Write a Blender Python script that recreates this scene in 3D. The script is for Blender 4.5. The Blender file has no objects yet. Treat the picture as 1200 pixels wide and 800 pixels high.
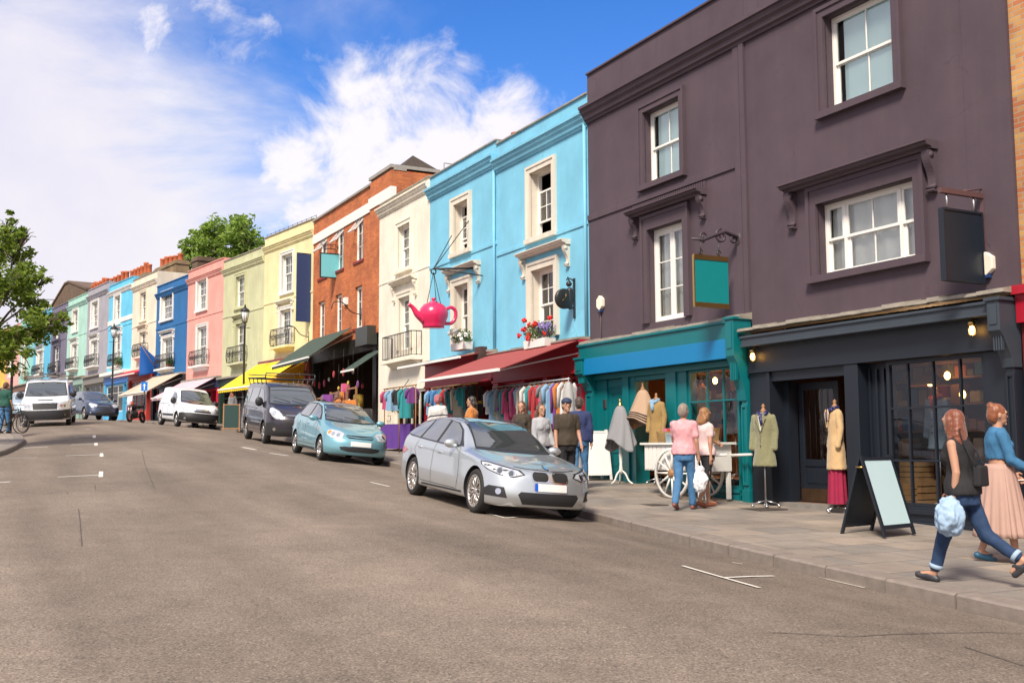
import bpy, bmesh, math, random
from math import sin, cos, pi, radians as R, sqrt, exp, atan2
from mathutils import Vector as V, Matrix, noise as mnoise
from mathutils.bvhtree import BVHTree
random.seed(7)
sc = bpy.context.scene
COL = sc.collection

# ------------------------------------------------------------------ camera geometry
F = 1250.0
PITCH = R(5.62); ROLL = R(0.27)
fwd = V((0, cos(PITCH), sin(PITCH)))
_r = V((1, 0, 0)); _u = V((0, -sin(PITCH), cos(PITCH)))
rgt = _r * cos(ROLL) - _u * sin(ROLL)
upv = _u * cos(ROLL) + _r * sin(ROLL)
def ray(x, y): return fwd + rgt * ((x - 600) / F) - upv * ((y - 400) / F)
def atD(x, y, D):
    r = ray(x, y); return r * (D / r.y)

# street frame: t along the street (away), n towards the houses on the right
dv = V((-.458, .889, 0)).normalized(); nv = V((dv.y, -dv.x, 0))
ANG0 = atan2(-dv.y, -dv.x)
def tn(p): return p.dot(dv), p.dot(nv)
def W(t, n, z=0): return dv * t + nv * n + V((0, 0, z))
def lerp(a, b, k): return a + (b - a) * k
def interp(tab, x):
    if x <= tab[0][0]: return tab[0][1]
    for (a, va), (b, vb) in zip(tab, tab[1:]):
        if x <= b: return lerp(va, vb, (x - a) / (b - a))
    return tab[-1][1]
def pchip(tab, x):
    n = len(tab)
    if x <= tab[0][0]: return tab[0][1]
    if x >= tab[-1][0]: return tab[-1][1]
    for i in range(n - 1):
        if x <= tab[i+1][0]: break
    h = tab[i+1][0] - tab[i][0]; dl = (tab[i+1][1] - tab[i][1]) / h
    def slope(j):
        if j == 0 or j == n - 1:
            k = 0 if j == 0 else n - 2
            return (tab[k+1][1] - tab[k][1]) / (tab[k+1][0] - tab[k][0])
        a = (tab[j][1] - tab[j-1][1]) / (tab[j][0] - tab[j-1][0]); b = (tab[j+1][1] - tab[j][1]) / (tab[j+1][0] - tab[j][0])
        return 0 if a * b <= 0 else 2 * a * b / (a + b)
    m0, m1 = slope(i), slope(i+1); s = (x - tab[i][0]) / h
    return (2*s**3 - 3*s*s + 1) * tab[i][1] + (s**3 - 2*s*s + s) * h * m0 + (-2*s**3 + 3*s*s) * tab[i+1][1] + (s**3 - s*s) * h * m1
ZP = [(-40, -3.7), (-20, -2.7), (0, -1.72), (6, -1.38), (8.9, -1.27), (11.4, -1.16), (14.9, -1.03), (20, -.72), (33, .08), (49.5, .95), (56, 1.25), (65, 1.62), (80, 1.95), (120, 2.3), (400, 3.0)]
NR = [(-40, 6.6), (0, 7.6), (6, 7.98), (8.9, 8.22), (11.4, 8.45), (15, 9.0), (24, 9.6), (35, 10.3), (44, 10.7), (50, 10.1), (60, 8.7), (92, 4.0), (140, -3.2)]
NL = [(-40, -9), (14, -7), (22, -5.2), (25.5, -3.4), (27.5, -.9), (29, .35), (31.5, 1.1), (39, 1.85), (50, 1.6), (60, .7), (92, -4), (140, -11)]
def zpav(t): return pchip(ZP, t)
def nR(t): return pchip(NR, t)
def nL(t): return pchip(NL, t)
def zroad(t, n):
    a, b = nL(t), nR(t)
    hw = min((b - a) / 2, 4.6)
    k = min(max((b - n) / hw, 0), 1) if n > (a + b) / 2 else min(max((n - a) / hw, 0), 1)
    return zpav(t) - .135 + .21 * (1 - (1 - k) ** 3)
def zg(p):
    t, n = tn(p)
    return zpav(t) if (n > nR(t) or n < nL(t)) else zroad(t, n)
def G(x, y):
    r = ray(x, y); k = 2.0
    while k < 400:
        p = r * k
        if p.z < zg(p): break
        k += .02 if k < 60 else .1
    p = r * k; return V((p.x, p.y, zg(p)))
def on_ground(x, D):
    r = ray(x, 500); p = r * (D / r.y); return V((p.x, p.y, zg(p)))

# ------------------------------------------------------------------ objects
def newobj(name, data, parent=None):
    o = bpy.data.objects.new(name, data); COL.objects.link(o)
    if parent is not None: o.parent = parent
    return o
def tag(o, label=None, cat=None, group=None, kind=None):
    if label: o['label'] = label
    if cat: o['category'] = cat
    if group: o['group'] = group
    if kind: o['kind'] = kind
    return o
def empty(name, loc=(0, 0, 0), rz=0, label=None, cat=None, group=None):
    o = newobj(name, None); o.location = loc; o.rotation_euler = (0, 0, rz); o.empty_display_size = .2
    return tag(o, label, cat, group)
def copy_tree(o, parent=None):
    c = o.copy(); COL.objects.link(c); c.parent = parent
    for ch in [k for k in bpy.data.objects if k.parent == o]: copy_tree(ch, c)
    return c

class MB:
    def __init__(s): s.v = []; s.f = []; s.m = []; s.sm = []; s.M = None; s.mi = 0; s.smooth = False
    def pt(s, p):
        p = V(p)
        if s.M is not None: p = s.M @ p
        s.v.append(p); return len(s.v) - 1
    def face(s, idx): s.f.append(tuple(idx)); s.m.append(s.mi); s.sm.append(s.smooth)
    def poly(s, pts): s.face([s.pt(p) for p in pts]); return s
    def box(s, x0, x1, y0, y1, z0, z1):
        i = [s.pt(p) for p in ((x0,y0,z0),(x1,y0,z0),(x1,y1,z0),(x0,y1,z0),(x0,y0,z1),(x1,y0,z1),(x1,y1,z1),(x0,y1,z1))]
        for q in ((3,2,1,0),(4,5,6,7),(0,1,5,4),(1,2,6,5),(2,3,7,6),(3,0,4,7)): s.face([i[k] for k in q])
        return s
    def prism(s, poly, axis, d0, d1):
        # poly in the plane of the other two axes (in order), extruded along axis
        def P(a, b, d): return {'x': (d, a, b), 'y': (a, d, b), 'z': (a, b, d)}[axis]
        n = len(poly)
        A = [s.pt(P(a, b, d0)) for a, b in poly]; B = [s.pt(P(a, b, d1)) for a, b in poly]
        s.face(A[::-1]); s.face(B)
        for k in range(n): s.face((A[k], A[(k+1) % n], B[(k+1) % n], B[k]))
        return s
    def tube(s, pts, r, seg=8, cap=True, sx=1.0):
        pts = [V(p) for p in pts]; n = len(pts)
        rr = list(r) if isinstance(r, (list, tuple)) else [r] * n
        sm = s.smooth; s.smooth = True; rings = []
        ref = None
        for i, p in enumerate(pts):
            d = (pts[min(i+1, n-1)] - pts[max(i-1, 0)]).normalized()
            if ref is None:
                ref = V((0, 0, 1)) if abs(d.z) < .9 else V((1, 0, 0))
            a = d.cross(ref)
            if a.length < 1e-5: a = d.cross(V((0, 1, 0)))
            a.normalize(); b = a.cross(d).normalized(); ref = b
            rings.append([s.pt(p + (a * cos(2*pi*k/seg) * sx + b * sin(2*pi*k/seg)) * rr[i]) for k in range(seg)])
        for A, B in zip(rings, rings[1:]):
            for k in range(seg): s.face((A[k], B[k], B[(k+1) % seg], A[(k+1) % seg]))
        s.smooth = False
        if cap: s.face(rings[0]); s.face(rings[-1][::-1])
        s.smooth = sm; return s
    def lathe(s, prof, seg=16, axis='z', o=(0, 0, 0), cap=True):
        o = V(o); sm = s.smooth; s.smooth = True; rings = []
        for r, h in prof:
            ring = []
            for k in range(seg):
                a = 2*pi*k/seg; c, d = r*cos(a), r*sin(a)
                q = {'z': (c, d, h), 'y': (d, h, c), 'x': (h, c, d)}[axis]
                ring.append(s.pt(o + V(q)))
            rings.append(ring)
        for A, B in zip(rings, rings[1:]):
            for k in range(seg): s.face((A[k], A[(k+1) % seg], B[(k+1) % seg], B[k]))
        if cap:
            s.face(rings[0][::-1]); s.face(rings[-1])
        s.smooth = sm; return s
    def ball(s, c, r, seg=12, rings=8, jit=0):
        c = V(c); r = V(r) if not isinstance(r, (int, float)) else V((r, r, r))
        sm = s.smooth; s.smooth = True; R_ = []
        top = s.pt(c + V((0, 0, r.z))); bot = s.pt(c - V((0, 0, r.z)))
        for j in range(1, rings):
            th = pi * j / rings
            R_.append([s.pt(c + V((r.x*sin(th)*cos(2*pi*k/seg), r.y*sin(th)*sin(2*pi*k/seg), r.z*cos(th))) * (1 + jit*random.uniform(-1, 1))) for k in range(seg)])
        for k in range(seg): s.face((top, R_[0][k], R_[0][(k+1) % seg])); s.face((bot, R_[-1][(k+1) % seg], R_[-1][k]))
        for A, B in zip(R_, R_[1:]):
            for k in range(seg): s.face((A[k], B[k], B[(k+1) % seg], A[(k+1) % seg]))
        s.smooth = sm; return s
    def capsule(s, a, b, ra, rb, seg=12):
        # tapered limb with round ends (for remeshed bodies)
        a, b = V(a), V(b); d = (b - a); L = d.length
        if L < 1e-6: return s.ball(a, ra)
        M0 = s.M; q = V((0, 0, 1)).rotation_difference(d.normalized()).to_matrix().to_4x4()
        s.M = (M0 if M0 is not None else Matrix()) @ Matrix.Translation(a) @ q
        pr = [(ra*sin(k*pi/8)+1e-5, -ra*cos(k*pi/8)) for k in range(0, 5)] + [(rb*cos(k*pi/8)+1e-5, L + rb*sin(k*pi/8)) for k in range(0, 5)]
        s.lathe(pr, seg); s.M = M0; return s
    def sheet(s, fn, nu, nv_, closed=False):
        g = [[s.pt(fn(i/nu, j/nv_)) for j in range(nv_+1)] for i in range(nu+1)]
        for i in range(nu):
            for j in range(nv_): s.face((g[i][j], g[i+1][j], g[i+1][j+1], g[i][j+1]))
        return s
    def mesh(s, name, mats):
        me = bpy.data.meshes.new(name); me.from_pydata(s.v, [], s.f)
        if not isinstance(mats, (list, tuple)): mats = [mats]
        for m in mats: me.materials.append(m)
        me.polygons.foreach_set('material_index', s.m); me.polygons.foreach_set('use_smooth', s.sm)
        me.update(); return me
    def build(s, name, mats, parent=None, bevel=0, fix=False):
        me = s.mesh(name, mats)
        if fix:
            b = bmesh.new(); b.from_mesh(me); bmesh.ops.recalc_face_normals(b, faces=b.faces); b.to_mesh(me); b.free()
        o = newobj(name, me, parent)
        if bevel:
            m = o.modifiers.new('bevel', 'BEVEL'); m.width = bevel; m.segments = 2; m.limit_method = 'ANGLE'; m.angle_limit = R(40)
        return o
def remeshed(mb, name, mats, parent, vox=.012, smooth=4):
    o = mb.build(name, mats, parent)
    m = o.modifiers.new('r', 'REMESH'); m.mode = 'VOXEL'; m.voxel_size = vox; m.use_smooth_shade = True
    m2 = o.modifiers.new('s', 'SMOOTH'); m2.factor = .5; m2.iterations = smooth
    dg = bpy.context.evaluated_depsgraph_get(); ev = o.evaluated_get(dg)
    me = bpy.data.meshes.new_from_object(ev)
    o.modifiers.clear(); old = o.data; o.data = me; bpy.data.meshes.remove(old)
    return o

# ------------------------------------------------------------------ materials
def nmat(name):
    m = bpy.data.materials.new(name); m.use_nodes = True
    nt = m.node_tree; bs = nt.nodes['Principled BSDF']; return m, nt, bs
def N(nt, typ, **kw):
    n = nt.nodes.new(typ)
    for k, v in kw.items():
        if k in n.inputs.keys() if hasattr(n.inputs, 'keys') else False: n.inputs[k].default_value = v
        else: setattr(n, k, v)
    return n
def rgba(c): return (c[0], c[1], c[2], 1)
def hexc(h):
    c = [int(h[i:i+2], 16) / 255 for i in (0, 2, 4)]
    return tuple(x/12.92 if x <= .04045 else ((x+.055)/1.055)**2.4 for x in c)
def mul(c, k): return tuple(min(1, x*k) for x in c)
_cache = {}
def plain(name, c, rough=.6, metal=0, coat=0, emit=None, es=0, var=.08, vs=6, bump=0, spec=.5, sheen=0):
    key = (name,)
    if key in _cache: return _cache[key]
    m, nt, bs = nmat(name)
    bs.inputs['Roughness'].default_value = rough; bs.inputs['Metallic'].default_value = metal
    bs.inputs['Coat Weight'].default_value = coat; bs.inputs['Coat Roughness'].default_value = .04
    bs.inputs['Specular IOR Level'].default_value = spec
    if sheen: bs.inputs['Sheen Weight'].default_value = sheen
    if emit: bs.inputs['Emission Color'].default_value = rgba(emit); bs.inputs['Emission Strength'].default_value = es
    tc = N(nt, 'ShaderNodeTexCoord'); no = N(nt, 'ShaderNodeTexNoise'); no.inputs['Scale'].default_value = vs; no.inputs['Detail'].default_value = 4
    nt.links.new(tc.outputs['Object'], no.inputs['Vector'])
    mp = N(nt, 'ShaderNodeMapRange'); mp.inputs['To Min'].default_value = 1-var; mp.inputs['To Max'].default_value = 1+var
    nt.links.new(no.outputs['Fac'], mp.inputs['Value'])
    vm = N(nt, 'ShaderNodeVectorMath', operation='SCALE'); vm.inputs[0].default_value = c
    nt.links.new(mp.outputs[0], vm.inputs['Scale']); nt.links.new(vm.outputs[0], bs.inputs['Base Color'])
    if bump:
        bp = N(nt, 'ShaderNodeBump'); bp.inputs['Strength'].default_value = bump; bp.inputs['Distance'].default_value = .01
        n2 = N(nt, 'ShaderNodeTexNoise'); n2.inputs['Scale'].default_value = vs*8; nt.links.new(tc.outputs['Object'], n2.inputs['Vector'])
        nt.links.new(n2.outputs['Fac'], bp.inputs['Height']); nt.links.new(bp.outputs[0], bs.inputs['Normal'])
    _cache[key] = m; return m
def stucco(name, c, rough=.7, dirt=.25):
    if name in _cache: return _cache[name]
    m, nt, bs = nmat(name); L = nt.links.new
    bs.inputs['Roughness'].default_value = rough; bs.inputs['Specular IOR Level'].default_value = .3
    tc = N(nt, 'ShaderNodeTexCoord')
    n1 = N(nt, 'ShaderNodeTexNoise'); n1.inputs['Scale'].default_value = .9; n1.inputs['Detail'].default_value = 6; n1.inputs['Roughness'].default_value = .6
    mpg = N(nt, 'ShaderNodeMapping'); mpg.inputs['Scale'].default_value = (5, 5, .5)
    n2 = N(nt, 'ShaderNodeTexNoise'); n2.inputs['Scale'].default_value = 1.2; n2.inputs['Detail'].default_value = 5
    n3 = N(nt, 'ShaderNodeTexNoise'); n3.inputs['Scale'].default_value = 40; n3.inputs['Detail'].default_value = 4
    for n in (n1, n3): L(tc.outputs['Object'], n.inputs['Vector'])
    L(tc.outputs['Object'], mpg.inputs[0]); L(mpg.outputs[0], n2.inputs['Vector'])
    r1 = N(nt, 'ShaderNodeMapRange'); r1.inputs['From Min'].default_value = .3; r1.inputs['From Max'].default_value = .7
    r1.inputs['To Min'].default_value = .84; r1.inputs['To Max'].default_value = 1.1; L(n1.outputs['Fac'], r1.inputs['Value'])
    r2 = N(nt, 'ShaderNodeMapRange'); r2.inputs['From Min'].default_value = .45; r2.inputs['From Max'].default_value = .75
    r2.inputs['To Min'].default_value = 0; r2.inputs['To Max'].default_value = dirt; L(n2.outputs['Fac'], r2.inputs['Value'])
    ds = N(nt, 'ShaderNodeVectorMath', operation='MULTIPLY_ADD'); L(n3.outputs['Color'], ds.inputs[0]); ds.inputs[1].default_value = (.06, .06, .06); nw = N(nt, 'ShaderNodeTexNoise'); nw.inputs['Scale'].default_value = 3; nw.inputs['Detail'].default_value = 5; L(tc.outputs['Object'], nw.inputs['Vector'])
    dw = N(nt, 'ShaderNodeVectorMath', operation='MULTIPLY_ADD'); L(nw.outputs['Color'], dw.inputs[0]); dw.inputs[1].default_value = (.5, .5, .5); L(tc.outputs['Object'], dw.inputs[2]); L(dw.outputs[0], ds.inputs[2])
    vc = N(nt, 'ShaderNodeTexVoronoi', feature='DISTANCE_TO_EDGE'); vc.inputs['Scale'].default_value = .55; L(ds.outputs[0], vc.inputs['Vector'])
    ck = N(nt, 'ShaderNodeMapRange'); ck.inputs['From Min'].default_value = .0; ck.inputs['From Max'].default_value = .008; ck.inputs['To Min'].default_value = .72; ck.inputs['To Max'].default_value = 1; L(vc.outputs['Distance'], ck.inputs['Value'])
    km = N(nt, 'ShaderNodeMapRange'); km.inputs['From Min'].default_value = .5; km.inputs['From Max'].default_value = .6; L(n1.outputs['Fac'], km.inputs['Value'])
    kx = N(nt, 'ShaderNodeMix', data_type='FLOAT'); kx.inputs['A'].default_value = 1; L(km.outputs[0], kx.inputs['Factor']); L(ck.outputs[0], kx.inputs['B'])
    km2 = N(nt, 'ShaderNodeMath', operation='MULTIPLY'); L(kx.outputs['Result'], km2.inputs[0]); L(r1.outputs[0], km2.inputs[1])
    sc_ = N(nt, 'ShaderNodeVectorMath', operation='SCALE'); sc_.inputs[0].default_value = c; L(km2.outputs[0], sc_.inputs['Scale'])
    mx = N(nt, 'ShaderNodeMix', data_type='RGBA'); L(r2.outputs[0], mx.inputs['Factor']); L(sc_.outputs[0], mx.inputs['A'])
    mx.inputs['B'].default_value = rgba([lerp(x, y, .5)*.6 for x, y in zip(c, (.35, .3, .24))]); L(mx.outputs['Result'], bs.inputs['Base Color'])
    bp = N(nt, 'ShaderNodeBump'); bp.inputs['Strength'].default_value = .25; bp.inputs['Distance'].default_value = .02
    ad = N(nt, 'ShaderNodeMath', operation='MULTIPLY_ADD'); ad.inputs[1].default_value = .25; L(n3.outputs['Fac'], ad.inputs[0]); L(n1.outputs['Fac'], ad.inputs[2])
    L(ad.outputs[0], bp.inputs['Height']); L(bp.outputs[0], bs.inputs['Normal'])
    _cache[name] = m; return m
def brickmat(name, c1, c2, mortar, vert=True, bw=.225, bh=.075):
    m, nt, bs = nmat(name); L = nt.links.new; bs.inputs['Roughness'].default_value = .85
    tc = N(nt, 'ShaderNodeTexCoord'); sp = N(nt, 'ShaderNodeSeparateXYZ'); L(tc.outputs['Object'], sp.inputs[0])
    ad = N(nt, 'ShaderNodeMath', operation='ADD'); L(sp.outputs[0], ad.inputs[0]); L(sp.outputs[1], ad.inputs[1])
    cb = N(nt, 'ShaderNodeCombineXYZ'); L(ad.outputs[0], cb.inputs[0]); L(sp.outputs[2], cb.inputs[1])
    br = N(nt, 'ShaderNodeTexBrick'); L(cb.outputs[0], br.inputs['Vector'])
    br.inputs['Scale'].default_value = 1; br.inputs['Brick Width'].default_value = bw; br.inputs['Row Height'].default_value = bh
    br.inputs['Mortar Size'].default_value = .007; br.inputs['Color1'].default_value = rgba(c1); br.inputs['Color2'].default_value = rgba(c2); br.inputs['Mortar'].default_value = rgba(mortar)
    n1 = N(nt, 'ShaderNodeTexNoise'); n1.inputs['Scale'].default_value = 1.3; n1.inputs['Detail'].default_value = 6; L(tc.outputs['Object'], n1.inputs['Vector'])
    r1 = N(nt, 'ShaderNodeMapRange'); r1.inputs['From Min'].default_value = .3; r1.inputs['From Max'].default_value = .7; r1.inputs['To Min'].default_value = .72; r1.inputs['To Max'].default_value = 1.15; L(n1.outputs['Fac'], r1.inputs['Value'])
    vm = N(nt, 'ShaderNodeVectorMath', operation='SCALE'); L(br.outputs['Color'], vm.inputs[0]); L(r1.outputs[0], vm.inputs['Scale']); L(vm.outputs[0], bs.inputs['Base Color'])
    bp = N(nt, 'ShaderNodeBump'); bp.inputs['Strength'].default_value = .5; bp.inputs['Distance'].default_value = .01; bp.invert = True
    L(br.outputs['Fac'], bp.inputs['Height']); L(bp.outputs[0], bs.inputs['Normal']); return m
def glassmat(name, tint=(.75, .82, .85), gl=1.0, alpha=.85):
    m, nt, bs = nmat(name); nt.nodes.remove(bs); L = nt.links.new; out = nt.nodes['Material Output']
    tr = N(nt, 'ShaderNodeBsdfTransparent'); tr.inputs[0].default_value = rgba(tint)
    gs = N(nt, 'ShaderNodeBsdfGlossy'); gs.inputs['Roughness'].default_value = .015; gs.inputs['Color'].default_value = (.95, .97, 1, 1)
    fr = N(nt, 'ShaderNodeFresnel'); fr.inputs['IOR'].default_value = 1.7
    tc = N(nt, 'ShaderNodeTexCoord'); no = N(nt, 'ShaderNodeTexNoise'); no.inputs['Scale'].default_value = 1.5; L(tc.outputs['Object'], no.inputs['Vector'])
    bp = N(nt, 'ShaderNodeBump'); bp.inputs['Strength'].default_value = .06; bp.inputs['Distance'].default_value = .05; L(no.outputs['Fac'], bp.inputs['Height'])
    L(bp.outputs[0], gs.inputs['Normal'])
    ml = N(nt, 'ShaderNodeMath', operation='MULTIPLY_ADD'); ml.inputs[1].default_value = gl; ml.inputs[2].default_value = .05*gl; ml.use_clamp = True; L(fr.outputs[0], ml.inputs[0])
    mx = N(nt, 'ShaderNodeMixShader'); L(ml.outputs[0], mx.inputs[0]); L(tr.outputs[0], mx.inputs[1]); L(gs.outputs[0], mx.inputs[2]); L(mx.outputs[0], out.inputs['Surface'])
    return m
def leafmat(name, c, c2):
    m, nt, bs = nmat(name); L = nt.links.new; bs.inputs['Roughness'].default_value = .55
    g = N(nt, 'ShaderNodeNewGeometry'); mx = N(nt, 'ShaderNodeMix', data_type='RGBA'); L(g.outputs['Random Per Island'], mx.inputs['Factor'])
    mx.inputs['A'].default_value = rgba(c); mx.inputs['B'].default_value = rgba(c2); L(mx.outputs['Result'], bs.inputs['Base Color'])
    tl = N(nt, 'ShaderNodeBsdfTranslucent'); L(mx.outputs['Result'], tl.inputs[0]); ms = N(nt, 'ShaderNodeMixShader'); ms.inputs[0].default_value = .4
    L(bs.outputs[0], ms.inputs[1]); L(tl.outputs[0], ms.inputs[2]); L(ms.outputs[0], nt.nodes['Material Output'].inputs['Surface']); return m
def stripemat(name, c1, c2, w, axis=0, rough=.8):
    m, nt, bs = nmat(name); L = nt.links.new; bs.inputs['Roughness'].default_value = rough
    tc = N(nt, 'ShaderNodeTexCoord'); sp = N(nt, 'ShaderNodeSeparateXYZ'); L(tc.outputs['Object'], sp.inputs[0])
    a = N(nt, 'ShaderNodeMath', operation='MODULO'); b0 = N(nt, 'ShaderNodeMath', operation='ADD'); b0.inputs[1].default_value = 100; L(sp.outputs[axis], b0.inputs[0]); L(b0.outputs[0], a.inputs[0]); a.inputs[1].default_value = w*2
    g = N(nt, 'ShaderNodeMath', operation='GREATER_THAN'); g.inputs[1].default_value = w; L(a.outputs[0], g.inputs[0])
    mx = N(nt, 'ShaderNodeMix', data_type='RGBA'); L(g.outputs[0], mx.inputs['Factor']); mx.inputs['A'].default_value = rgba(c1); mx.inputs['B'].default_value = rgba(c2)
    L(mx.outputs['Result'], bs.inputs['Base Color']); return m
def paint(name, c, metal=.0):
    m, nt, bs = nmat(name); L = nt.links.new
    bs.inputs['Base Color'].default_value = rgba(c); bs.inputs['Metallic'].default_value = metal; bs.inputs['Roughness'].default_value = .32
    bs.inputs['Coat Weight'].default_value = 1; bs.inputs['Coat Roughness'].default_value = .03
    tc = N(nt, 'ShaderNodeTexCoord'); no = N(nt, 'ShaderNodeTexNoise'); no.inputs['Scale'].default_value = 3; no.inputs['Detail'].default_value = 8; L(tc.outputs['Object'], no.inputs['Vector'])
    r = N(nt, 'ShaderNodeMapRange'); r.inputs['To Min'].default_value = .22; r.inputs['To Max'].default_value = .45; L(no.outputs['Fac'], r.inputs['Value']); L(r.outputs[0], bs.inputs['Roughness'])
    return m

WHITE = plain('white_paint', (.78, .76, .71), .45, var=.05, vs=3)
IRON = plain('black_iron', (.02, .02, .022), .4)
STEEL = plain('brushed_steel', (.5, .5, .5), .35, metal=1)
BRASS = plain('brass', (.55, .36, .12), .3, metal=1)
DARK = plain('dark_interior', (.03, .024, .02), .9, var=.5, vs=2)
CURT = plain('net_curtain', (.74, .75, .72), .9, var=.15, vs=4)
BLIND = plain('sky_tinted_blind', (.72, .88, .88), .9, var=.04, vs=1)  # blind colour also carries the pale sky reflection of the panes
GLASS = glassmat('window_glass', (.95, .97, .97), .8)
SHOPGLASS = glassmat('shop_glass', (.92, .94, .94), .4)
LEAD = plain('weathered_lead', (.26, .23, .19), .7, var=.5, vs=5, bump=.6)
WOODM = plain('brown_wood', (.28, .14, .06), .6, var=.3, vs=5)
SKIN = plain('skin', (.42, .22, .14), .6, var=.05)
TERRA = plain('terracotta', (.42, .1, .035), .8, var=.2)
SLATE = plain('slate_roof', (.05, .042, .035), .8, var=.4, vs=8, bump=.5)
# ------------------------------------------------------------------ ground
def asphalt():
    m, nt, bs = nmat('asphalt'); L = nt.links.new; bs.inputs['Roughness'].default_value = .9; bs.inputs['Specular IOR Level'].default_value = .25
    tc = N(nt, 'ShaderNodeTexCoord')
    def no(s, d=5, r=.6):
        n = N(nt, 'ShaderNodeTexNoise'); n.inputs['Scale'].default_value = s; n.inputs['Detail'].default_value = d; n.inputs['Roughness'].default_value = r; L(tc.outputs['Object'], n.inputs['Vector']); return n
    big, mid, fine = no(.35), no(2.2, 6), no(55, 3, .7)
    vo = N(nt, 'ShaderNodeTexVoronoi'); vo.inputs['Scale'].default_value = 75; L(tc.outputs['Object'], vo.inputs['Vector'])
    cr = N(nt, 'ShaderNodeValToRGB'); e = cr.color_ramp.elements
    e[0].position = .3; e[0].color = (.135, .108, .086, 1); e[1].position = .7; e[1].color = (.225, .178, .14, 1)
    ad = N(nt, 'ShaderNodeMath', operation='MULTIPLY_ADD'); ad.inputs[1].default_value = .5; L(mid.outputs['Fac'], ad.inputs[0])
    h = N(nt, 'ShaderNodeMath', operation='MULTIPLY'); h.inputs[1].default_value = .5; L(big.outputs['Fac'], h.inputs[0]); L(h.outputs[0], ad.inputs[2]); L(ad.outputs[0], cr.inputs[0])
    r = N(nt, 'ShaderNodeMapRange'); r.inputs['From Min'].default_value = .3; r.inputs['From Max'].default_value = .7; r.inputs['To Min'].default_value = .58; r.inputs['To Max'].default_value = 1.4; L(fine.outputs['Fac'], r.inputs['Value'])
    s1 = N(nt, 'ShaderNodeVectorMath', operation='SCALE'); L(cr.outputs[0], s1.inputs[0]); L(r.outputs[0], s1.inputs['Scale'])
    # pale and dark chippings
    g = N(nt, 'ShaderNodeSeparateColor'); L(vo.outputs['Color'], g.inputs[0])
    r2 = N(nt, 'ShaderNodeMapRange'); r2.inputs['From Min'].default_value = .8; r2.inputs['From Max'].default_value = 1; r2.inputs['To Max'].default_value = .55; L(g.outputs[0], r2.inputs['Value'])
    mx = N(nt, 'ShaderNodeMix', data_type='RGBA'); L(r2.outputs[0], mx.inputs['Factor']); L(s1.outputs[0], mx.inputs['A']); mx.inputs['B'].default_value = (.36, .3, .24, 1)
    r3 = N(nt, 'ShaderNodeMapRange'); r3.inputs['From Min'].default_value = .82; r3.inputs['From Max'].default_value = 1; r3.inputs['To Max'].default_value = .6; L(g.outputs[1], r3.inputs['Value'])
    mx2 = N(nt, 'ShaderNodeMix', data_type='RGBA'); L(r3.outputs[0], mx2.inputs['Factor']); L(mx.outputs['Result'], mx2.inputs['A']); mx2.inputs['B'].default_value = (.03, .028, .026, 1)
    # worn wheel lanes / stains running along the street
    mp = N(nt, 'ShaderNodeMapping'); mp.inputs['Scale'].default_value = (.06, .9, 1); L(tc.outputs['Object'], mp.inputs[0])
    ln = N(nt, 'ShaderNodeTexNoise'); ln.inputs['Scale'].default_value = 1; ln.inputs['Detail'].default_value = 4; L(mp.outputs[0], ln.inputs['Vector'])
    r4 = N(nt, 'ShaderNodeMapRange'); r4.inputs['From Min'].default_value = .35; r4.inputs['From Max'].default_value = .65; r4.inputs['To Min'].default_value = .8; r4.inputs['To Max'].default_value = 1.14; L(ln.outputs['Fac'], r4.inputs['Value'])
    s2 = N(nt, 'ShaderNodeVectorMath', operation='SCALE'); L(mx2.outputs['Result'], s2.inputs[0]); L(r4.outputs[0], s2.inputs['Scale']); L(s2.outputs[0], bs.inputs['Base Color'])
    bp = N(nt, 'ShaderNodeBump'); bp.inputs['Strength'].default_value = .7; bp.inputs['Distance'].default_value = .012; L(fine.outputs['Fac'], bp.inputs['Height']); L(bp.outputs[0], bs.inputs['Normal'])
    return m
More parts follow.
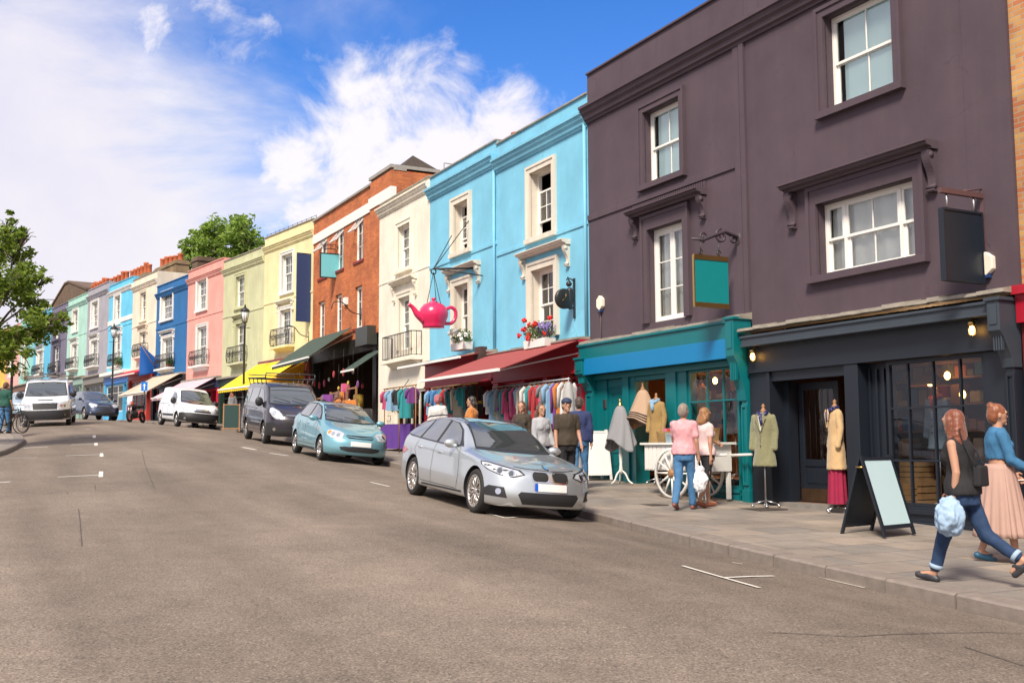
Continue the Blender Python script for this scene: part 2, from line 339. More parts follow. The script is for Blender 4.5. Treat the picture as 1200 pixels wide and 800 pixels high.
def flags():
    m, nt, bs = nmat('paving_flags'); L = nt.links.new; bs.inputs['Roughness'].default_value = .8
    tc = N(nt, 'ShaderNodeTexCoord'); mp = N(nt, 'ShaderNodeMapping'); mp.inputs['Rotation'].default_value = (0, 0, R(90)); L(tc.outputs['Object'], mp.inputs[0])
    br = N(nt, 'ShaderNodeTexBrick'); L(mp.outputs[0], br.inputs['Vector']); br.inputs['Scale'].default_value = 1; br.inputs['Brick Width'].default_value = .88; br.inputs['Row Height'].default_value = .62
    br.inputs['Mortar Size'].default_value = .009; br.inputs['Color1'].default_value = (.27, .22, .175, 1); br.inputs['Color2'].default_value = (.19, .17, .15, 1); br.inputs['Mortar'].default_value = (.09, .08, .07, 1); br.inputs['Bias'].default_value = 0
    n1 = N(nt, 'ShaderNodeTexNoise'); n1.inputs['Scale'].default_value = 1.1; n1.inputs['Detail'].default_value = 8; n1.inputs['Roughness'].default_value = .65; L(tc.outputs['Object'], n1.inputs['Vector'])
    r1 = N(nt, 'ShaderNodeMapRange'); r1.inputs['From Min'].default_value = .3; r1.inputs['From Max'].default_value = .7; r1.inputs['To Min'].default_value = .68; r1.inputs['To Max'].default_value = 1.25; L(n1.outputs['Fac'], r1.inputs['Value'])
    s = N(nt, 'ShaderNodeVectorMath', operation='SCALE'); L(br.outputs['Color'], s.inputs[0]); L(r1.outputs[0], s.inputs['Scale'])
    n2 = N(nt, 'ShaderNodeTexNoise'); n2.inputs['Scale'].default_value = 60; L(tc.outputs['Object'], n2.inputs['Vector'])
    r2 = N(nt, 'ShaderNodeMapRange'); r2.inputs['To Min'].default_value = .75; r2.inputs['To Max'].default_value = 1.25; L(n2.outputs['Fac'], r2.inputs['Value'])
    s2 = N(nt, 'ShaderNodeVectorMath', operation='SCALE'); L(s.outputs[0], s2.inputs[0]); L(r2.outputs[0], s2.inputs['Scale']); L(s2.outputs[0], bs.inputs['Base Color'])
    bp = N(nt, 'ShaderNodeBump'); bp.inputs['Strength'].default_value = .4; bp.inputs['Distance'].default_value = .01; bp.invert = True; L(br.outputs['Fac'], bp.inputs['Height']); L(bp.outputs[0], bs.inputs['Normal'])
    return m
ASPH = asphalt(); FLAG = flags()
KERB = plain('granite_kerb', (.2, .165, .14), .8, var=.35, vs=9, bump=.4)
GROUND = plain('far_ground', (.1, .09, .08), .95, var=.2, vs=.3)
LINE = plain('worn_white_line', (.62, .58, .52), .8, var=.25, vs=14)
TAR = plain('tar_seam', (.07, .055, .045), .8, var=.3)

def street_obj(name, mb, mat):
    # geometry given in (t, n, z); stored in the street frame: x = -t, y = n
    mb.v = [V((-p.x, p.y, p.z)) for p in mb.v]
    o = mb.build(name, mat); o.rotation_euler = (0, 0, ANG0); tag(o, kind='structure')
    for i, f in enumerate(mb.f): pass
    me = o.data; b = bmesh.new(); b.from_mesh(me); bmesh.ops.recalc_face_normals(b, faces=b.faces)
    up = sum(f.normal.z for f in b.faces)
    if up < 0: bmesh.ops.reverse_faces(b, faces=b.faces)
    b.to_mesh(me); b.free(); return o
def fr(a, b, st):
    r = []; x = a
    while x < b: r.append(x); x += st
    return r + [b]
TS = fr(-30, 20, .8) + fr(20.8, 140, 1.6)
mb = MB(); mb.smooth = True
K = 16
mb2 = MB()
rows = []
for t in TS:
    a, b = nL(t), nR(t); rows.append([mb.pt((t, lerp(a, b, k/K), zroad(t, lerp(a, b, k/K)))) for k in range(K+1)])
for A, B in zip(rows, rows[1:]):
    for k in range(K): mb.face((A[k], A[k+1], B[k+1], B[k]))
ROAD = street_obj('road', mb, ASPH)
KW = .3
def pave(name, n0, n1):
    mb = MB(); mb.smooth = True; rows = []
    for t in TS:
        a, b = n0(t), n1(t); rows.append([mb.pt((t, lerp(a, b, k/4), zpav(t))) for k in range(5)])
    for A, B in zip(rows, rows[1:]):
        for k in range(4): mb.face((A[k], A[k+1], B[k+1], B[k]))
    return street_obj(name, mb, FLAG)
pave('pavement', lambda t: nR(t) + KW, lambda t: 18)
pave('pavement', lambda t: nL(t) - 9, lambda t: nL(t) - KW)
def kerb(nf, sgn):
    mb = MB(); t = -12.0
    while t < 125:
        # finer stones where the kerb turns
        st = .9 if t < 60 else 1.8
        if sgn < 0 and 21 < t < 31: st = .35
        a, b = t + .009, t + st - .009
        z0, z1 = zpav(a) + .004, zpav(b) + .004; n0, n1 = nf(a), nf(b); w = KW * sgn
        j = random.uniform(-.006, .006)
        P = [(a, n0 + j, z0 - .02), (b, n1 + j, z1 - .02), (b, n1 + .03*sgn, z1), (a, n0 + .03*sgn, z0), (a, n0 + w, z0), (b, n1 + w, z1), (a, n0 + j, z0 - .4), (b, n1 + j, z1 - .4), (a, n0 + w, z0 - .4), (b, n1 + w, z1 - .4)]
        i = [mb.pt(p) for p in P]
        for q in ((0, 1, 2, 3), (3, 2, 5, 4), (6, 7, 1, 0), (0, 3, 4, 8, 6), (1, 7, 9, 5, 2)): mb.face([i[k] for k in q])
        t += st
    return street_obj('kerb', mb, KERB)
kerb(nR, 1); kerb(nL, -1)
mb = MB(); mb.smooth = True; rows = []
for t in [-600, -200, -60] + fr(-30, 140, 10) + [200, 400, 900]:
    rows.append([mb.pt((t, n, zpav(t) - .5)) for n in (-700, -200, -60, -30, -15, 0, 15, 30, 60, 200, 700)])
for A, B in zip(rows, rows[1:]):
    for k in range(10): mb.face((A[k], A[k+1], B[k+1], B[k]))
street_obj('ground', mb, GROUND)

def mark(name, pts, w, mat=LINE, lift=.006):
    # painted strip along world ground points
    mb = MB(); P = []
    for a, b in zip(pts, pts[1:]):
        n = max(1, int((b - a).length / .3))
        for k in range(n): P.append(a.lerp(b, k/n))
    P.append(pts[-1]); rows = []
    for i, p in enumerate(P):
        d = (P[min(i+1, len(P)-1)] - P[max(i-1, 0)]); d.z = 0; d.normalize(); s = V((-d.y, d.x, 0))
        ww = w * random.uniform(.85, 1.1)
        r = []
        for q in (p + s*ww/2, p - s*ww/2):
            t, n = tn(q); r.append(mb.pt((t, n, zroad(t, n) + lift)))
        rows.append(r)
    for A, B in zip(rows, rows[1:]): mb.face((A[0], A[1], B[1], B[0]))
    return street_obj(name, mb, mat)
for (x0, y0), (x1, y1), w in [((800, 663), (890, 689), .05), ((850, 677), (907, 675), .05), ((962, 676), (1014, 677), .05), ((556, 597), (592, 607), .05), ((592, 607), (640, 604), .05), ((434, 565), (456, 570), .06),
        ((68, 559), (119, 556.5), .07), ((118, 559), (118.5, 552.5), .08), ((0, 565.5), (12, 564.5), .07), ((77, 534), (120, 532.5), .09), ((119, 535), (119, 531), .08), ((0, 537.5), (44, 536), .08), ((83, 521.5), (113, 520), .1), ((112.5, 522), (112.5, 519), .09),
        ((28, 525), (56, 523.5), .1), ((87, 512), (110, 511), .12), ((110.5, 513), (110.5, 510), .1), ((284, 524), (300, 527), .12), ((316, 531), (338, 534), .1), ((858, 659), (870, 661), .04), ((100, 503), (106, 503), .12)]:
    mark('bay_marking', [G(x0, y0), G(x1, y1)], w)
for pts in ([(92, 596), (94, 612), (96, 640)], [(166, 527), (170, 545), (177, 562), (181, 572), (112, 574), (111, 567)], [(905, 741), (1000, 746), (1200, 742)], [(1130, 758), (1200, 780)], [(0, 582), (60, 578), (78, 575), (80, 580)]):
    mark('tar_seam', [G(*p) for p in pts], .013, TAR, .004)
# cast iron covers
def cover(x, y, w, l):
    p = G(x, y); t, n = tn(p); mb = MB()
    for i in range(8):
        mb.box(t - l/2 + i*l/8, t - l/2 + (i+.8)*l/8, n - w/2, n + w/2, p.z - .03, p.z + .008)
    return street_obj('manhole_cover', mb, plain('cast_iron_cover', (.07, .055, .045), .6, var=.4, vs=20))
tag(cover(889, 596, .6, .75)); cover(764, 591, .35, .5)

# ------------------------------------------------------------------ camera, light, sky
cd = bpy.data.cameras.new('camera'); cam = bpy.data.objects.new('camera', cd); COL.objects.link(cam)
cd.sensor_width = 36; cd.lens = F / 1200 * 36; cd.clip_end = 3000; cd.clip_start = .1
M = Matrix((rgt, upv, -fwd)).transposed().to_4x4(); cam.matrix_world = M; sc.camera = cam
SUN_DIR = V((-.3, -.8, .9)).normalized()     # towards the sun
sd = bpy.data.lights.new('sun', 'SUN'); sd.energy = 3.1; sd.angle = R(14); sd.color = (1, .91, .78)
so = newobj('sun', sd); so.rotation_euler = SUN_DIR.to_track_quat('Z', 'Y').to_euler()
w = bpy.data.worlds.new('World'); sc.world = w; w.use_nodes = True; nt = w.node_tree; L = nt.links.new
bg = nt.nodes['Background']; out = nt.nodes['World Output']
sky = N(nt, 'ShaderNodeTexSky'); sky.sky_type = 'NISHITA'; sky.sun_disc = False
sky.sun_elevation = math.asin(SUN_DIR.z); sky.sun_rotation = atan2(SUN_DIR.x, SUN_DIR.y); sky.air_density = 1.0; sky.dust_density = .3; sky.ozone_density = 3
hs = N(nt, 'ShaderNodeHueSaturation'); hs.inputs['Saturation'].default_value = 1.35; hs.inputs['Hue'].default_value = .515; L(sky.outputs[0], hs.inputs['Color'])
L(hs.outputs[0], bg.inputs[0]); bg.inputs[1].default_value = .1
tc = N(nt, 'ShaderNodeTexCoord'); sp = N(nt, 'ShaderNodeSeparateXYZ'); L(tc.outputs['Generated'], sp.inputs[0])
zz = N(nt, 'ShaderNodeMath', operation='ADD'); zz.inputs[1].default_value = .22; L(sp.outputs[2], zz.inputs[0])
dx = N(nt, 'ShaderNodeMath', operation='DIVIDE'); dy = N(nt, 'ShaderNodeMath', operation='DIVIDE')
L(sp.outputs[0], dx.inputs[0]); L(zz.outputs[0], dx.inputs[1]); L(sp.outputs[1], dy.inputs[0]); L(zz.outputs[0], dy.inputs[1])
cb = N(nt, 'ShaderNodeCombineXYZ'); L(dx.outputs[0], cb.inputs[0]); L(dy.outputs[0], cb.inputs[1])
mp = N(nt, 'ShaderNodeMapping'); mp.inputs['Location'].default_value = (1.3, .4, 0); mp.inputs['Rotation'].default_value = (0, 0, R(35)); mp.inputs['Scale'].default_value = (.9, 1.35, 1); L(cb.outputs[0], mp.inputs[0])
n1 = N(nt, 'ShaderNodeTexNoise'); n1.inputs['Scale'].default_value = 1.5; n1.inputs['Detail'].default_value = 9; n1.inputs['Roughness'].default_value = .58; n1.inputs['Distortion'].default_value = .35; L(mp.outputs[0], n1.inputs['Vector'])
# puffy heaps low over the roofs
n2 = N(nt, 'ShaderNodeTexNoise'); n2.inputs['Scale'].default_value = 5.5; n2.inputs['Detail'].default_value = 12; n2.inputs['Roughness'].default_value = .55; L(tc.outputs['Generated'], n2.inputs['Vector'])
# cover falls from the left/horizon to the upper right, as the weather stands
def dot(v, off, k):
    d = N(nt, 'ShaderNodeVectorMath', operation='DOT_PRODUCT'); L(tc.outputs['Generated'], d.inputs[0]); d.inputs[1].default_value = v
    a = N(nt, 'ShaderNodeMath', operation='MULTIPLY_ADD'); a.inputs[1].default_value = k; a.inputs[2].default_value = off; L(d.outputs['Value'], a.inputs[0]); return a
def madd(a, b, k=1.0):
    m_ = N(nt, 'ShaderNodeMath', operation='MULTIPLY_ADD'); L(b.outputs[0], m_.inputs[0]); m_.inputs[1].default_value = k; L(a.outputs[0], m_.inputs[2]); return m_
hole = dot(tuple(ray(760, 20).normalized()), 0, 1)
gr = N(nt, 'ShaderNodeMapRange'); gr.inputs['From Min'].default_value = .86; gr.inputs['From Max'].default_value = .99; gr.inputs['To Min'].default_value = .15; gr.inputs['To Max'].default_value = -.26; L(hole.outputs[0], gr.inputs['Value'])
s0 = madd(gr, n1, 1.0)
lowm = N(nt, 'ShaderNodeMapRange'); lowm.inputs['From Min'].default_value = .02; lowm.inputs['From Max'].default_value = .36; lowm.inputs['To Min'].default_value = .3; lowm.inputs['To Max'].default_value = 0; L(sp.outputs[2], lowm.inputs['Value'])
s1 = madd(s0, lowm, 1.0)
cov = N(nt, 'ShaderNodeMapRange'); cov.interpolation_type = 'SMOOTHSTEP'; cov.inputs['From Min'].default_value = .3; cov.inputs['From Max'].default_value = .74; L(s1.outputs[0], cov.inputs['Value'])
bg2 = N(nt, 'ShaderNodeBackground')
cr = N(nt, 'ShaderNodeMapRange'); cr.inputs['From Min'].default_value = .35; cr.inputs['From Max'].default_value = .65; L(n2.outputs['Fac'], cr.inputs['Value'])
cm = N(nt, 'ShaderNodeMix', data_type='RGBA'); L(cr.outputs[0], cm.inputs['Factor']); cm.inputs['A'].default_value = (.86, .83, .98, 1); cm.inputs['B'].default_value = (1, .97, 1, 1)
cw = N(nt, 'ShaderNodeMix', data_type='RGBA'); L(cm.outputs['Result'], cw.inputs['A']); cw.inputs['B'].default_value = (1.08, 1.04, 1.1, 1); L(cw.outputs['Result'], bg2.inputs[0]); bg2.inputs[1].default_value = .5
# a bank of heaped cloud: soft ball of directions modulated by fine noise
n3 = N(nt, 'ShaderNodeTexNoise'); n3.inputs['Scale'].default_value = 15; n3.inputs['Detail'].default_value = 12; n3.inputs['Roughness'].default_value = .6; n3.inputs['Distortion'].default_value = .4; L(tc.outputs['Generated'], n3.inputs['Vector'])
last = None
for px_, py_, r_ in ((420, 135, 75), (500, 150, 85), (585, 165, 70), (380, 215, 95), (470, 220, 110), (250, 30, 60), (190, 50, 70)):
    bank = dot(tuple(ray(px_, py_).normalized()), 0, 1); e0 = cos(math.atan(r_*1.45/F)); e1 = cos(math.atan(r_*.35/F))
    bm = N(nt, 'ShaderNodeMapRange'); bm.inputs['From Min'].default_value = e0; bm.inputs['From Max'].default_value = e1; bm.inputs['To Min'].default_value = -.3; bm.inputs['To Max'].default_value = .14 if py_ > 100 else .03; L(bank.outputs[0], bm.inputs['Value'])
    if last is None: last = bm
    else:
        x_ = N(nt, 'ShaderNodeMath', operation='MAXIMUM'); L(last.outputs[0], x_.inputs[0]); L(bm.outputs[0], x_.inputs[1]); last = x_
b2 = madd(last, n3, 1.0)
bc = N(nt, 'ShaderNodeMapRange'); bc.interpolation_type = 'SMOOTHSTEP'; bc.inputs['From Min'].default_value = .37; bc.inputs['From Max'].default_value = .68; L(b2.outputs[0], bc.inputs['Value'])
cwf = N(nt, 'ShaderNodeMath', operation='MULTIPLY'); cwf.inputs[1].default_value = .75; L(bc.outputs[0], cwf.inputs[0]); L(cwf.outputs[0], cw.inputs['Factor'])
mxm = N(nt, 'ShaderNodeMath', operation='MAXIMUM'); L(cov.outputs[0], mxm.inputs[0]); L(bc.outputs[0], mxm.inputs[1])
ms = N(nt, 'ShaderNodeMixShader'); L(mxm.outputs[0], ms.inputs[0]); L(bg.outputs[0], ms.inputs[1]); L(bg2.outputs[0], ms.inputs[2]); L(ms.outputs[0], out.inputs['Surface'])
sc.view_settings.view_transform = 'Standard'; sc.view_settings.look = 'None'; sc.view_settings.exposure = .95; sc.view_settings.gamma = 1
sc.view_settings.use_curve_mapping = False
# ------------------------------------------------------------------ houses
class House:
    def __init__(s, A, B, label, name='terraced_house', group='painted terraced houses along the street'):
        s.A = V((A.x, A.y, 0)); s.B = V((B.x, B.y, 0)); d = s.B - s.A; s.w = d.length; s.ux = d.normalized(); s.uy = V((-s.ux.y, s.ux.x, 0))
        s.z0 = zpav(tn(s.B)[0]); s.zA = zpav(tn(s.A)[0]) - s.z0
        s.o = V((s.A.x, s.A.y, s.z0)); s.rz = atan2(s.ux.y, s.ux.x)
        s.e = empty(name, s.o, s.rz, label, 'house', group)
    def q(s, x, y, off=0):
        r = ray(x, y); den = r.dot(s.uy); k = (s.o + s.uy * off).dot(s.uy) / den; p = r * k - s.o
        return p.dot(s.ux), p.z
    def wpt(s, u, y, z): return s.o + s.ux*u + s.uy*y + V((0, 0, z))
def rect(h, tl, br, off=0):
    u0, z1 = h.q(*tl, off); u1, z0 = h.q(*br, off)
    return [u0, u1, z0, z1]
def wall(h, zb, zt, holes, mat, depth=8, y0=0, reveal=.16, u0=.003, u1=None, name='wall', rmat=None):
    u1 = h.w - .003 if u1 is None else u1; mb = MB()
    xs = sorted({u0, u1, *[c for r in holes for c in (r[0], r[1])]}); zs = sorted({zb, zt, *[c for r in holes for c in (r[2], r[3])]})
    for xa, xb in zip(xs, xs[1:]):
        for za, zb_ in zip(zs, zs[1:]):
            cx, cz = (xa+xb)/2, (za+zb_)/2
            if any(r[0] < cx < r[1] and r[2] < cz < r[3] for r in holes): continue
            mb.poly([(xa, y0, za), (xb, y0, za), (xb, y0, zb_), (xa, y0, zb_)])
    for a, b, c, d in holes:
        y1 = y0 + reveal
        if rmat: mb.mi = 1
        mb.poly([(a, y0, c), (a, y1, c), (b, y1, c), (b, y0, c)]); mb.poly([(a, y0, d), (b, y0, d), (b, y1, d), (a, y1, d)])
        mb.poly([(a, y0, c), (a, y0, d), (a, y1, d), (a, y1, c)]); mb.poly([(b, y0, c), (b, y1, c), (b, y1, d), (b, y0, d)]); mb.mi = 0
    Y = y0 + depth
    mb.poly([(u0, y0, zb), (u0, y0, zt), (u0, Y, zt), (u0, Y, zb)]); mb.poly([(u1, y0, zb), (u1, Y, zb), (u1, Y, zt), (u1, y0, zt)])
    mb.poly([(u0, Y, zb), (u0, Y, zt), (u1, Y, zt), (u1, Y, zb)])
    mb.poly([(u0, y0, zt), (u1, y0, zt), (u1, y0+.3, zt), (u0, y0+.3, zt)]); mb.poly([(u0, y0+.3, zt), (u1, y0+.3, zt), (u1, y0+.3, zt-.5), (u0, y0+.3, zt-.5)])
    return mb.build(name, [mat] + ([rmat] if rmat else []), h.e)
def bars(mb, u0, u1, z0, z1, y, t, wd, cols, rows, bw=.022):
    mb.box(u0, u0+wd, y, y+t, z0, z1); mb.box(u1-wd, u1, y, y+t, z0, z1); mb.box(u0+wd, u1-wd, y+.002, y+t, z0, z0+wd); mb.box(u0+wd, u1-wd, y+.002, y+t, z1-wd, z1)
    a, b, c, d = u0+wd, u1-wd, z0+wd, z1-wd
    for k in range(1, cols): x = lerp(a, b, k/cols); mb.box(x-bw/2, x+bw/2, y+.008, y+t-.004, c, d)
    for k in range(1, rows): z = lerp(c, d, k/rows); mb.box(a, b, y+.011, y+t-.007, z-bw/2, z+bw/2)
def sash(h, r, cols=2, rows=2, y=.12, style='sash', mat=None, cur='curtain', lo=0, up=0, fw=.05, sub=None, y0=0, dark=False):
    """r = opening; lo/up = how far the lower sash is raised / the upper one dropped"""
    u0, u1, z0, z1 = r; mat = mat or WHITE; mb = MB(); y = y + y0
    zm = (z0+z1)/2
    mb.box(u0, u0+fw, y, y+.1, z0, z1); mb.box(u1-fw, u1, y, y+.1, z0, z1); mb.box(u0+fw, u1-fw, y+.003, y+.1, z1-fw, z1); mb.box(u0+fw, u1-fw, y-.03, y+.1, z0, z0+fw*.8)
    a, b, c, d = u0+fw, u1-fw, z0+fw*.8, z1-fw; P = []
    if style == 'sash':
        bars(mb, a, b, zm-.02-up, d-up, y+.012, .035, .045, cols, rows); bars(mb, a, b, c+lo, zm+.02+lo, y+.05, .035, .05, cols, rows)
        P = [(a+.04, b-.04, zm+.02-up, d-up-.04, y+.03), (a+.04, b-.04, c+lo+.04, zm-.01+lo, y+.068)]
    elif style == 'french':
        m_ = (a+b)/2
        for p, q in ((a, m_-.004), (m_+.004, b)):
            bars(mb, p, q, c, d, y+.012, .045, .07, 1, rows)
        P = [(a+.06, b-.06, c+.06, d-.06, y+.035)]
    elif style == 'triple':
        s = (b-a)*.19
        for p, q, cc in ((a, a+s, 1), (a+s+.05, b-s-.05, cols), (b-s, b, 1)):
            bars(mb, p, q, zm-.02, d, y+.012, .035, .045, cc, 1); bars(mb, p, q, c, zm+.02, y+.05, .035, .05, cc, 1)
        mb.box(a+s, a+s+.05, y, y+.09, c, d); mb.box(b-s-.05, b-s, y, y+.09, c, d)
        P = [(a+.02, b-.02, zm, d-.03, y+.03), (a+.02, b-.02, c+.03, zm, y+.068)]
    elif style == 'casement':
        bars(mb, a, b, c, d, y+.02, .04, .04, cols, rows); P = [(a+.03, b-.03, c+.03, d-.03, y+.04)]
    w_ = mb.build('window', mat, h.e)
    pm = MB()
    for p in P: pm.poly([(p[0], p[4], p[2]), (p[1], p[4], p[2]), (p[1], p[4], p[3]), (p[0], p[4], p[3])])
    pm.build('pane', GLASS, w_)
    cm = MB(); cm.smooth = True; yc = y + (.085 if cur == 'blind' else .13)
    if cur == 'curtain':
        W_ = (b-a)
        for s0, s1 in ((a, a+W_*random.uniform(.25, .4)), (b-W_*random.uniform(.22, .42), b)):
            cm.sheet(lambda i, j: (lerp(s0, s1, i), yc + .03*sin(i*18), lerp(c, d, j)), 24, 1)
    elif cur == 'net': cm.sheet(lambda i, j: (lerp(a, b, i), yc + .015*sin(i*40), lerp(c, d, j)), 60, 1)
    elif cur == 'blind': cm.smooth = False; cm.sheet(lambda i, j: (lerp(a+.1*(b-a), b, i), yc, lerp(c, d, j)), 1, 1)
    elif cur == 'half': cm.sheet(lambda i, j: (lerp(a, b, i), yc + .02*sin(i*30), lerp(zm-.1, d, j)), 50, 1)
    if cm.f: cm.build('blind' if cur == 'blind' else 'curtain', BLIND if cur == 'blind' else CURT, w_)
    return w_
def architrave(h, r, w=.16, d=.05, mat=None, top=None, sill=True, y=0, name='window_surround'):
    u0, u1, z0, z1 = r; mb = MB(); t = top if top is not None else w
    mb.box(u0-w, u0, y-d, y+.02, z0, z1+t); mb.box(u1, u1+w, y-d, y+.02, z0, z1+t); mb.box(u0, u1, y-d, y+.02, z1, z1+t)
    e = w*.3
    mb.box(u0-w-.012, u0-w+e, y-d-.025, y+.01, z0, z1+t+.012); mb.box(u1+w-e, u1+w+.012, y-d-.025, y+.01, z0, z1+t+.012); mb.box(u0-w+e, u1+w-e, y-d-.025, y+.01, z1+t-e, z1+t+.012)
    if sill: mb.box(u0-w-.03, u1+w+.03, y-.12, y+.12, z0-.12, z0-.001)
    return mb.build(name, mat or WHITE, h.e)
def scroll_poly(hh, dd):
    # side outline of a console bracket: y outwards negative, z down from 0
    P = []
    for k in range(13):
        a = k/12; P.append((-(dd*(1 - .75*a**.8) + .03*sin(a*pi*2.2)*dd*4), -a*hh))
    P += [(-.05 - .05*sin(k/4*pi), -hh - .04*k*hh) for k in range(1, 4)]
    return [(0, 0)] + P + [(0, -hh*1.12)]
def hood(h, u0, u1, z, mat, proj=.28, hh=.5, bw=.12, dent=False, t=.13, bdrop=.02, name='window_hood'):
    mb = MB(); p = [(0, z), (0, z-t), (-proj*.45, z-t), (-proj*.5, z-t*.75), (-proj*.8, z-t*.6), (-proj*.85, z-t*.3), (-proj, z-t*.25), (-proj, z-.015), (-proj*.9, z)]
    mb.prism(p, 'x', u0, u1)
    if dent:
        x = u0 + .02
        while x < u1-.04: mb.box(x, x+.035, -.05, .01, z+.001, z+.14); x += .075
    o = mb.build(name, mat, h.e, fix=True)
    for x in (u0+.03, u1-.03-bw):
        b = MB(); b.prism([(y, zz + z - t - bdrop) for y, zz in scroll_poly(hh, proj*.62)], 'x', x, x+bw)
        b.lathe([(.001, x-.012), (.045, x-.012), (.045, x+bw+.012), (.001, x+bw+.012)], 12, 'x', (0, -proj*.42, z-t-bdrop-.07)); b.lathe([(.001, x-.01), (.035, x-.01), (.035, x+bw+.01), (.001, x+bw+.01)], 12, 'x', (0, -.07, z-t-bdrop-hh*.98))
        b.build('bracket', mat, h.e, fix=True)
    return o
def cornice(h, z, hh, proj, mat, u0=0.0, u1=None, name='cornice'):
    u1 = h.w if u1 is None else u1; mb = MB(); P = []
    for a, b in ((0, 1), (1, 1), (1, .82), (.8, .78), (.72, .55), (.5, .42), (.42, .2), (.22, .12), (.18, 0), (0, 0)): P.append((-a*proj, z + (b-1)*hh))
    mb.prism(P, 'x', u0, u1); return mb.build(name, mat, h.e, fix=True)
def band(h, z, hh, d, mat, u0=0, u1=None, name='string_course'):
    mb = MB(); mb.box(u0, h.w if u1 is None else u1, -d, .02, z-hh, z); return mb.build(name, mat, h.e, bevel=.008)
def coping(h, z, mat, hh=.07, y0=0):
    mb = MB(); mb.box(-.004, h.w+.004, y0-.05, y0+.36, z, z+hh); return mb.build('coping', mat, h.e, bevel=.01)
def room_dark_sheet(h, z0, z1, y=.75, mat=None):
    mb = MB(); mb.poly([(.05, y, z0), (h.w-.05, y, z0), (h.w-.05, y, z1), (.05, y, z1)]); return mb.build('dark_sheet', mat or DARK, h.e)  # added dark sheet stands in for the gloom of the rooms behind the windows
def roof(h, z, depth=8, rise=1.2, mat=None, y0=.31):
    mb = MB(); a = .03; b = h.w-.03
    mb.prism([(y0, z-.5), (y0, z-.45), (y0 + (depth-y0)*.5, z-.5+rise), (depth-.01, z-.45), (depth-.01, z-.5)], 'x', a, b)
    return mb.build('roof', mat or SLATE, h.e, fix=True)
def balcony(h, u0, u1, z, hh=.75, proj=.32, mat=None, slab=None, curly=True):
    mb = MB(); mb.box(u0-.06, u1+.06, -proj-.06, -.002, z-.1, z); mb.prism([(0, z-.1), (-proj*.7, z-.1), (0, z-.28)], 'x', u0+.05, u1-.05)
    o = mb.build('balcony', slab or WHITE, h.e, fix=True); r = MB(); m = mat or IRON
    def run(a, b):
        a, b = V(a), V(b); n = max(2, int((b-a).length / .13))
        up_ = V((0, 0, 1)); out_ = (b-a).normalized().cross(up_)
        r.tube([a+up_*hh, b+up_*hh], .018, 6); r.tube([a+up_*.06, b+up_*.06], .012, 6)
        for k in range(n+1):
            p = a.lerp(b, k/n)
            bul = [0, .05, .07, .05, 0] if curly else [0]*5
            r.tube([p + up_*hh*q + out_*bl for q, bl in zip((.05, .25, .45, .7, 1), bul)], .011, 5)
            if curly and k < n:
                c = a.lerp(b, (k+.5)/n) + up_*hh*.55; r.tube([c + ((b-a).normalized()*cos(g)*.04 + up_*sin(g)*.1) for g in [i*pi/4 for i in range(9)]], .008, 4, cap=False)
    run((u0, -proj, z), (u1, -proj, z)); run((u0, -.02, z), (u0, -proj, z)); run((u1, -proj, z), (u1, -.02, z))
    r.build('railing', m, o); return o
def awning(h, u0, u1, z, proj, drop, mat, front=None, y0=-.03, val=.16, sc_=True, arms=True, name='awning'):
    mb = MB()
    A, B = (y0, z), (y0-proj, z-drop)
    mb.prism([A, B, (B[0], B[1]-.02), (A[0], A[1]-.02)], 'x', u0, u1)
    n = max(4, int((u1-u0)/.22))
    if val:
        for k in range(n):
            a, b = lerp(u0, u1, k/n), lerp(u0, u1, (k+1)/n)
            pts = [(a, B[1]-.021), (b, B[1]-.021)] + [(lerp(b, a, i/5), B[1] - val*(.7 + (.3*sin(pi*i/5) if sc_ else .3))) for i in range(6)]
            mb.prism(pts, 'y', B[0], B[0]+.008)
    o = mb.build(name, mat, h.e, fix=True)
    f = MB(); f.box(u0-.01, u1+.01, B[0]-.03, B[0]+.03, B[1]-.045, B[1]+.02); f.build('front_bar', front or WHITE, o)
    if arms:
        for x in (u0+.15, u1-.15):
            a = MB(); a.tube([(x, 0, z-.25), (x+(.3 if x < (u0+u1)/2 else -.3), y0-proj*.5, z-drop*.5-.18), (x, B[0]+.03, B[1]-.03)], .018, 6); a.build('folding_arm', WHITE, o)
    return o
def chimney(h, u0, u1, y0, y1, z0, z1, pots, mat, pmat=None, ph=.45):
    mb = MB(); mb.box(u0, u1, y0, y1, z0, z1); mb.box(u0-.06, u1+.06, y0-.06, y1+.06, z1-.2, z1-.06); mb.box(u0+.03, u1-.03, y0+.03, y1-.03, z1, z1+.06)
    c = mb.build('chimney', mat, h.e)
    for i in range(pots):
        k = (i+.5)/pots; x, y = (u0+u1)/2, lerp(y0, y1, k)
        if (u1-u0) > (y1-y0): x, y = lerp(u0, u1, k), (y0+y1)/2
        q = ph * random.choice((.85, 1, 1, 1.15)); p = MB(); p.lathe([(.19, z1+.02), (.17, z1+.1), (.155, z1+q*.8), (.18, z1+q*.85), (.18, z1+q), (.12, z1+q), (.12, z1+q*.6)], 12, o=(x, y, 0)); p.build('chimney_pot', pmat or TERRA, c)
    return c
BRK = brickmat('orange_brick', (.56, .15, .03), (.42, .09, .022), (.3, .2, .13))
BRKY = brickmat('stock_brick', (.52, .3, .1), (.42, .13, .05), (.35, .3, .22))
BRKB = brickmat('sooty_brick', (.16, .095, .05), (.11, .07, .045), (.12, .1, .08))

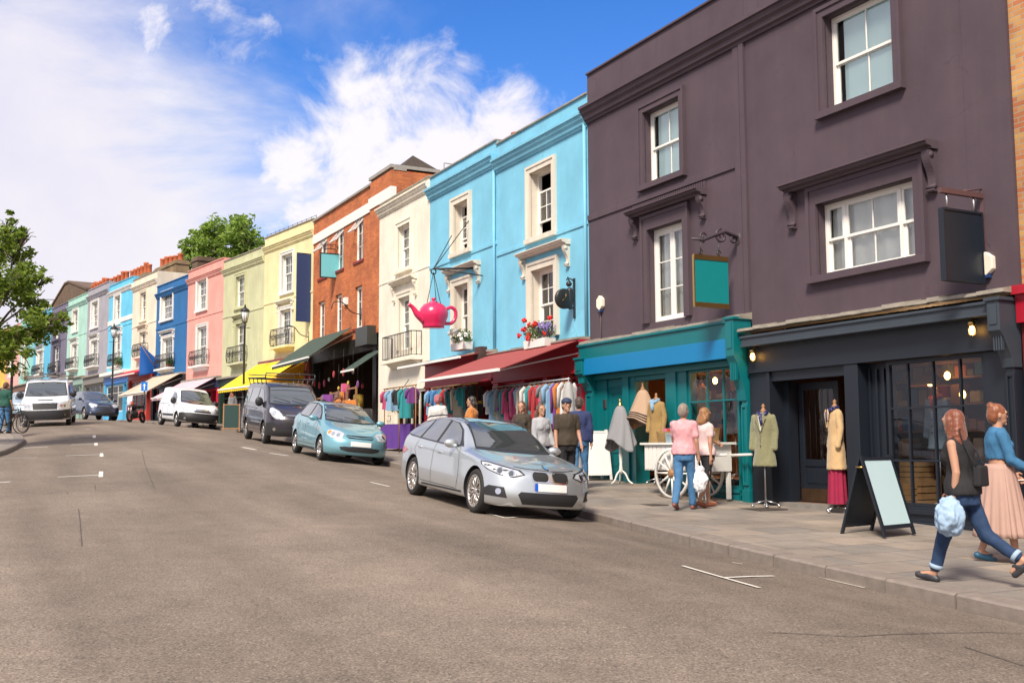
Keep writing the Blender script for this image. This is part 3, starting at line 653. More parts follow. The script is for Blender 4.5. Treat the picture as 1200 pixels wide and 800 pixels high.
# facade polyline
def Pn(x, n):
    a = (x - 600) / F; D = n / (nv.x*a + nv.y); return V((a*D, D, 0))
N0 = 12.74
near = {x: Pn(x, N0) for x in (1190, 883, 692, 583, 503, 443)}
b_r = near[443] + nv * .6
b_l = Pn(365, N0 + .6)
pts_far = [b_l]; dirf = V((-300-600, F, 0)).normalized()
xs_far = [365, 307, 259, 217, 180.5, 152, 124, 99, 76, 57, 37, 21, 5, -12]
for x in xs_far[1:]:
    a = (x - 600) / F; p = pts_far[-1]; d = dirf
    wv = (a*p.y - p.x) / (d.x - a*d.y); pts_far.append(p + d*wv)
FARP = dict(zip(xs_far, pts_far))
for a, b in zip(xs_far, xs_far[1:]): print('house', a, b, 'w=%.2f D=%.1f' % ((FARP[a]-FARP[b]).length, FARP[b].y), tn(FARP[b])[:2])
# ------------------------------------------------------------------ near houses
def pbox(h, mb, tl, br, yf, yb):
    u0, z1 = h.q(tl[0], tl[1], yf); u1, z0 = h.q(br[0], br[1], yf)
    mb.box(u0, u1, yf, yb, z0, z1); return u0, u1, z0, z1
def room(h, u0, u1, y0, y1, z0, z1, mat, name='shop_interior'):
    mb = MB()
    mb.poly([(u0, y1, z0), (u1, y1, z0), (u1, y1, z1), (u0, y1, z1)]); mb.poly([(u0, y0, z0), (u0, y1, z0), (u0, y1, z1), (u0, y0, z1)]); mb.poly([(u1, y0, z0), (u1, y0, z1), (u1, y1, z1), (u1, y1, z0)])
    mb.poly([(u0, y0, z1), (u0, y1, z1), (u1, y1, z1), (u1, y0, z1)]); mb.poly([(u0, y0, z0), (u1, y0, z0), (u1, y1, z0), (u0, y1, z0)])
    return mb.build(name, mat, h.e)
def pilaster(h, u0, u1, z0, z1, mat, y=-.14, name='pilaster'):
    mb = MB(); mb.box(u0, u1, y, .04, z0, z1); w = u1-u0
    # sunk panel made by a raised border
    e = w*.22; a, b = z0+.45, z1-.12
    mb.box(u0-.02, u1+.02, y-.03, .0, z0, z0+.32); mb.box(u0, u0+e, y-.025, y+.001, a-.05, b+.05); mb.box(u1-e, u1, y-.025, y+.001, a-.05, b+.05)
    mb.box(u0+e, u1-e, y-.025, y+.001, b, b+.05); mb.box(u0+e, u1-e, y-.025, y+.001, a-.05, a)
    return mb.build(name, mat, h.e, bevel=.006)
def shopconsole(h, u0, u1, z0, z1, mat):
    mb = MB(); H_ = z1-z0
    mb.prism([(0, z1), (-.42, z1), (-.42, z1-H_*.45), (-.34, z1-H_*.55), (-.2, z1-H_*.86), (-.17, z0), (0, z0)], 'x', u0, u1)
    mb.box(u0-.03, u1+.03, -.45, -.001, z1, z1+.05); w = u1-u0
    mb.box(u0+w*.2, u1-w*.2, -.435, -.42, z1-H_*.36, z1-.05)
    for k in range(4): x = lerp(u0+w*.2, u1-w*.2, k/3); mb.box(x-.01, x+.01, -.36, -.3, z1-H_*.75, z1-H_*.5)
    return mb.build('console', mat, h.e, fix=True, bevel=.006)
def glazing(h, u0, u1, z0, z1, y, xs, zs, mat, glass=None, fw=.05, bw=.03, dep=.06, name='shop_window'):
    mb = MB(); mb.box(u0, u0+fw, y, y+dep, z0, z1); mb.box(u1-fw, u1, y, y+dep, z0, z1); mb.box(u0+fw, u1-fw, y, y+dep, z0, z0+fw); mb.box(u0+fw, u1-fw, y, y+dep, z1-fw, z1)
    for x in xs: mb.box(x-bw/2, x+bw/2, y+.005, y+dep-.005, z0+fw, z1-fw)
    for z in zs: mb.box(u0+fw, u1-fw, y+.008, y+dep-.008, z-bw/2, z+bw/2)
    o = mb.build(name, mat, h.e); g = MB(); g.poly([(u0+fw*.5, y+dep/2, z0+fw*.5), (u1-fw*.5, y+dep/2, z0+fw*.5), (u1-fw*.5, y+dep/2, z1-fw*.5), (u0+fw*.5, y+dep/2, z1-fw*.5)])
    g.build('pane', glass or SHOPGLASS, o); return o
def alarm(h, px, py, s=.17):
    u, z = h.q(px, py, -.06); mb = MB()
    mb.prism([(u+s*.78*cos(a), z+s*sin(a)) for a in [pi/6+i*pi/3 for i in range(6)]], 'y', -.09, 0)
    o = mb.build('alarm_box', plain('alarm_box', (.78, .73, .6), .4), h.e, fix=True, bevel=.012)
    b = MB(); b.box(u-.05, u+.05, -.085, -.01, z-s-.03, z-s*.85); b.build('strobe', plain('blue_plastic', (.02, .05, .15), .3), o); return o
def bulkhead(h, px, py, y):
    u, z = h.q(px, py, y); mb = MB(); mb.lathe([(.05, z+.05), (.055, z+.1), (.03, z+.13)], 12, o=(u, y, 0)); mb.tube([(u, y, z+.12), (u, y+.06, z+.16), (u, y+.16, z+.12)], .014, 8)
    mb.lathe([(.001, y+.15), (.05, y+.15), (.05, y+.17), (.001, y+.17)], 12, 'y', (u, 0, z+.12))
    for k in range(6): a = k*pi/3; mb.tube([(u+.05*cos(a), y+.05*sin(a), z+.05), (u+.05*cos(a), y+.05*sin(a), z-.06), (u, y, z-.1)], .004, 4)
    o = mb.build('bulkhead_lamp', BRASS, h.e); g = MB(); g.ball((u, y, z-.01), (.038, .038, .07)); g.build('bulb', plain('lit_bulb', (1, .6, .2), .5, emit=(1, .5, .12), es=9), o)
PURP = stucco('plum_stucco', (.083, .058, .072), dirt=.1)
NAVY = plain('navy_shop_paint', (.008, .012, .02), .5, var=.15, vs=3)
SLATEBLUE = plain('slate_blue_paint', (.035, .046, .06), .5, var=.2, vs=3)
TEAL = plain('teal_shop_paint', (.0, .13, .145), .42, var=.12, vs=3)
TEALB = plain('bright_blue_fascia', (.0, .17, .38), .5, var=.04)
# --- plum house with the navy shop
H1 = House(near[883], Pn(1202, N0), 'dark plum rendered house on the right with navy shopfront and wide three-light window', group='painted terraced houses along the street')
h = H1
up = rect(h, (966, 21), (1050, 99)); lw = rect(h, (958, 240), (1076, 300))
zt = h.q(883, -12)[1]; ztop = zt
zsh = h.q(867, 389)[1]
H2 = House(near[692], near[883], 'dark plum rendered house with teal shopfront and tall white french window')
zpar = H2.q(690, 88)[1] + H2.z0
ztop1, ztop2 = zpar - H1.z0, zpar - H2.z0
wall(h, zsh, ztop1, [up, lw], PURP, reveal=.2); coping(h, ztop1, PURP, .05); roof(h, ztop1); room_dark_sheet(h, zsh, ztop1-.6)
sash(h, up, 2, 1, cur='blind', y=.16); sash(h, lw, 2, 1, style='triple', cur='net', y=.16)
architrave(h, up, .17, .06, PURP); architrave(h, lw, .2, .06, PURP, top=.3)
u0 = h.q(925, 215)[0]; u1 = h.q(1099, 158)[0]; zh = h.q(930, 212, -.25)[1]
hood(h, u0, u1, zh, PURP, .3, .55, .14)
zc = H2.q(688, 146)[1] + H2.z0
cornice(h, zc - H1.z0 + .36, .36, .26, PURP)
pm = MB(); pm.box(h.w-.75, h.w-.004, -.02, .02, zsh, zc-H1.z0); pm.build('quoin_strip', PURP, h.e)
# lead flashing, blind box, fascia
mb = MB(); ul = .02
for k in range(26):
    a, b = lerp(ul, h.w, k/26), lerp(ul, h.w, (k+1)/26); j = random.uniform(-.015, .02); mb.prism([(.0, zsh+.07+j), (-.36, zsh+.01+j), (-.37, zsh-.045+j*.4), (0, zsh-.05)], 'x', a, b+.01)
mb.build('flashing', LEAD, h.e, fix=True)
mb = MB(); e = pbox(h, mb, (868, 394), (1158, 369), -.34, 0); mb.box(e[0]-.01, e[1]+.01, -.36, -.3, e[2]-.005, e[2]+.03); mb.box(e[0]-.01, e[1]+.01, -.37, -.3, e[3]-.05, e[3]-.01); mb.build('blind_box', SLATEBLUE, h.e, bevel=.008)
zbb = e[2]; mb = MB(); zf0 = h.q(880, 434, -.14)[1]; mb.box(.02, h.w-.3, -.14, .0, zf0, zbb); mb.box(.02, h.w-.3, -.16, -.0, zf0-.05, zf0); mb.build('fascia', NAVY, h.e)
# right console + pilaster
ucr = h.q(1165, 400, -.3)[0]; shopconsole(h, ucr, h.w-.03, h.q(1165, 430, -.42)[1], h.q(1165, 352, -.42)[1], SLATEBLUE); pilaster(h, ucr+.04, h.w-.05, -.2, h.q(1165, 432, -.14)[1], NAVY)
# shop room, pillars, lobby door, window
zfl = h.zA + .03
room(h, .05, h.w-.05, .25, 3.2, zfl, zf0+.02, plain('tailor_shop_interior', (.16, .075, .035), .9, var=.8, vs=1.2))
mb = MB(); mb.box(.02, h.w-.04, .02, .26, -.25, zfl); ud0 = h.q(905, 590)[0]; ud1 = h.q(992, 590)[0]; mb.build('threshold', plain('stone_step', (.2, .18, .16), .8, var=.3), h.e)
uL0, uL1 = h.q(880, 500)[0], h.q(908, 500)[0]
mb = MB(); mb.box(max(uL0, .01), uL1, -.1, .25, -.2, zf0-.05); mb.box(uL1-.05, uL1+.03, -.13, .25, -.2, zf0-.05); mb.build('pillar', NAVY, h.e, bevel=.01)
uP0, uP1 = h.q(992, 500, -.12)[0], h.q(1008, 500, -.12)[0]
mb = MB(); mb.box(uP0, uP1, -.14, .2, -.2, zf0-.05); mb.box(uP0-.02, uP1+.02, -.17, .2, -.2, .35); mb.build('pillar', NAVY, h.e, bevel=.01)
mb = MB(); mb.box(uL1, uP0, -.08, .1, zf0-.22, zf0-.05); mb.build('door_head', NAVY, h.e)
# door standing half back inside the lobby
def paneldoor(h, u0, u1, z0, z1, y, mat, glass=True, kick=True, ang=0, side='door_panel'):
    t = .05; P = MB(); w = u1-u0; H_ = z1-z0
    P.box(0, .12, 0, t, 0, H_); P.box(w-.12, w, 0, t, 0, H_); P.box(.12, w-.12, 0, t, H_-.13, H_); P.box(.12, w-.12, 0, t, 0, .28); P.box(.12, w-.12, 0, t, .62, .74)
    P.box(.12, w-.12, .015, t-.01, .28, .62); P.box(.18, w-.18, .004, .02, .33, .57)
    if not glass: P.box(.12, w-.12, .015, t-.01, .74, H_-.13); P.box(.18, w-.18, .004, .02, .8, H_-.2)
    o = P.build('door', mat, h.e, bevel=.005); o.location = (u0, y, z0); o.rotation_euler = (0, 0, ang)
    if glass:
        g = MB(); g.poly([(.1, .025, .72), (w-.1, .025, .72), (w-.1, .025, H_-.11), (.1, .025, H_-.11)]); g.build('pane', SHOPGLASS, o)
        r = MB()
        for k in range(1, 5): x = lerp(.12, w-.12, k/5); r.tube([(x, .012, .74), (x, .012, H_-.13)], .005, 4)
        r.build('grille', IRON, o)
    if kick: k = MB(); k.box(.03, w-.03, -.004, 0, .02, .24); k.build('kick_plate', plain('old_copper', (.12, .07, .04), .4, metal=.7, var=.4), o)
    hd = MB(); hd.tube([(w-.06, -.05, H_*.42), (w-.06, -.05, H_*.58)], .012, 6); hd.box(w-.085, w-.035, -.012, 0, H_*.4, H_*.6); hd.build('handle', BRASS, o)
    return o
udr0, udr1 = h.q(917, 560, .25)[0], h.q(966, 560, .25)[0]
paneldoor(h, uL1+.15, uL1+1.12, zfl, zf0-.25, .42, NAVY)
mb = MB(); mb.box(uL1+.03, uL1+.15, .2, .4, zfl, zf0-.22); mb.build('door_frame', NAVY, h.e)
# window
gw0, gz1 = h.q(1038, 424, -.04); gw1, gz0 = h.q(1163, 598, -.04)
gz0 = h.q(1042, 592, -.04)[1]; gz1 = zf0-.06
xs = [h.q(x, 500, -.04)[0] for x in (1065, 1095, 1127)]; zs = [h.q(1040, y, -.04)[1] for y in (479, 539)]
glazing(h, gw0, gw1, gz0, gz1, -.04, xs, zs, NAVY, fw=.06)
mb = MB(); mb.box(gw0-.08, gw1+.1, -.1, .1, -.3, gz0-.001); mb.box(gw0-.1, gw1+.12, -.14, .1, gz0-.1, gz0-.03); mb.box(gw0-.1, gw1+.12, -.14, .0, -.3, .1); mb.box(gw1, ucr+.1, -.06, .1, gz0, zf0-.05); mb.build('stall_riser', NAVY, h.e, bevel=.006)
# splayed panel between pillar and window
mb = MB(); mb.box(uP1, gw0, .1, .16, -.2, zf0-.05)
for k in range(4): x = lerp(uP1+.05, gw0-.02, k/3); mb.box(x-.02, x+.02, .06, .1, .3, zf0-.15)
mb.build('side_panel', NAVY, h.e)
alarm(h, 1156, 309); bulkhead(h, 882, 417, -.24); bulkhead(h, 1139, 386, -.24)
# --- plum house with the teal shop
h = H2
up = rect(h, (755, 133), (799, 201)); lw = rect(h, (760, 270), (804, 371)); zsh2 = h.q(695, 402)[1]
lw[2] = max(lw[2], zsh2 + .05)
wall(h, zsh2-.1, ztop2, [up, lw], PURP, reveal=.2); coping(h, ztop2, PURP, .05); roof(h, ztop2); room_dark_sheet(h, zsh2, ztop2-.6)
sash(h, up, 2, 1, cur='blind', y=.16); sash(h, lw, 2, 3, style='french', cur='net', y=.14, fw=.07)
architrave(h, up, .16, .06, PURP); architrave(h, lw, .2, .06, PURP, top=.3, sill=False)
u0 = h.q(731, 250, -.2)[0]; u1 = h.q(815, 220, -.2)[0]; zh = h.q(733, 248, -.26)[1]
hood(h, u0+.1, u1+.1, zh, PURP, .3, .4, .12, dent=True)
cornice(h, zc - H2.z0 + .36, .36, .26, PURP); zs_ = h.q(692, 252)[1]; band(h, zs_, .14, .035, PURP, 0, h.w-.34)
mb = MB(); mb.box(h.w-.32, h.w-.16, -.035, .02, zsh2, zc-H2.z0-.001); mb.box(h.w-.13, h.w-.004, -.05, .02, zsh2, zc-H2.z0-.001); mb.build('pilaster_strip', PURP, h.e)
mb = MB()
for k in range(26):
    a, b = lerp(0, h.w, k/26), lerp(0, h.w, (k+1)/26); j = random.uniform(-.02, .02); mb.prism([(.0, zsh2+.07+j), (-.3, zsh2+.01+j), (-.31, zsh2-.045+j*.4), (0, zsh2-.05)], 'x', a, b+.01)
mb.build('flashing', LEAD, h.e, fix=True)
uc0 = h.q(855, 400, -.3)[0]
mb = MB(); mb.box(-.02, uc0, -.3, 0, h.q(695, 425, -.3)[1], zsh2-.04); mb.box(-.04, uc0, -.34, 0, zsh2-.1, zsh2-.045); mb.build('shop_cornice', TEAL, h.e, bevel=.01)
ztb = h.q(697, 438, -.36)[1]; mb = MB(); mb.box(.12, uc0-.02, -.36, -.3, ztb, h.q(697, 419, -.36)[1]); mb.build('fascia', TEALB, h.e, bevel=.006)
mb = MB(); mb.box(0, uc0+.1, -.1, .05, ztb-.12, zsh2-.1); mb.build('fascia_backing', TEAL, h.e)
zcb = h.q(862, 470, -.2)[1]
shopconsole(h, uc0+.02, h.w-.02, zcb, zsh2-.06, TEAL); pilaster(h, uc0+.1, h.w-.02, -.1, zcb, TEAL)
shopconsole(h, .0, .3, h.q(692, 458, -.2)[1], h.q(692, 420, -.35)[1], TEAL); pilaster(h, .02, .3, h.zA-.3, h.q(692, 458, -.2)[1], TEAL)
zhd = ztb - .1; zfl2 = h.zA + .03
room(h, .05, h.w-.05, .5, 3.2, zfl2, zhd+.05, plain('knit_shop_interior', (.32, .13, .045), .85, var=.7, vs=1.5))
# closed door, pier, opening, pier, window
q = lambda x, off=0: h.q(x, 500, off)[0]
paneldoor(h, q(713), q(734), h.zA-.1, zhd-.2, .02, TEAL, glass=False, kick=False)
mb = MB(); mb.box(.3, q(713), -.04, .1, h.zA-.3, zhd); mb.box(q(713), q(734), .0, .1, zhd-.2, zhd); mb.box(q(734), q(741), -.1, .2, -.2, zhd); mb.box(q(741), q(747), -.05, .3, -.2, zhd); mb.box(q(785), q(797), -.1, .3, -.2, zhd); mb.box(q(797), q(808), -.06, .2, -.2, zhd); mb.box(q(747), q(785), -.04, .1, zhd-.12, zhd); mb.box(.3, uc0+.1, -.12, .05, zhd-.02, zhd+.1); mb.build('pier', TEAL, h.e, bevel=.008)
gz0 = h.q(812, 570)[1]; glazing(h, q(808), q(868), gz0, zhd, -.02, [q(830), q(849)], [h.q(812, 471)[1], h.q(812, 520)[1]], TEAL, fw=.06)
mb = MB(); mb.box(q(808), q(870), -.08, .1, -.3, gz0-.001); mb.box(q(806), q(870), -.13, .0, -.3, .12); mb.box(q(806), q(870), -.12, .0, gz0-.07, gz0-.002); mb.build('stall_riser', TEAL, h.e, bevel=.006)
mb = MB(); u, z = h.q(709, 473, -.05); mb.box(u-.06, u+.06, -.07, -.04, z-.1, z+.1); o = mb.build('entry_phone', STEEL, h.e, bevel=.004)
alarm(h, 703, 355); alarm(h, 858, 392, .2)
mb = MB(); u, z = h.q(704, 365, -.02); mb.tube([(u, -.02, z), (u, -.02, z-.62), (u-.1, -.02, z-.7), (u-.1, -.02, z-.8)], .012, 6); mb.build('alarm_cable', plain('dark_cable', (.08, .06, .065), .6), h.e)
# --- stock brick house at the right edge with a red shop
BR_A = Pn(1202, N0); H0 = House(BR_A, BR_A - dv*5, 'yellow stock brick house at the far right edge with red shop cornice')
h = H0; z_ = h.q(1202, 335)[1]; wall(h, z_, ztop1+H1.z0-h.z0-.4, [], BRKY, y0=.03); coping(h, ztop1+H1.z0-h.z0-.4, LEAD)
RED = plain('crimson_shop_paint', (.36, .006, .022), .45, var=.12, vs=3)
mb = MB(); mb.box(0, h.w, -.2, 0, z_-.12, z_); mb.box(0, h.w, -.12, 0, z_-.5, z_-.12); mb.build('shop_cornice', RED, h.e); mb = MB(); mb.box(0, h.w, -.02, .3, -.4, z_-.5); mb.build('shop_wall', plain('dark_red_shop', (.12, .01, .015), .5), h.e)
# --- sky blue pair
BLUE = stucco('sky_blue_stucco', (.19, .5, .67), dirt=.14); BLUEL = BLUE
CREAMW = stucco('cream_trim', (.68, .62, .52), .6, dirt=.25)
H3 = House(near[583], near[692], 'sky blue house between plum house and its blue twin, flowers on its sill, crimson shop'); h = H3
z3 = h.q(583, 170)[1]; up = rect(h, (622, 204), (648.5, 271)); lw = rect(h, (624, 318), (651, 393)); zs3 = h.q(587, 414)[1]
wall(h, zs3-.2, z3, [up, lw], BLUE, rmat=CREAMW, reveal=.22); coping(h, z3, LEAD, .05); roof(h, z3); room_dark_sheet(h, zs3, z3-.6)
sash(h, up, 3, 2, lo=.38, up=.42, y=.2, cur='none'); sash(h, lw, 3, 2, y=.2, cur='none')
architrave(h, up, .17, .06, CREAMW); architrave(h, lw, .2, .06, CREAMW, top=.2, sill=False)
u0 = h.q(605, 297, -.2)[0]; u1 = h.q(660, 280, -.2)[0]; hood(h, u0, u1, h.q(606, 297, -.25)[1], CREAMW, .28, .45, .11)
cornice(h, h.q(578, 203, -.1)[1]+.34, .34, .22, BLUE); band(h, h.q(585, 296)[1], .1, .03, BLUE)
H4 = House(near[503], near[583], 'sky blue house with pink teapot sign hanging in front of it'); h = H4
z4 = (h.q(504, 216)[1] + h.q(580, 159)[1])/2; up = rect(h, (533, 241), (549.5, 291)); lw = rect(h, (534, 336), (550, 402)); zs4 = h.q(505, 425)[1]
wall(h, zs4-.2, z4, [up, lw], BLUE, rmat=CREAMW, reveal=.22); coping(h, z4, LEAD, .05); roof(h, z4); room_dark_sheet(h, zs4, z4-.6)
sash(h, up, 3, 2, lo=.25, up=.3, y=.2, cur='none'); sash(h, lw, 3, 2, y=.2, cur='none')
architrave(h, up, .2, .06, CREAMW); architrave(h, lw, .2, .06, CREAMW, top=.2, sill=False)
hood(h, h.q(519, 318, -.2)[0], h.q(556, 300, -.2)[0], h.q(519, 317, -.25)[1], CREAMW, .28, .45, .11)
cornice(h, z4-.72+.34, .34, .22, BLUE); band(h, h.q(580, 283)[1], .1, .03, BLUE)
chimney(h, h.w-.35, h.w-.02, .5, 1.4, z4-.5, z4+.12, 2, BRKB, ph=.2)
for h in (H3, H4):
    mb = MB(); mb.tube([(h.w-.08 if h is H4 else h.w-.06, -.06, (zs4 if h is H4 else zs3)), (h.w-.08 if h is H4 else h.w-.06, -.06, (z4 if h is H4 else z3)-.5)], .04, 8); mb.build('downpipe', BLUE, h.e)
AWN_R = plain('faded_red_canvas', (.28, .05, .045), .85, var=.12, vs=3)
REDD = plain('deep_red_interior', (.2, .008, .02), .7, var=.4, vs=2)
for h, zs_, px in ((H3, zs3, 583), (H4, zs4, 503)):
    mb = MB(); mb.box(0.004, h.w-.004, -.16, .1, zs_-.75, zs_-.06); mb.box(0.004, h.w-.004, -.3, .1, zs_-.1, zs_-.02); mb.box(.004, h.w-.004, -.2, .1, zs_-.8, zs_-.74); mb.build('fascia', RED, h.e, bevel=.008)
    mb = MB()
    for k in range(20): a, b = h.w*k/20, h.w*(k+1)/20; j = random.uniform(-.015, .015); mb.prism([(0, zs_+.05+j), (-.34, zs_-.0+j), (-.34, zs_-.04), (0, zs_-.04)], 'x', a, b)
    mb.build('flashing', LEAD, h.e, fix=True)
    room(h, .05, h.w-.05, .3, 3, h.zA+.02, zs_-.75, REDD)
    pilaster(h, .0, .3, h.zA-.3, zs_-.8, RED)
    mb = MB(); ww = h.w; mb.box(ww*.3, ww*.34, -.06, .1, -.1, zs_-.8); mb.box(ww*.55, ww*.6, -.06, .1, -.1, zs_-.8); mb.box(.3, ww*.3, -.05, .1, -.2, .75); mb.build('pier', RED, h.e)
    glazing(h, .3, ww*.3, .75, zs_-.8, .0, [lerp(.3, ww*.3, k/3) for k in (1, 2)], [lerp(.75, zs_-.8, k/4) for k in (1, 2, 3)], RED)
h = H3; mb = MB(); mb.box(h.w*.75, h.w-.004, -.1, .12, -.3, .9); mb.box(h.w*.75, h.w*.8, -.1, .12, .9, zs3-.8); mb.box(h.w*.94, h.w-.004, -.1, .12, .9, zs3-.8); mb.build('shop_wall', RED, h.e, bevel=.01)
glazing(h, h.w*.8, h.w*.94, .9, zs3-.85, -.02, [h.w*.87], [1.3, 1.7, 2.1], RED)
awning(h, .1, h.w-.1, zs3-.06, 2.0, .72, AWN_R, val=0, y0=-.3)
awning(H4, .05, H4.w-.15, zs4-.02, .75, .16, AWN_R, val=0, y0=-.3, arms=False)
mb = MB(); mb.box(H4.w-.4, H4.w-.02, -.5, -.3, zs4-.35, zs4+.1); mb.build('awning_box_end', plain('rusty_dark', (.06, .03, .025), .7, var=.4), H4.e)
# --- cream house
CREAM = stucco('cream_stucco', (.78, .72, .6), dirt=.2)
H5 = House(near[443], near[503], 'narrow cream house beside the red brick building, small black balcony'); h = H5
z5 = h.q(444, 242)[1]; up = rect(h, (467, 267), (481, 312)); lw = rect(h, (468, 350), (481, 408)); zs5 = h.q(445, 432)[1]
wall(h, -.3, z5, [up, lw, rect(h, (463, 459), (499, 503)), rect(h, (449.5, 462), (458, 515))], CREAM, reveal=.15); coping(h, z5, LEAD, .05); roof(h, z5); room_dark_sheet(h, zs5, z5-.6)
sash(h, up, 2, 2, y=.14, cur='curtain'); sash(h, lw, 2, 2, y=.14, cur='net')
architrave(h, up, .17, .05, CREAM); architrave(h, lw, .17, .05, CREAM, sill=False); hood(h, h.q(457, 332, -.15)[0], h.q(484, 323, -.15)[0], h.q(457, 331, -.2)[1], CREAM, .25, .45, .1)
cornice(h, h.q(442, 256, -.1)[1]+.3, .3, .2, CREAM); band(h, h.q(446, 333)[1], .05, .02, CREAM)
balcony(h, h.q(450, 420, -.3)[0], h.q(484, 420, -.3)[0], h.q(448, 424, -.35)[1], .8, .35, curly=False, slab=CREAM)
r = rect(h, (463, 459), (499, 503)); glazing(h, *r, .05, [lerp(r[0], r[1], k/4) for k in (1, 2, 3)], [], CREAMW, fw=.08, bw=.08); r2 = rect(h, (449.5, 462), (458, 515)); paneldoor(h, r2[0], r2[1], r2[2], r2[3], .06, CREAMW, glass=False, kick=False)
room(h, .1, h.w-.1, .2, 2.5, .2, zs5, plain('gift_shop_interior', (.16, .12, .1), .9, var=.8, vs=3))
# --- orange brick building
H6 = House(b_l, b_r, 'tall orange brick building with white stone band and green awning'); h = H6
z6 = h.q(366, 262)[1]
tw = [rect(h, (374.5, 284), (383, 320)), rect(h, (394, 272), (402.5, 313)), rect(h, (416, 257), (425.5, 303))]
zt0, zt1 = tw[2][2], tw[2][3]
for r in tw: r[2], r[3] = zt0, zt1
bw_ = [rect(h, (373, 356), (380, 397)), rect(h, (393, 348), (400, 390)), rect(h, (416, 337), (424, 383))]
zb0, zb1 = bw_[2][2], bw_[2][3]
for r in bw_: r[2], r[3] = zb0, zb1
zs6 = h.q(417, 392)[1]; WFR = plain('white_frame', (.72, .7, .68), .5)
wall(h, zs6-.2, z6, tw + bw_, BRK, reveal=.12, depth=1.7); wall(h, zs6-.2, z6-.9, [], BRKY, y0=1.71, depth=7, name='rear_wall')
for r in tw + bw_: sash(h, r, 2, 3, style='casement', cur='curtain', y=.1, fw=.06); b = MB(); b.box(r[0]-.1, r[1]+.1, -.05, .12, r[2]-.1, r[2]-.002); b.build('window_sill', plain('red_tile_sill', (.2, .02, .02), .6), h.e)
# open top lights
for r in tw:
    b = MB(); b.M = Matrix.Translation((r[0]+.06, .05, r[3]-.08)) @ Matrix.Rotation(R(-38), 4, 'X'); bars(b, 0, (r[1]-r[0])-.12, -.62, 0, 0, .04, .05, 2, 1); b.build('top_light', WFR, h.e)
zb = h.q(366, 288)[1]; zbt = h.q(366, 278)[1]; up_ = h.q(437, 300)[0]; mb = MB(); mb.box(-.004, up_-.001, -.05, .02, zb, zbt); mb.box(up_, h.w+.01, -.2, .02, zb-.02, zbt+.02); mb.build('stone_band', plain('white_stone_band', (.75, .72, .68), .7), h.e)
mb = MB(); mb.box(h.q(437, 300)[0]+.1, h.w-.005, -.16, .02, zs6-.2, z6-.001); mb.build('corner_pier', BRK, h.e)
mb = MB(); mb.box(h.q(437, 300)[0]+.05, h.w+.02, -.21, 1.7, z6+.08, z6+.2); mb.box(-.01, h.w+.02, -.08, .4, z6, z6+.08); mb.build('coping', plain('stone_coping', (.3, .28, .25), .8, var=.3), h.e)
mb = MB(); a, b = h.q(412, 222)[0], h.w-.1
A_ = [(a, .3, z6+.15), (b, .3, z6+.2), (b, 1.7, z6+.2), (a, 1.7, z6+.15)]; r0, r1 = (a+.5, .9, z6+.5), (b-.55, .9, z6+.8)
mb.poly([A_[0], A_[1], r1, r0]); mb.poly([A_[2], A_[3], r0, r1]); mb.poly([A_[1], A_[2], r1]); mb.poly([A_[3], A_[0], r0]); mb.poly(A_[::-1]); mb.build('roof', plain('brown_roof_tiles', (.05, .036, .027), .85, var=.5, vs=9, bump=.6), h.e, fix=True)
mb = MB()
for k in range(9): y = 1.9 + k*.75; mb.tube([(h.w-.1, y, z6-.9), (h.w-.1, y, z6+.5)], .02, 5)
for z in (0, .25, .5): mb.tube([(h.w-.1, 1.9, z6+z), (h.w-.1, 7.9, z6+z)], .02, 5)
for k in range(16): y = 1.9+k*.37; mb.tube([(h.w-.1, y, z6+.0), (h.w-.1, y+.18, z6+.25), (h.w-.1, y+.37, z6+.0)], .014, 4)
mb.build('roof_railing', plain('galvanised', (.2, .2, .2), .5), h.e)
room_dark_sheet(h, zs6, z6-.6); room(h, .1, h.w-.9, .1, 4, h.zA+.02, zs6, plain('bazaar_interior', (.06, .035, .02), .9, var=.8, vs=1.5))
mb = MB(); mb.box(h.w-1.05, h.w-.005, -.16, .4, -.3, zs6-.2); mb.build('brick_pier', BRK, h.e)
mb = MB(); mb.box(0, .35, -.05, .3, -.1, zs6-.2); mb.box(h.w-2.0, h.w-1.6, -.1, .1, -.2, zs6-.3); mb.box(0, h.w-1.05, -.08, .1, zs6-.75, zs6-.19); mb.build('pier', plain('black_shop_paint', (.012, .012, .012), .5), h.e)
GRN = plain('dark_green_canvas', (.035, .06, .045), .8, var=.15)
awning(h, .2, h.q(415, 395)[0], zs6+.3, 1.7, 1.2, GRN, y0=-.1)
awning(h, h.w-2.0, h.w-.7, zs6-.85, 1.1, .75, GRN, y0=-.18, val=0, arms=False)
mb = MB(); e = pbox(h, mb, (416.5, 385), (430, 403), -.5, -.12); mb.build('sign_box', plain('charcoal_sign', (.04, .045, .04), .5), h.e)
mb = MB(); u, z = h.q(406, 353, -.02); mb.box(u-.16, u+.16, -.12, 0, z-.14, z+.14); mb.build('alarm_box', WHITE, h.e)
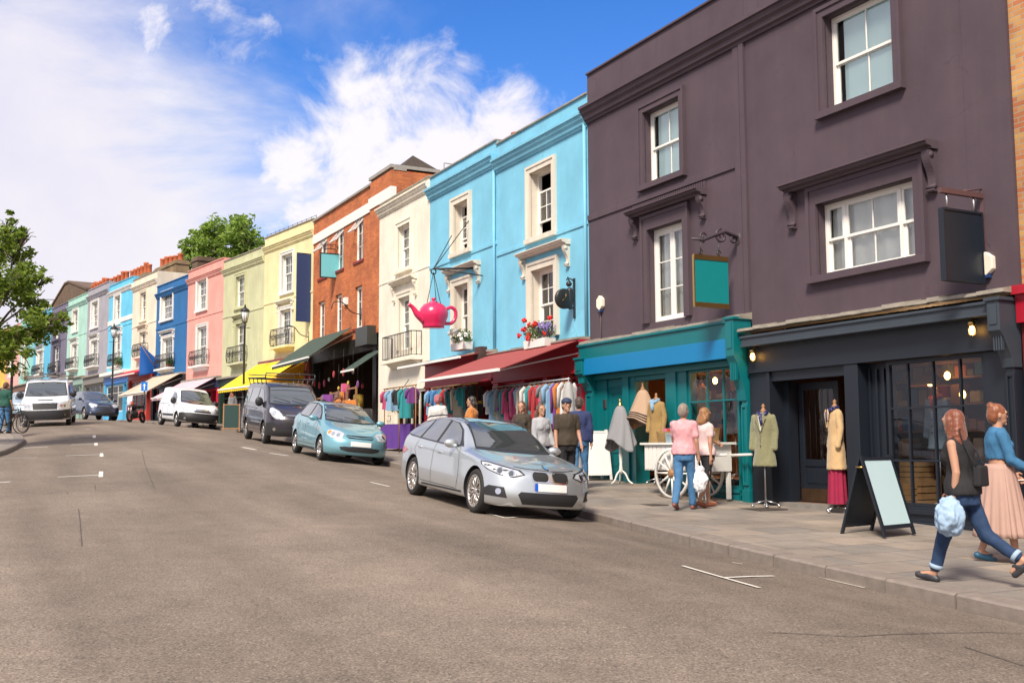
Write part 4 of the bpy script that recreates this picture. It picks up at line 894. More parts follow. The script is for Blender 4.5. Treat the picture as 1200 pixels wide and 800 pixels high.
# ------------------------------------------------------------------ far houses
def shopfront(h, zt, mat, wmat=None, fh=.5, riser=.6, bays=3, inter=DARK, door=True, fasc=None):
    w = h.w; mb = MB(); mb.box(.004, w-.004, -.16, .05, zt-fh, zt); mb.build('fascia', fasc or mat, h.e, bevel=.01)
    mb = MB(); mb.box(.004, w-.004, -.3, .05, zt, zt+.1); mb.build('shop_cornice', LEAD if wmat is None else wmat, h.e, bevel=.01)
    for a, b in ((.004, .3), (w-.3, w-.004)): pilaster(h, a, b, -.3, zt-fh-.001, mat)
    d = w-1.35 if door else w-.3
    mb = MB(); mb.box(.3, d, -.06, .12, -.3, riser); mb.build('stall_riser', mat, h.e); mb = MB(); mb.box(.3, w-.3, -.05, .1, zt-fh-.12, zt-fh-.001); mb.build('window_head', mat, h.e)
    glazing(h, .3, d, riser, zt-fh-.12, -.02, [lerp(.3, d, k/bays) for k in range(1, bays)], [lerp(riser, zt-fh-.12, .72)], wmat or mat)
    if door: paneldoor(h, d+.08, w-.32, .02, zt-fh-.14, .3, wmat or mat, kick=False); mb = MB(); mb.box(d, d+.08, -.06, .36, -.2, zt-fh-.12); mb.build('door_frame', mat, h.e)
    room(h, .1, w-.1, .4, 2.6, h.zA+.01, zt-fh, inter)
def C(name, c, dirt=.15): return stucco(name + '_stucco', c, dirt=dirt)
WT = stucco('white_trim', (.74, .72, .68), .55, dirt=.15)
def farhouse(xl, xr, label, mat, top, up, lw, zsh, sc=2, trim=None, cur='curtain', hooded=True, bal=None, balc=None, corn=.3, strc=True, lwstyle='sash', cmat=None, cornmat=None, cornz=None):
    h = House(FARP[xr], FARP[xl], label); trim = trim or WT
    zt = h.q(xl, top)[1]; U = rect(h, *up); Lw = rect(h, *lw); zs = h.q(xl, zsh)[1]
    U[1] = min(U[1], h.w-.4); Lw[1] = min(Lw[1], h.w-.4)
    wall(h, zs-.1, zt, [U, Lw], mat, rmat=trim); coping(h, zt, cmat or mat, .05); roof(h, zt, rise=.8); room_dark_sheet(h, zs, zt-.5)
    sash(h, U, sc, 2, cur=cur); sash(h, Lw, sc, 2, cur=cur)
    architrave(h, U, .15, .05, trim); architrave(h, Lw, .15, .05, trim, sill=False)
    if hooded: hood(h, Lw[0]-.28, Lw[1]+.28, Lw[3]+.42, trim, .24, .35, .1)
    if corn: cornice(h, zt-(cornz or .45), corn, .18, cornmat or mat)
    if strc: band(h, (U[2]+Lw[3])/2+.15, .1, .03, mat)
    if bal: balcony(h, Lw[0]-.35, Lw[1]+.35, Lw[2]-.02, .8, .32, mat=bal, slab=balc or trim)
    h.zt = zt; h.zs = zs; h.Lw = Lw; return h
YEL = C('pale_yellow', (.72, .64, .36)); OLV = C('olive_cream', (.52, .52, .32), .3); PNK = C('salmon_pink', (.72, .33, .28)); DBL = C('royal_blue', (.02, .13, .33)); WHT = C('ivory', (.7, .62, .5)); LBL = C('bright_blue', (.13, .5, .72)); GRY = C('mauve_grey', (.33, .32, .36)); MNT = C('mint', (.36, .58, .5)); DPU = C('slate_purple', (.15, .14, .2)); CBL = C('cyan_blue', (.1, .42, .62)); TMT = C('pale_teal', (.26, .56, .52)); PK2 = C('pale_pink', (.68, .36, .33)); YL2 = C('mustard', (.7, .42, .08))
H7 = farhouse(365, 307, 'pale yellow house joined to the orange brick building, curved black balcony', YEL, 258, ((331, 300), (343, 340)), ((329, 364), (341, 404)), 415, bal=IRON, balc=YEL, cmat=LEAD)
h = H7; mb = MB()
for k in range(12): mb.tube([(h.w*k/11, .1, h.zt), (h.w*k/11, .1, h.zt+.2)], .015, 4)
mb.tube([(0, .1, h.zt+.18), (h.w, .1, h.zt+.18)], .01, 4); mb.build('roof_spikes', IRON, h.e)
YAW = plain('yellow_canvas', (.8, .56, .01), .7, var=.06)
mb = MB(); mb.box(.004, h.w-.004, -.25, .05, h.zs-.15, h.zs); mb.build('shop_cornice', plain('maroon_paint', (.2, .03, .03), .5), h.e)
shopfront(h, h.zs-.2, plain('red_brown_shop', (.22, .05, .03), .5), inter=plain('bright_goods_interior', (.16, .06, .05), .9, var=.9, vs=3))
awning(h, 0.05, h.w-.2, h.zs-.1, 1.9, 1.25, YAW, y0=-.26)
mb = MB(); mb.smooth = True; OR = plain('orange_drape', (.75, .36, .01), .7, var=.1, vs=2)
mb.sheet(lambda i, j: (h.w-.15+.06*sin(j*14), -.3-i*1.9, h.zs-.3-i*1.0-j*(1.25-.3*i)), 12, 24); mb.build('side_curtain', OR, h.e)
H8 = farhouse(307, 259, 'weathered olive cream house with dark green shop, between yellow and pink houses', OLV, 290, ((277, 325), (287, 358)), ((277, 380), (286, 424)), 436, bal=IRON, balc=OLV, trim=OLV, cmat=LEAD)
GSH = plain('bottle_green_paint', (.012, .035, .022), .5, var=.2); shopfront(H8, H8.zs-.1, GSH, inter=plain('green_shop_interior', (.1, .05, .05), .9, var=.9, vs=3), door=False)
chimney(H8, 1.2, 1.9, 3, 4, H8.zt-.5, H8.zt+.35, 2, BRKB, plain('red_pot', (.5, .02, .02), .5), .8)
H9 = farhouse(259, 217, 'salmon pink house next to the royal blue one, striped awning', PNK, 304, ((232, 330), (242, 361)), ((232, 384), (242, 427)), 440, bal=IRON, hooded=False)
REDS = plain('raspberry_shop', (.45, .01, .04), .5); shopfront(H9, H9.zs-.1, REDS, fasc=plain('navy_fascia', (.02, .03, .09), .5))
awning(H9, .1, H9.w-.3, H9.zs-.05, 1.7, .95, stripemat('striped_canvas', (.7, .66, .66), (.42, .12, .22), .14), y0=-.2)
H10 = farhouse(217, 180.5, 'royal blue house with white framed windows beside the pink house', DBL, 324, ((190, 345), (202, 372)), ((191, 397), (202, 430)), 436, bal=IRON, cornmat=DBL)
shopfront(H10, H10.zs-.1, plain('dark_blue_shop', (.015, .02, .03), .5), inter=plain('bags_interior', (.12, .06, .02), .9, var=.9, vs=3))
BEI = plain('beige_canvas', (.5, .4, .3), .8, var=.1); awning(H10, .2, H10.w-.1, H10.zs, 1.9, 1.1, BEI, y0=-.2)
H11 = farhouse(180.5, 152, 'ivory house with red shop left of the royal blue house', WHT, 319, ((165, 344), (171, 374)), ((164, 390), (171, 417)), 430, bal=IRON, trim=WHT, cmat=LEAD)
shopfront(H11, H11.zs-.1, plain('brick_red_shop', (.42, .045, .03), .5)); awning(H11, .1, H11.w-.1, H11.zs, 1.0, .4, plain('red_canvas', (.55, .01, .03), .8), y0=-.2, val=.1)
H12 = farhouse(152, 124, 'bright sky blue house with white string course and blue shopfront, behind lamp post', LBL, 326, ((135, 348), (140.5, 378)), ((135, 392), (141, 428)), 435, bal=IRON, cornmat=WT, cmat=LBL)
band(H12, (H12.Lw[3] + 1.0), .3, .05, WT, name='white_band'); shopfront(H12, H12.zs-.15, plain('azure_shop', (.08, .4, .65), .5), wmat=WT, fasc=plain('cobalt_fascia', (.02, .14, .45), .5), inter=plain('pale_interior', (.3, .24, .2), .9, var=.5))
mb = MB(); mb.box(-.02, H12.w+.02, -.5, 0, H12.zs-.1, H12.zs+.12); mb.build('shop_canopy', WT, H12.e, bevel=.02)
H13 = farhouse(124, 99, 'mauve grey house between the mint and bright blue houses', GRY, 332, ((108, 355), (114.5, 382)), ((107, 400), (114, 428)), 437, bal=IRON)
shopfront(H13, H13.zs-.1, plain('stone_grey_shop', (.18, .165, .15), .6))
H14 = farhouse(99, 76, 'mint green house between grey and slate purple houses', MNT, 345, ((86, 365), (91, 387)), ((84.5, 404), (90, 431)), 440, bal=IRON); shopfront(H14, H14.zs-.1, plain('sage_shop', (.22, .33, .28), .6))
H15 = farhouse(76, 57, 'slate purple house left of the mint house', DPU, 356, ((65, 374), (70, 396)), ((63.5, 406), (69, 436)), 442, trim=plain('purple_trim', (.1, .09, .14), .6), bal=IRON); shopfront(H15, H15.zs-.1, GSH)
H16 = farhouse(57, 37, 'cyan blue house left of the slate purple house', CBL, 363, ((46, 382), (50, 400)), ((44, 412), (50, 438)), 446, bal=IRON); shopfront(H16, H16.zs-.1, plain('beige_shop', (.35, .27, .18), .6))
H17 = farhouse(37, 21, 'pale teal house behind the tree with plants on its ledge', TMT, 372, ((27, 388), (31, 404)), ((26.5, 416), (31, 440)), 448); shopfront(H17, H17.zs-.1, plain('brown_shop', (.14, .07, .04), .6))
H18 = farhouse(21, 5, 'pale pink house behind the tree', PK2, 380, ((11, 392), (15, 408)), ((11, 418), (15, 441)), 452); shopfront(H18, H18.zs-.1, plain('brown_shop', (.14, .07, .04), .6))
H19 = farhouse(5, -12, 'mustard yellow house at the left edge of the row', YL2, 386, ((-5, 396), (-1, 410)), ((-5, 420), (-1, 443)), 454); shopfront(H19, H19.zs-.1, plain('brown_shop', (.14, .07, .04), .6))
# chimney stacks on party walls
TAN = brickmat('tan_brick', (.3, .2, .1), (.24, .15, .08), (.2, .16, .1))
chimney(H10, H10.w-1.2, H10.w-.3, .6, 4.0, H10.zt-.5, H10.zt+1.15, 0, BRKB)
chimney(H11, .3, H11.w-.3, 1.2, 2.0, H11.zt-.5, H11.zt+.8, 5, TAN, ph=.6)
chimney(H13, .2, H13.w-.4, 2.5, 3.3, H13.zt-.5, H13.zt+.9, 6, TAN, ph=.8)
chimney(H15, .2, H15.w-.2, 2.5, 3.4, H15.zt-.5, H15.zt+1.3, 6, BRKB, ph=.9); chimney(H14, .2, H14.w-.4, 2.5, 3.4, H14.zt-.5, H14.zt+1.2, 5, BRKB, ph=.9)
chimney(H16, .2, H16.w-.2, 2.5, 3.4, H16.zt-.5, H16.zt+.8, 6, BRKB, ph=.7); chimney(H12, 3.2, H12.w-.2, 2.0, 2.8, H12.zt-.5, H12.zt+.5, 2, TAN, ph=.7)
# gabled brick building behind the row
gp = atD(74, 400, 101); gb = empty('brick_building', (gp.x, gp.y, 1.5), H15.rz, 'dark brick gable rising behind the slate purple and cyan houses', 'building')
mb = MB(); zt = (525-332)/F*gp.y - 1.5; mb.prism([(-6, 0), (8, 0), (8, zt-1.5), (1.5, zt), (0, zt), (-6, zt-1.9)], 'y', 0, 6); mb.build('gable_wall', BRKB, gb, fix=True)
mb = MB(); mb.prism([(-6.2, zt-1.9), (0, zt+.02), (1.5, zt+.02), (8.2, zt-1.5), (8.2, zt-1.3), (1.5, zt+.2), (0, zt+.2), (-6.2, zt-1.7)], 'y', -.1, 6.1); mb.build('coping', BRKB, gb, fix=True)
# ------------------------------------------------------------------ vehicles
CARGLASS = plain('car_glass', (.035, .045, .045), .04, var=.3, vs=1.5, spec=1.0)
CARGLASS.node_tree.nodes['Principled BSDF'].inputs['Coat Weight'].default_value = 1; CARGLASS.node_tree.nodes['Principled BSDF'].inputs['Coat IOR'].default_value = 2.0
TRIM = plain('black_plastic', (.018, .018, .02), .55, var=.15)
RUBBER = plain('tyre_rubber', (.018, .017, .016), .8, var=.2, vs=20)
ALLOY = plain('alloy', (.5, .48, .46), .3, metal=.9)
CHROME = plain('chrome', (.75, .76, .78), .12, metal=1)
LAMPG = plain('lamp_glass', (.55, .57, .6), .08, coat=1, var=.25, vs=25, metal=.3)
LAMPR = plain('red_lens', (.45, .01, .01), .15, coat=1)
AMBER = plain('amber_lens', (.7, .22, .02), .15, coat=1)
PLATE = plain('number_plate', (.7, .7, .68), .4, var=.02)
SEAM = plain('panel_gap', (.012, .012, .012), .7)
def catmull(P, n=4, closed=False):
    r = []; m = len(P)
    for i in range(m if closed else m-1):
        p0, p1, p2, p3 = (P[(i-1) % m], P[i], P[(i+1) % m], P[(i+2) % m]) if closed else (P[max(i-1, 0)], P[i], P[i+1], P[min(i+2, m-1)])
        for k in range(n):
            t = k/n; r.append(tuple(.5*((2*b) + (-a+c)*t + (2*a-5*b+4*c-d)*t*t + (-a+3*b-3*c+d)*t**3) for a, b, c, d in zip(p0, p1, p2, p3)))
    if not closed: r.append(tuple(P[-1]))
    return r
class Car:
    def __init__(s, T, matname, label, cat, group=None, name='parked_car'):
        s.T = T; s.L = T['L']; s.e = empty(name, (0, 0, 0), 0, label, cat, group); s.paint = matname
        s.fx = T['fx']; s.rx = T['fx'] + T['wb']; s.r = T['r']; s.xm = (s.fx+s.rx)/2; s.shell()
    def add(s, o, par=None):
        if par is None: o.parent = s.e; o.location = (-s.xm, 0, 0)
        else: o.parent = par
        return o
    def shell(s):
        T = s.T; L = s.L; W_ = T['W']; RF, RR = T.get('RF', .5), T.get('RR', .25); pw = T.get('pw', 2.6)
        xs = [0]; 
        xs = sorted(set([round(RF*(1-cos(k/14*pi/2)), 4) for k in range(15)] + [round(L - RR*(1-cos(k/10*pi/2)), 4) for k in range(11)] + [round(RF + (L-RF-RR)*k/70, 4) for k in range(71)]))
        rows = []
        for x in xs:
            m = 1.0
            if x < RF: m = max(0, 1-(1-x/RF)**pw)**(1/pw)
            if x > L-RR: m = min(m, max(0, 1-(1-(L-x)/RR)**pw)**(1/pw))
            m = max(m, .02)
            zb, zs, zt = pchip(T['zb'], x), pchip(T['belt'], x), pchip(T['top'], x)
            wm = W_*pchip(T.get('plan', [(0, .96), (L*.2, 1), (L*.75, 1), (L, .95)]), x); wt = pchip(T['wt'], x)
            k = min(max((zt-zs)/.45, 0), 1); h = zs-zb; tuck = T.get('tuck', .06)
            P = [(0, zb), (wm*.7, zb), (wm-.06, zb+.015), (wm-.015, zb+.1), (wm, zb+h*.42), (wm-.012, zb+h*.7), (wm-.02, zb+h*.86), (wm-.035-.02*k, zs-.015), (lerp(wm-.06, wt+.0, .06+.1*(1-k)), zs+(zt-zs)*lerp(.3, .06, k)),
                 (lerp(wm-.07, wt, .55), lerp(zs, zt, lerp(.68, .5, k))), (wt, zt-lerp(.012, .06, k)), (wt-.09, zt-lerp(.005, .018, k)), (wt*.45, zt-.002), (0, zt)]
            P = catmull(P, 3)
            bul = T.get('nose')
            row = []
            for y, z in P:
                dx = 0
                if bul: dx += pchip(bul, z) * exp(-(x/.45)**2)
                if T.get('tail'): dx += pchip(T['tail'], z) * exp(-((L-x)/.4)**2)
                row.append((x+dx, y*m, z))
            rows.append(row)
        mb = MB(); mb.smooth = True; n = len(rows[0])
        idx = []
        for row in rows:
            r = [mb.pt(p) for p in row] + [mb.pt((p[0], -p[1], p[2])) for p in row[1:-1][::-1]]
            idx.append(r)
        for A, B in zip(idx, idx[1:]):
            m_ = len(A)
            for k in range(m_): mb.face((A[k], B[k], B[(k+1) % m_], A[(k+1) % m_]))
        for ring in (idx[0], idx[-1]):
            m_ = len(ring)
            for k in range((m_-2)//2 + 0):
                a_, b_, c_, d_ = ring[k], ring[k+1], ring[(m_-k-1) % m_], ring[(m_-k) % m_]
                f_ = []
                for q in (a_, b_, c_, d_):
                    if q not in f_: f_.append(q)
                if len(f_) > 2: mb.face(f_)
        s.bvh = BVHTree.FromPolygons([tuple(v) for v in mb.v], mb.f)
        body = mb.build('body', [s.paint, TRIM], None, fix=True)
        # wheel arches
        cut = MB(); ra = T.get('arch', s.r + .055)
        for x in (s.fx, s.rx):
            for sg in (1, -1):
                y0, y1 = sg*(W_-.32), sg*(W_+.2); cut.mi = 1
                cut.lathe([(ra, min(y0, y1)), (ra, max(y0, y1))], 40, 'y', (x, 0, s.r+.01))
        co = cut.build('cutter', [s.paint, TRIM], None, fix=True)
        bm = body.modifiers.new('b', 'BOOLEAN'); bm.object = co; bm.operation = 'DIFFERENCE'; bm.solver = 'EXACT'
        try: bm.material_mode = 'INDEX'
        except Exception: pass
        dg = bpy.context.evaluated_depsgraph_get(); me = bpy.data.meshes.new_from_object(body.evaluated_get(dg)); body.modifiers.clear(); body.data = me
        me.polygons.foreach_set('use_smooth', [True]*len(me.polygons)); me.set_sharp_from_angle(angle=R(38))
        bpy.data.objects.remove(co)
        s.body = s.add(body); s.add(body)
    def proj(s, poly, th, side=1, off=.004, mat=None, name='panel', smooth=0, grid=.06, par=None, mb=None):
        if smooth: poly = catmull(poly, smooth, closed=True)
        th = R(th); d = V((cos(th), -side*sin(th), 0)); u = V((sin(th), side*cos(th), 0))
        b = bmesh.new(); b.faces.new([b.verts.new((p[0], p[1], 0)) for p in poly])
        us = [p[0] for p in poly]; vs = [p[1] for p in poly]
        for lo, hi, ax in ((min(us), max(us), 0), (min(vs), max(vs), 1)):
            n = int((hi-lo)/grid)
            for k in range(1, n+1):
                c = lo + (hi-lo)*k/(n+1); co = V((c, 0, 0)) if ax == 0 else V((0, c, 0)); no = V((1, 0, 0)) if ax == 0 else V((0, 1, 0))
                bmesh.ops.bisect_plane(b, geom=b.verts[:]+b.edges[:]+b.faces[:], plane_co=co, plane_no=no)
        ok = mb is not None; M_ = mb or MB(); M_.smooth = True; mp = {}
        for v in b.verts:
            o = u*v.co.x + V((0, 0, v.co.y)) - d*10
            hit, nrm, _, _ = s.bvh.ray_cast(o, d)
            if hit is None: 
                hit, nrm, _, _ = s.bvh.find_nearest(u*v.co.x + V((0, 0, v.co.y)) - d*.5)
            if nrm.dot(d) > 0: nrm = -nrm
            mp[v.index if False else v] = M_.pt(hit + nrm*off)
        for f in b.faces: M_.face([mp[v] for v in f.verts])
        b.free()
        if ok: return M_
        return s.add(M_.build(name, mat, None, fix=False), par)
    def strip(s, pts, w, th, side, mb, off=.003):
        for (a, b), (c, d) in zip(pts, pts[1:]):
            L_ = sqrt((c-a)**2+(d-b)**2); px, py = -(d-b)/L_*w/2, (c-a)/L_*w/2
            s.proj([(a+px, b+py), (c+px, d+py), (c-px, d-py), (a-px, b-py)], th, side, off, grid=.08, mb=mb)
    def circ(s, c, r, th, side, off, mat, name, n=16, par=None, sx=1):
        return s.proj([(c[0]+r*sx*cos(2*pi*k/n), c[1]+r*sin(2*pi*k/n)) for k in range(n)], th, side, off, mat, name, par=par, grid=.2)
    def wheels(s, spokes=10, style='twin', w=.21, rimr=.72, mat=None, yoff=.02):
        mat = mat or ALLOY; rr = s.r*rimr
        for x in (s.fx, s.rx):
            for sg in (1, -1):
                y = sg*(s.T['W']-yoff)
                q = lambda o: y - sg*o     # o measured inwards from the outer face
                e = newobj('wheel', None, s.e); e.location = (x-s.xm, y, s.r); e.empty_display_size = .1
                t = MB(); pr = [(rr-.0, w-.02), (s.r*.93, w-.005), (s.r, w*.8), (s.r, w*.2), (s.r*.94, .01), (rr+.03, -.004), (rr, .012)]
                t.lathe([(a, -sg*b) for a, b in pr], 36, 'y', cap=False); t.build('tyre', RUBBER, e, fix=False)
                m = MB(); m.lathe([(rr+.004, -sg*.006), (rr-.012, -sg*.0), (rr-.022, -sg*.03), (rr-.03, -sg*.15)], 36, 'y', cap=False)
                m.lathe([(.001, -sg*.018), (.045, -sg*.018), (.055, -sg*.04), (.055, -sg*.08)], 16, 'y', cap=False)
                for k in range(spokes):
                    a0 = 2*pi*k/spokes
                    for da, wd in (((-.09, .5), (.09, .5)) if style == 'twin' else ((0, 1.2),)):
                        c1, c2 = a0 + da*1.6, a0 + da*.9*0
                        p = lambda r_, a, o: (r_*sin(a), -sg*o, r_*cos(a))
                        m.tube([p(.04, c2, .035), p(rr*.5, (c1+c2)/2, .026), p(rr-.01, c1, .018)], [.016*wd*1.5, .013*wd*1.5, .014*wd*1.5], 6)
                m.build('rim', mat, e)
                dk = MB(); dk.lathe([(.001, -sg*.09), (rr-.03, -sg*.1), (rr-.03, -sg*.14)], 24, 'y', cap=False); dk.lathe([(.06, -sg*.075), (rr*.68, -sg*.075), (rr*.68, -sg*.088)], 24, 'y', cap=False); dk.build('brake_disc', TRIM, e)
    def mirror(s, x, y, z, sz=(.1, .12, .075), mat=None):
        for sg in (1, -1):
            m = MB(); m.ball((x, sg*(y+sz[1]*.6), z), (sz[0]*.75, sz[1], sz[2]), 14, 8); m.tube([(x, sg*(y-.08), z-.06), (x, sg*(y+.03), z-.03)], .02, 6)
            s.add(m.build('wing_mirror', mat or s.paint, None))
    def handle(s, x, z):
        for sg in (1, -1):
            hit, nrm, _, _ = s.bvh.ray_cast(V((x, sg*3, z)), V((0, -sg, 0)))
            m = MB(); y = hit.y + sg*.02; m.tube([(x-.09, y-sg*.02, z), (x-.07, y, z), (x+.07, y, z), (x+.09, y-sg*.02, z)], [.01, .014, .014, .01], 8); s.add(m.build('door_handle', s.paint, None))
    def place(s, pf, pr):
        """pf, pr: ground points of the front and rear wheel on the +y side"""
        X = (pr-pf).normalized(); Z = V((0, 0, 1)); Y = Z.cross(X).normalized(); tr = s.T['W']-.12
        c = (pf+pr)/2 - Y*tr
        A = c + Y*tr; B = c - Y*tr; A.z = zg(A); B.z = zg(B); X = (pr-pf).normalized(); Y = (A-B).normalized(); Z = X.cross(Y).normalized(); Y = Z.cross(X)
        c = (A+B)/2
        s.e.matrix_world = Matrix((X, Y, Z)).transposed().to_4x4(); s.e.location = c + V((0, 0, 0))
        s.e.rotation_euler = Matrix((X, Y, Z)).transposed().to_euler()
    def place_px(s, xf, Df, xr, keep=None):
        # front wheel column xf at depth Df; rear wheel where column xr gives the right wheelbase
        pf = on_ground(xf, Df); D = Df; best = None
        for i in range(800):
            D += .01; pr = on_ground(xr, D)
            if (pr-pf).length >= s.T['wb']: break
        s.place(pf, pr)
def rrect(x0, x1, y0, y1, r=.02):
    P = []
    for cx, cy, a0 in ((x1-r, y1-r, 0), (x0+r, y1-r, 90), (x0+r, y0+r, 180), (x1-r, y0+r, 270)):
        for k in range(4): a = R(a0+30*k); P.append((cx+r*cos(a), cy+r*sin(a)))
    return P
# ---- silver estate car
SILV = paint('silver_paint', (.56, .6, .62), .75)
T = dict(L=4.62, W=.905, fx=.80, wb=2.81, r=.337, RF=.62, RR=.4, pw=2.35, arch=.375,
  zb=[(0, .2), (.3, .17), (1.3, .19), (3.6, .19), (4.62, .3)],
  belt=[(0, .66), (.2, .71), (.7, .81), (1.3, .885), (2.2, .93), (3.4, .97), (4.2, 1.0), (4.5, .95), (4.62, .9)],
  top=[(0, .71), (.12, .76), (.35, .815), (.8, .885), (1.25, .955), (1.42, .985), (1.6, 1.09), (2.0, 1.30), (2.25, 1.385), (2.7, 1.435), (3.3, 1.425), (3.9, 1.375), (4.2, 1.32), (4.38, 1.15), (4.52, .99), (4.62, .93)],
  wt=[(0, .55), (.5, .62), (1.2, .66), (1.6, .66), (2.2, .565), (3.2, .575), (4.0, .55), (4.62, .6)],
  nose=[(.1, .07), (.2, -.01), (.35, -.06), (.5, -.04), (.62, -.01), (.74, .05), (.9, .12)], tail=[(.2, -.05), (.5, .03), (.8, .02), (1.0, -.02), (1.4, 0)])
c = Car(T, SILV, 'silver estate car at the kerb in front of the crimson shops', 'car', 'cars and vans parked along the right kerb')
dlo = [(1.56, .965), (1.75, 1.07), (2.05, 1.235), (2.35, 1.345), (2.75, 1.382), (3.4, 1.365), (3.9, 1.30), (4.25, 1.17), (4.33, 1.06), (4.1, 1.03), (3.2, .985), (2.2, .95)]
wins = [[(1.70, .975), (1.82, 1.07), (2.08, 1.215), (2.36, 1.32), (2.62, 1.355), (2.60, .985), (2.2, .968)], [(2.70, .99), (2.72, 1.36), (3.05, 1.362), (3.38, 1.345), (3.46, 1.02), (3.1, 1.002)], [(3.54, 1.02), (3.47, 1.335), (3.88, 1.275), (4.17, 1.15), (4.24, 1.065), (4.0, 1.045)]]
for sg in (1, -1):
    t = c.proj(dlo, 90, sg, .004, CHROME, 'window_trim')
    c.proj([(lerp(2.9, x, .985), lerp(1.17, z, .965)) for x, z in dlo], 90, sg, .007, TRIM, 'pillar_trim')
    for w_ in wins: c.proj(w_, 90, sg, .011, CARGLASS, 'side_window')
    mb = MB()
    for P in ([(1.60, .93), (1.50, .80), (1.44, .5), (1.5, .33)], [(2.65, .97), (2.67, .6), (2.66, .3)], [(3.5, 1.0), (3.58, .8), (3.45, .68), (3.3, .45), (3.2, .3)], [(1.5, .31), (3.15, .31)], [(4.36, 1.0), (4.3, .8), (4.2, .75), (4.45, .62)]): c.strip(P, .009, 90, sg, mb)
    c.add(mb.build('panel_gap', SEAM, None)); mb = MB(); c.strip([(1.28, .28), (3.1, .26)], .03, 90, sg, mb); c.add(mb.build('sill_trim', TRIM, None))
    hl = c.proj([(.33, .66), (.42, .72), (.7, .765), (.95, .8), (1.1, .8), (1.06, .755), (.92, .69), (.7, .63), (.48, .605)], 42, sg, .006, TRIM, 'headlight')
    g = c.proj([(.36, .66), (.45, .708), (.72, .75), (.93, .782), (1.06, .788), (1.03, .752), (.9, .698), (.7, .642), (.5, .62)], 42, sg, .009, LAMPG, 'lens')
    g.parent = hl; g.location = (0, 0, 0)
    for cx, cy in ((.53, .663), (.71, .692)):
        g = c.circ((cx, cy), .05, 42, sg, .013, CHROME, 'reflector'); g.parent = hl; g.location = (0, 0, 0); g = c.circ((cx, cy), .034, 42, sg, .016, CARGLASS, 'projector'); g.parent = hl; g.location = (0, 0, 0)
    c.proj([(.6, .31), (.66, .46), (.9, .47), (.98, .42), (.97, .32)], 30, sg, .005, TRIM, 'side_intake'); c.circ((.74, .395), .045, 30, sg, .012, CHROME, 'fog_lamp')
    c.proj([(3.95+.0, .78), (4.3, .83), (4.5, .86), (4.52, .72), (4.2, .7)], 90, sg, .005, LAMPR, 'tail_lamp')
    k = c.proj(rrect(.025 if sg > 0 else -.3, .3 if sg > 0 else -.025, .565, .725, .055), 0, 1, .008, CHROME, 'grille')
    g = c.proj(rrect(.042 if sg > 0 else -.285, .285 if sg > 0 else -.042, .58, .71, .048), 0, 1, .012, SEAM, 'mesh'); g.parent = k; g.location = (0, 0, 0)
    mb = MB()
    for q in range(8): x = sg*(.066+.028*q); c.proj([(x-.003, .59), (x+.003, .59), (x+.003, .7), (x-.003, .7)], 0, 1, .018, mb=mb)
    g = c.add(mb.build('grille_slats', TRIM, None)); g.parent = k; g.location = (0, 0, 0)
    c.handle(2.35, .835) if sg > 0 else c.handle(3.3, .865)
c.proj([(-.42, .235), (-.5, .37), (-.46, .415), (.46, .415), (.5, .37), (.42, .235)], 0, 1, .005, TRIM, 'lower_grille')
c.proj([(-.66, .955), (-.64, 1.0), (-.585, 1.2), (-.53, 1.36), (-.3, 1.385), (.3, 1.385), (.53, 1.36), (.585, 1.2), (.64, 1.0), (.66, .955), (.3, .94), (-.3, .94)], 0, 1, .004, TRIM, 'windscreen_surround')
c.proj([(-.62, .99), (-.555, 1.2), (-.505, 1.345), (-.28, 1.37), (.28, 1.37), (.505, 1.345), (.555, 1.2), (.62, .99), (.3, .975), (-.3, .975)], 0, 1, .008, CARGLASS, 'windscreen')
pl = c.proj(rrect(-.26, .26, .44, .55, .01), 0, 1, .02, PLATE, 'number_plate'); g = c.proj(rrect(.215, .262, .44, .55, .008), 0, 1, .024, plain('plate_blue', (.0, .08, .5), .4), 'country_band'); g.parent = pl; g.location = (0, 0, 0)
mb = MB(); [c.strip([(sg*.04, .735), (sg*.32, .745), (sg*.5, .765)], .008, 0, 1, mb) for sg in (1, -1)]; c.add(mb.build('panel_gap', SEAM, None))
bd = c.circ((0, .768), .034, 0, 1, .01, CHROME, 'bonnet_roundel'); g = c.circ((0, .768), .02, 0, 1, .014, plain('roundel_blue', (.1, .3, .6), .3), 'roundel_centre'); g.parent = bd; g.location = (0, 0, 0)
mb = MB()
for sg in (1, -1): pass
for sg in (1, -1):
    c.proj([(.33*sg, .77), (.5*sg, .9), (.51*sg, .9), (.345*sg, .77)], 0, 1, .002, mb=mb)
for sg in (1, -1):
    m = MB(); m.tube([(2.15, sg*.52, 1.38), (2.4, sg*.565, 1.435), (3.2, sg*.56, 1.445), (3.9, sg*.54, 1.40), (4.15, sg*.52, 1.345)], [.008, .013, .013, .013, .008], 6); c.add(m.build('roof_rail', TRIM, None))
    m = MB(); m.tube([(1.5, sg*.1, 1.035), (1.62, sg*.3-.25, 1.1), (1.6, sg*.3+.25, 1.08)], .007, 4); c.add(m.build('wiper', TRIM, None))
c.mirror(1.78, .86, 1.0); c.wheels(10, 'twin', mat=plain('bright_alloy', (.6, .56, .52), .3, metal=.85))
c.place_px(559, 16.4, 487); silver = c
def hatch_details(c, front, wins, dlo, ws, doorl, hz, lampmat=LAMPG):
    pass
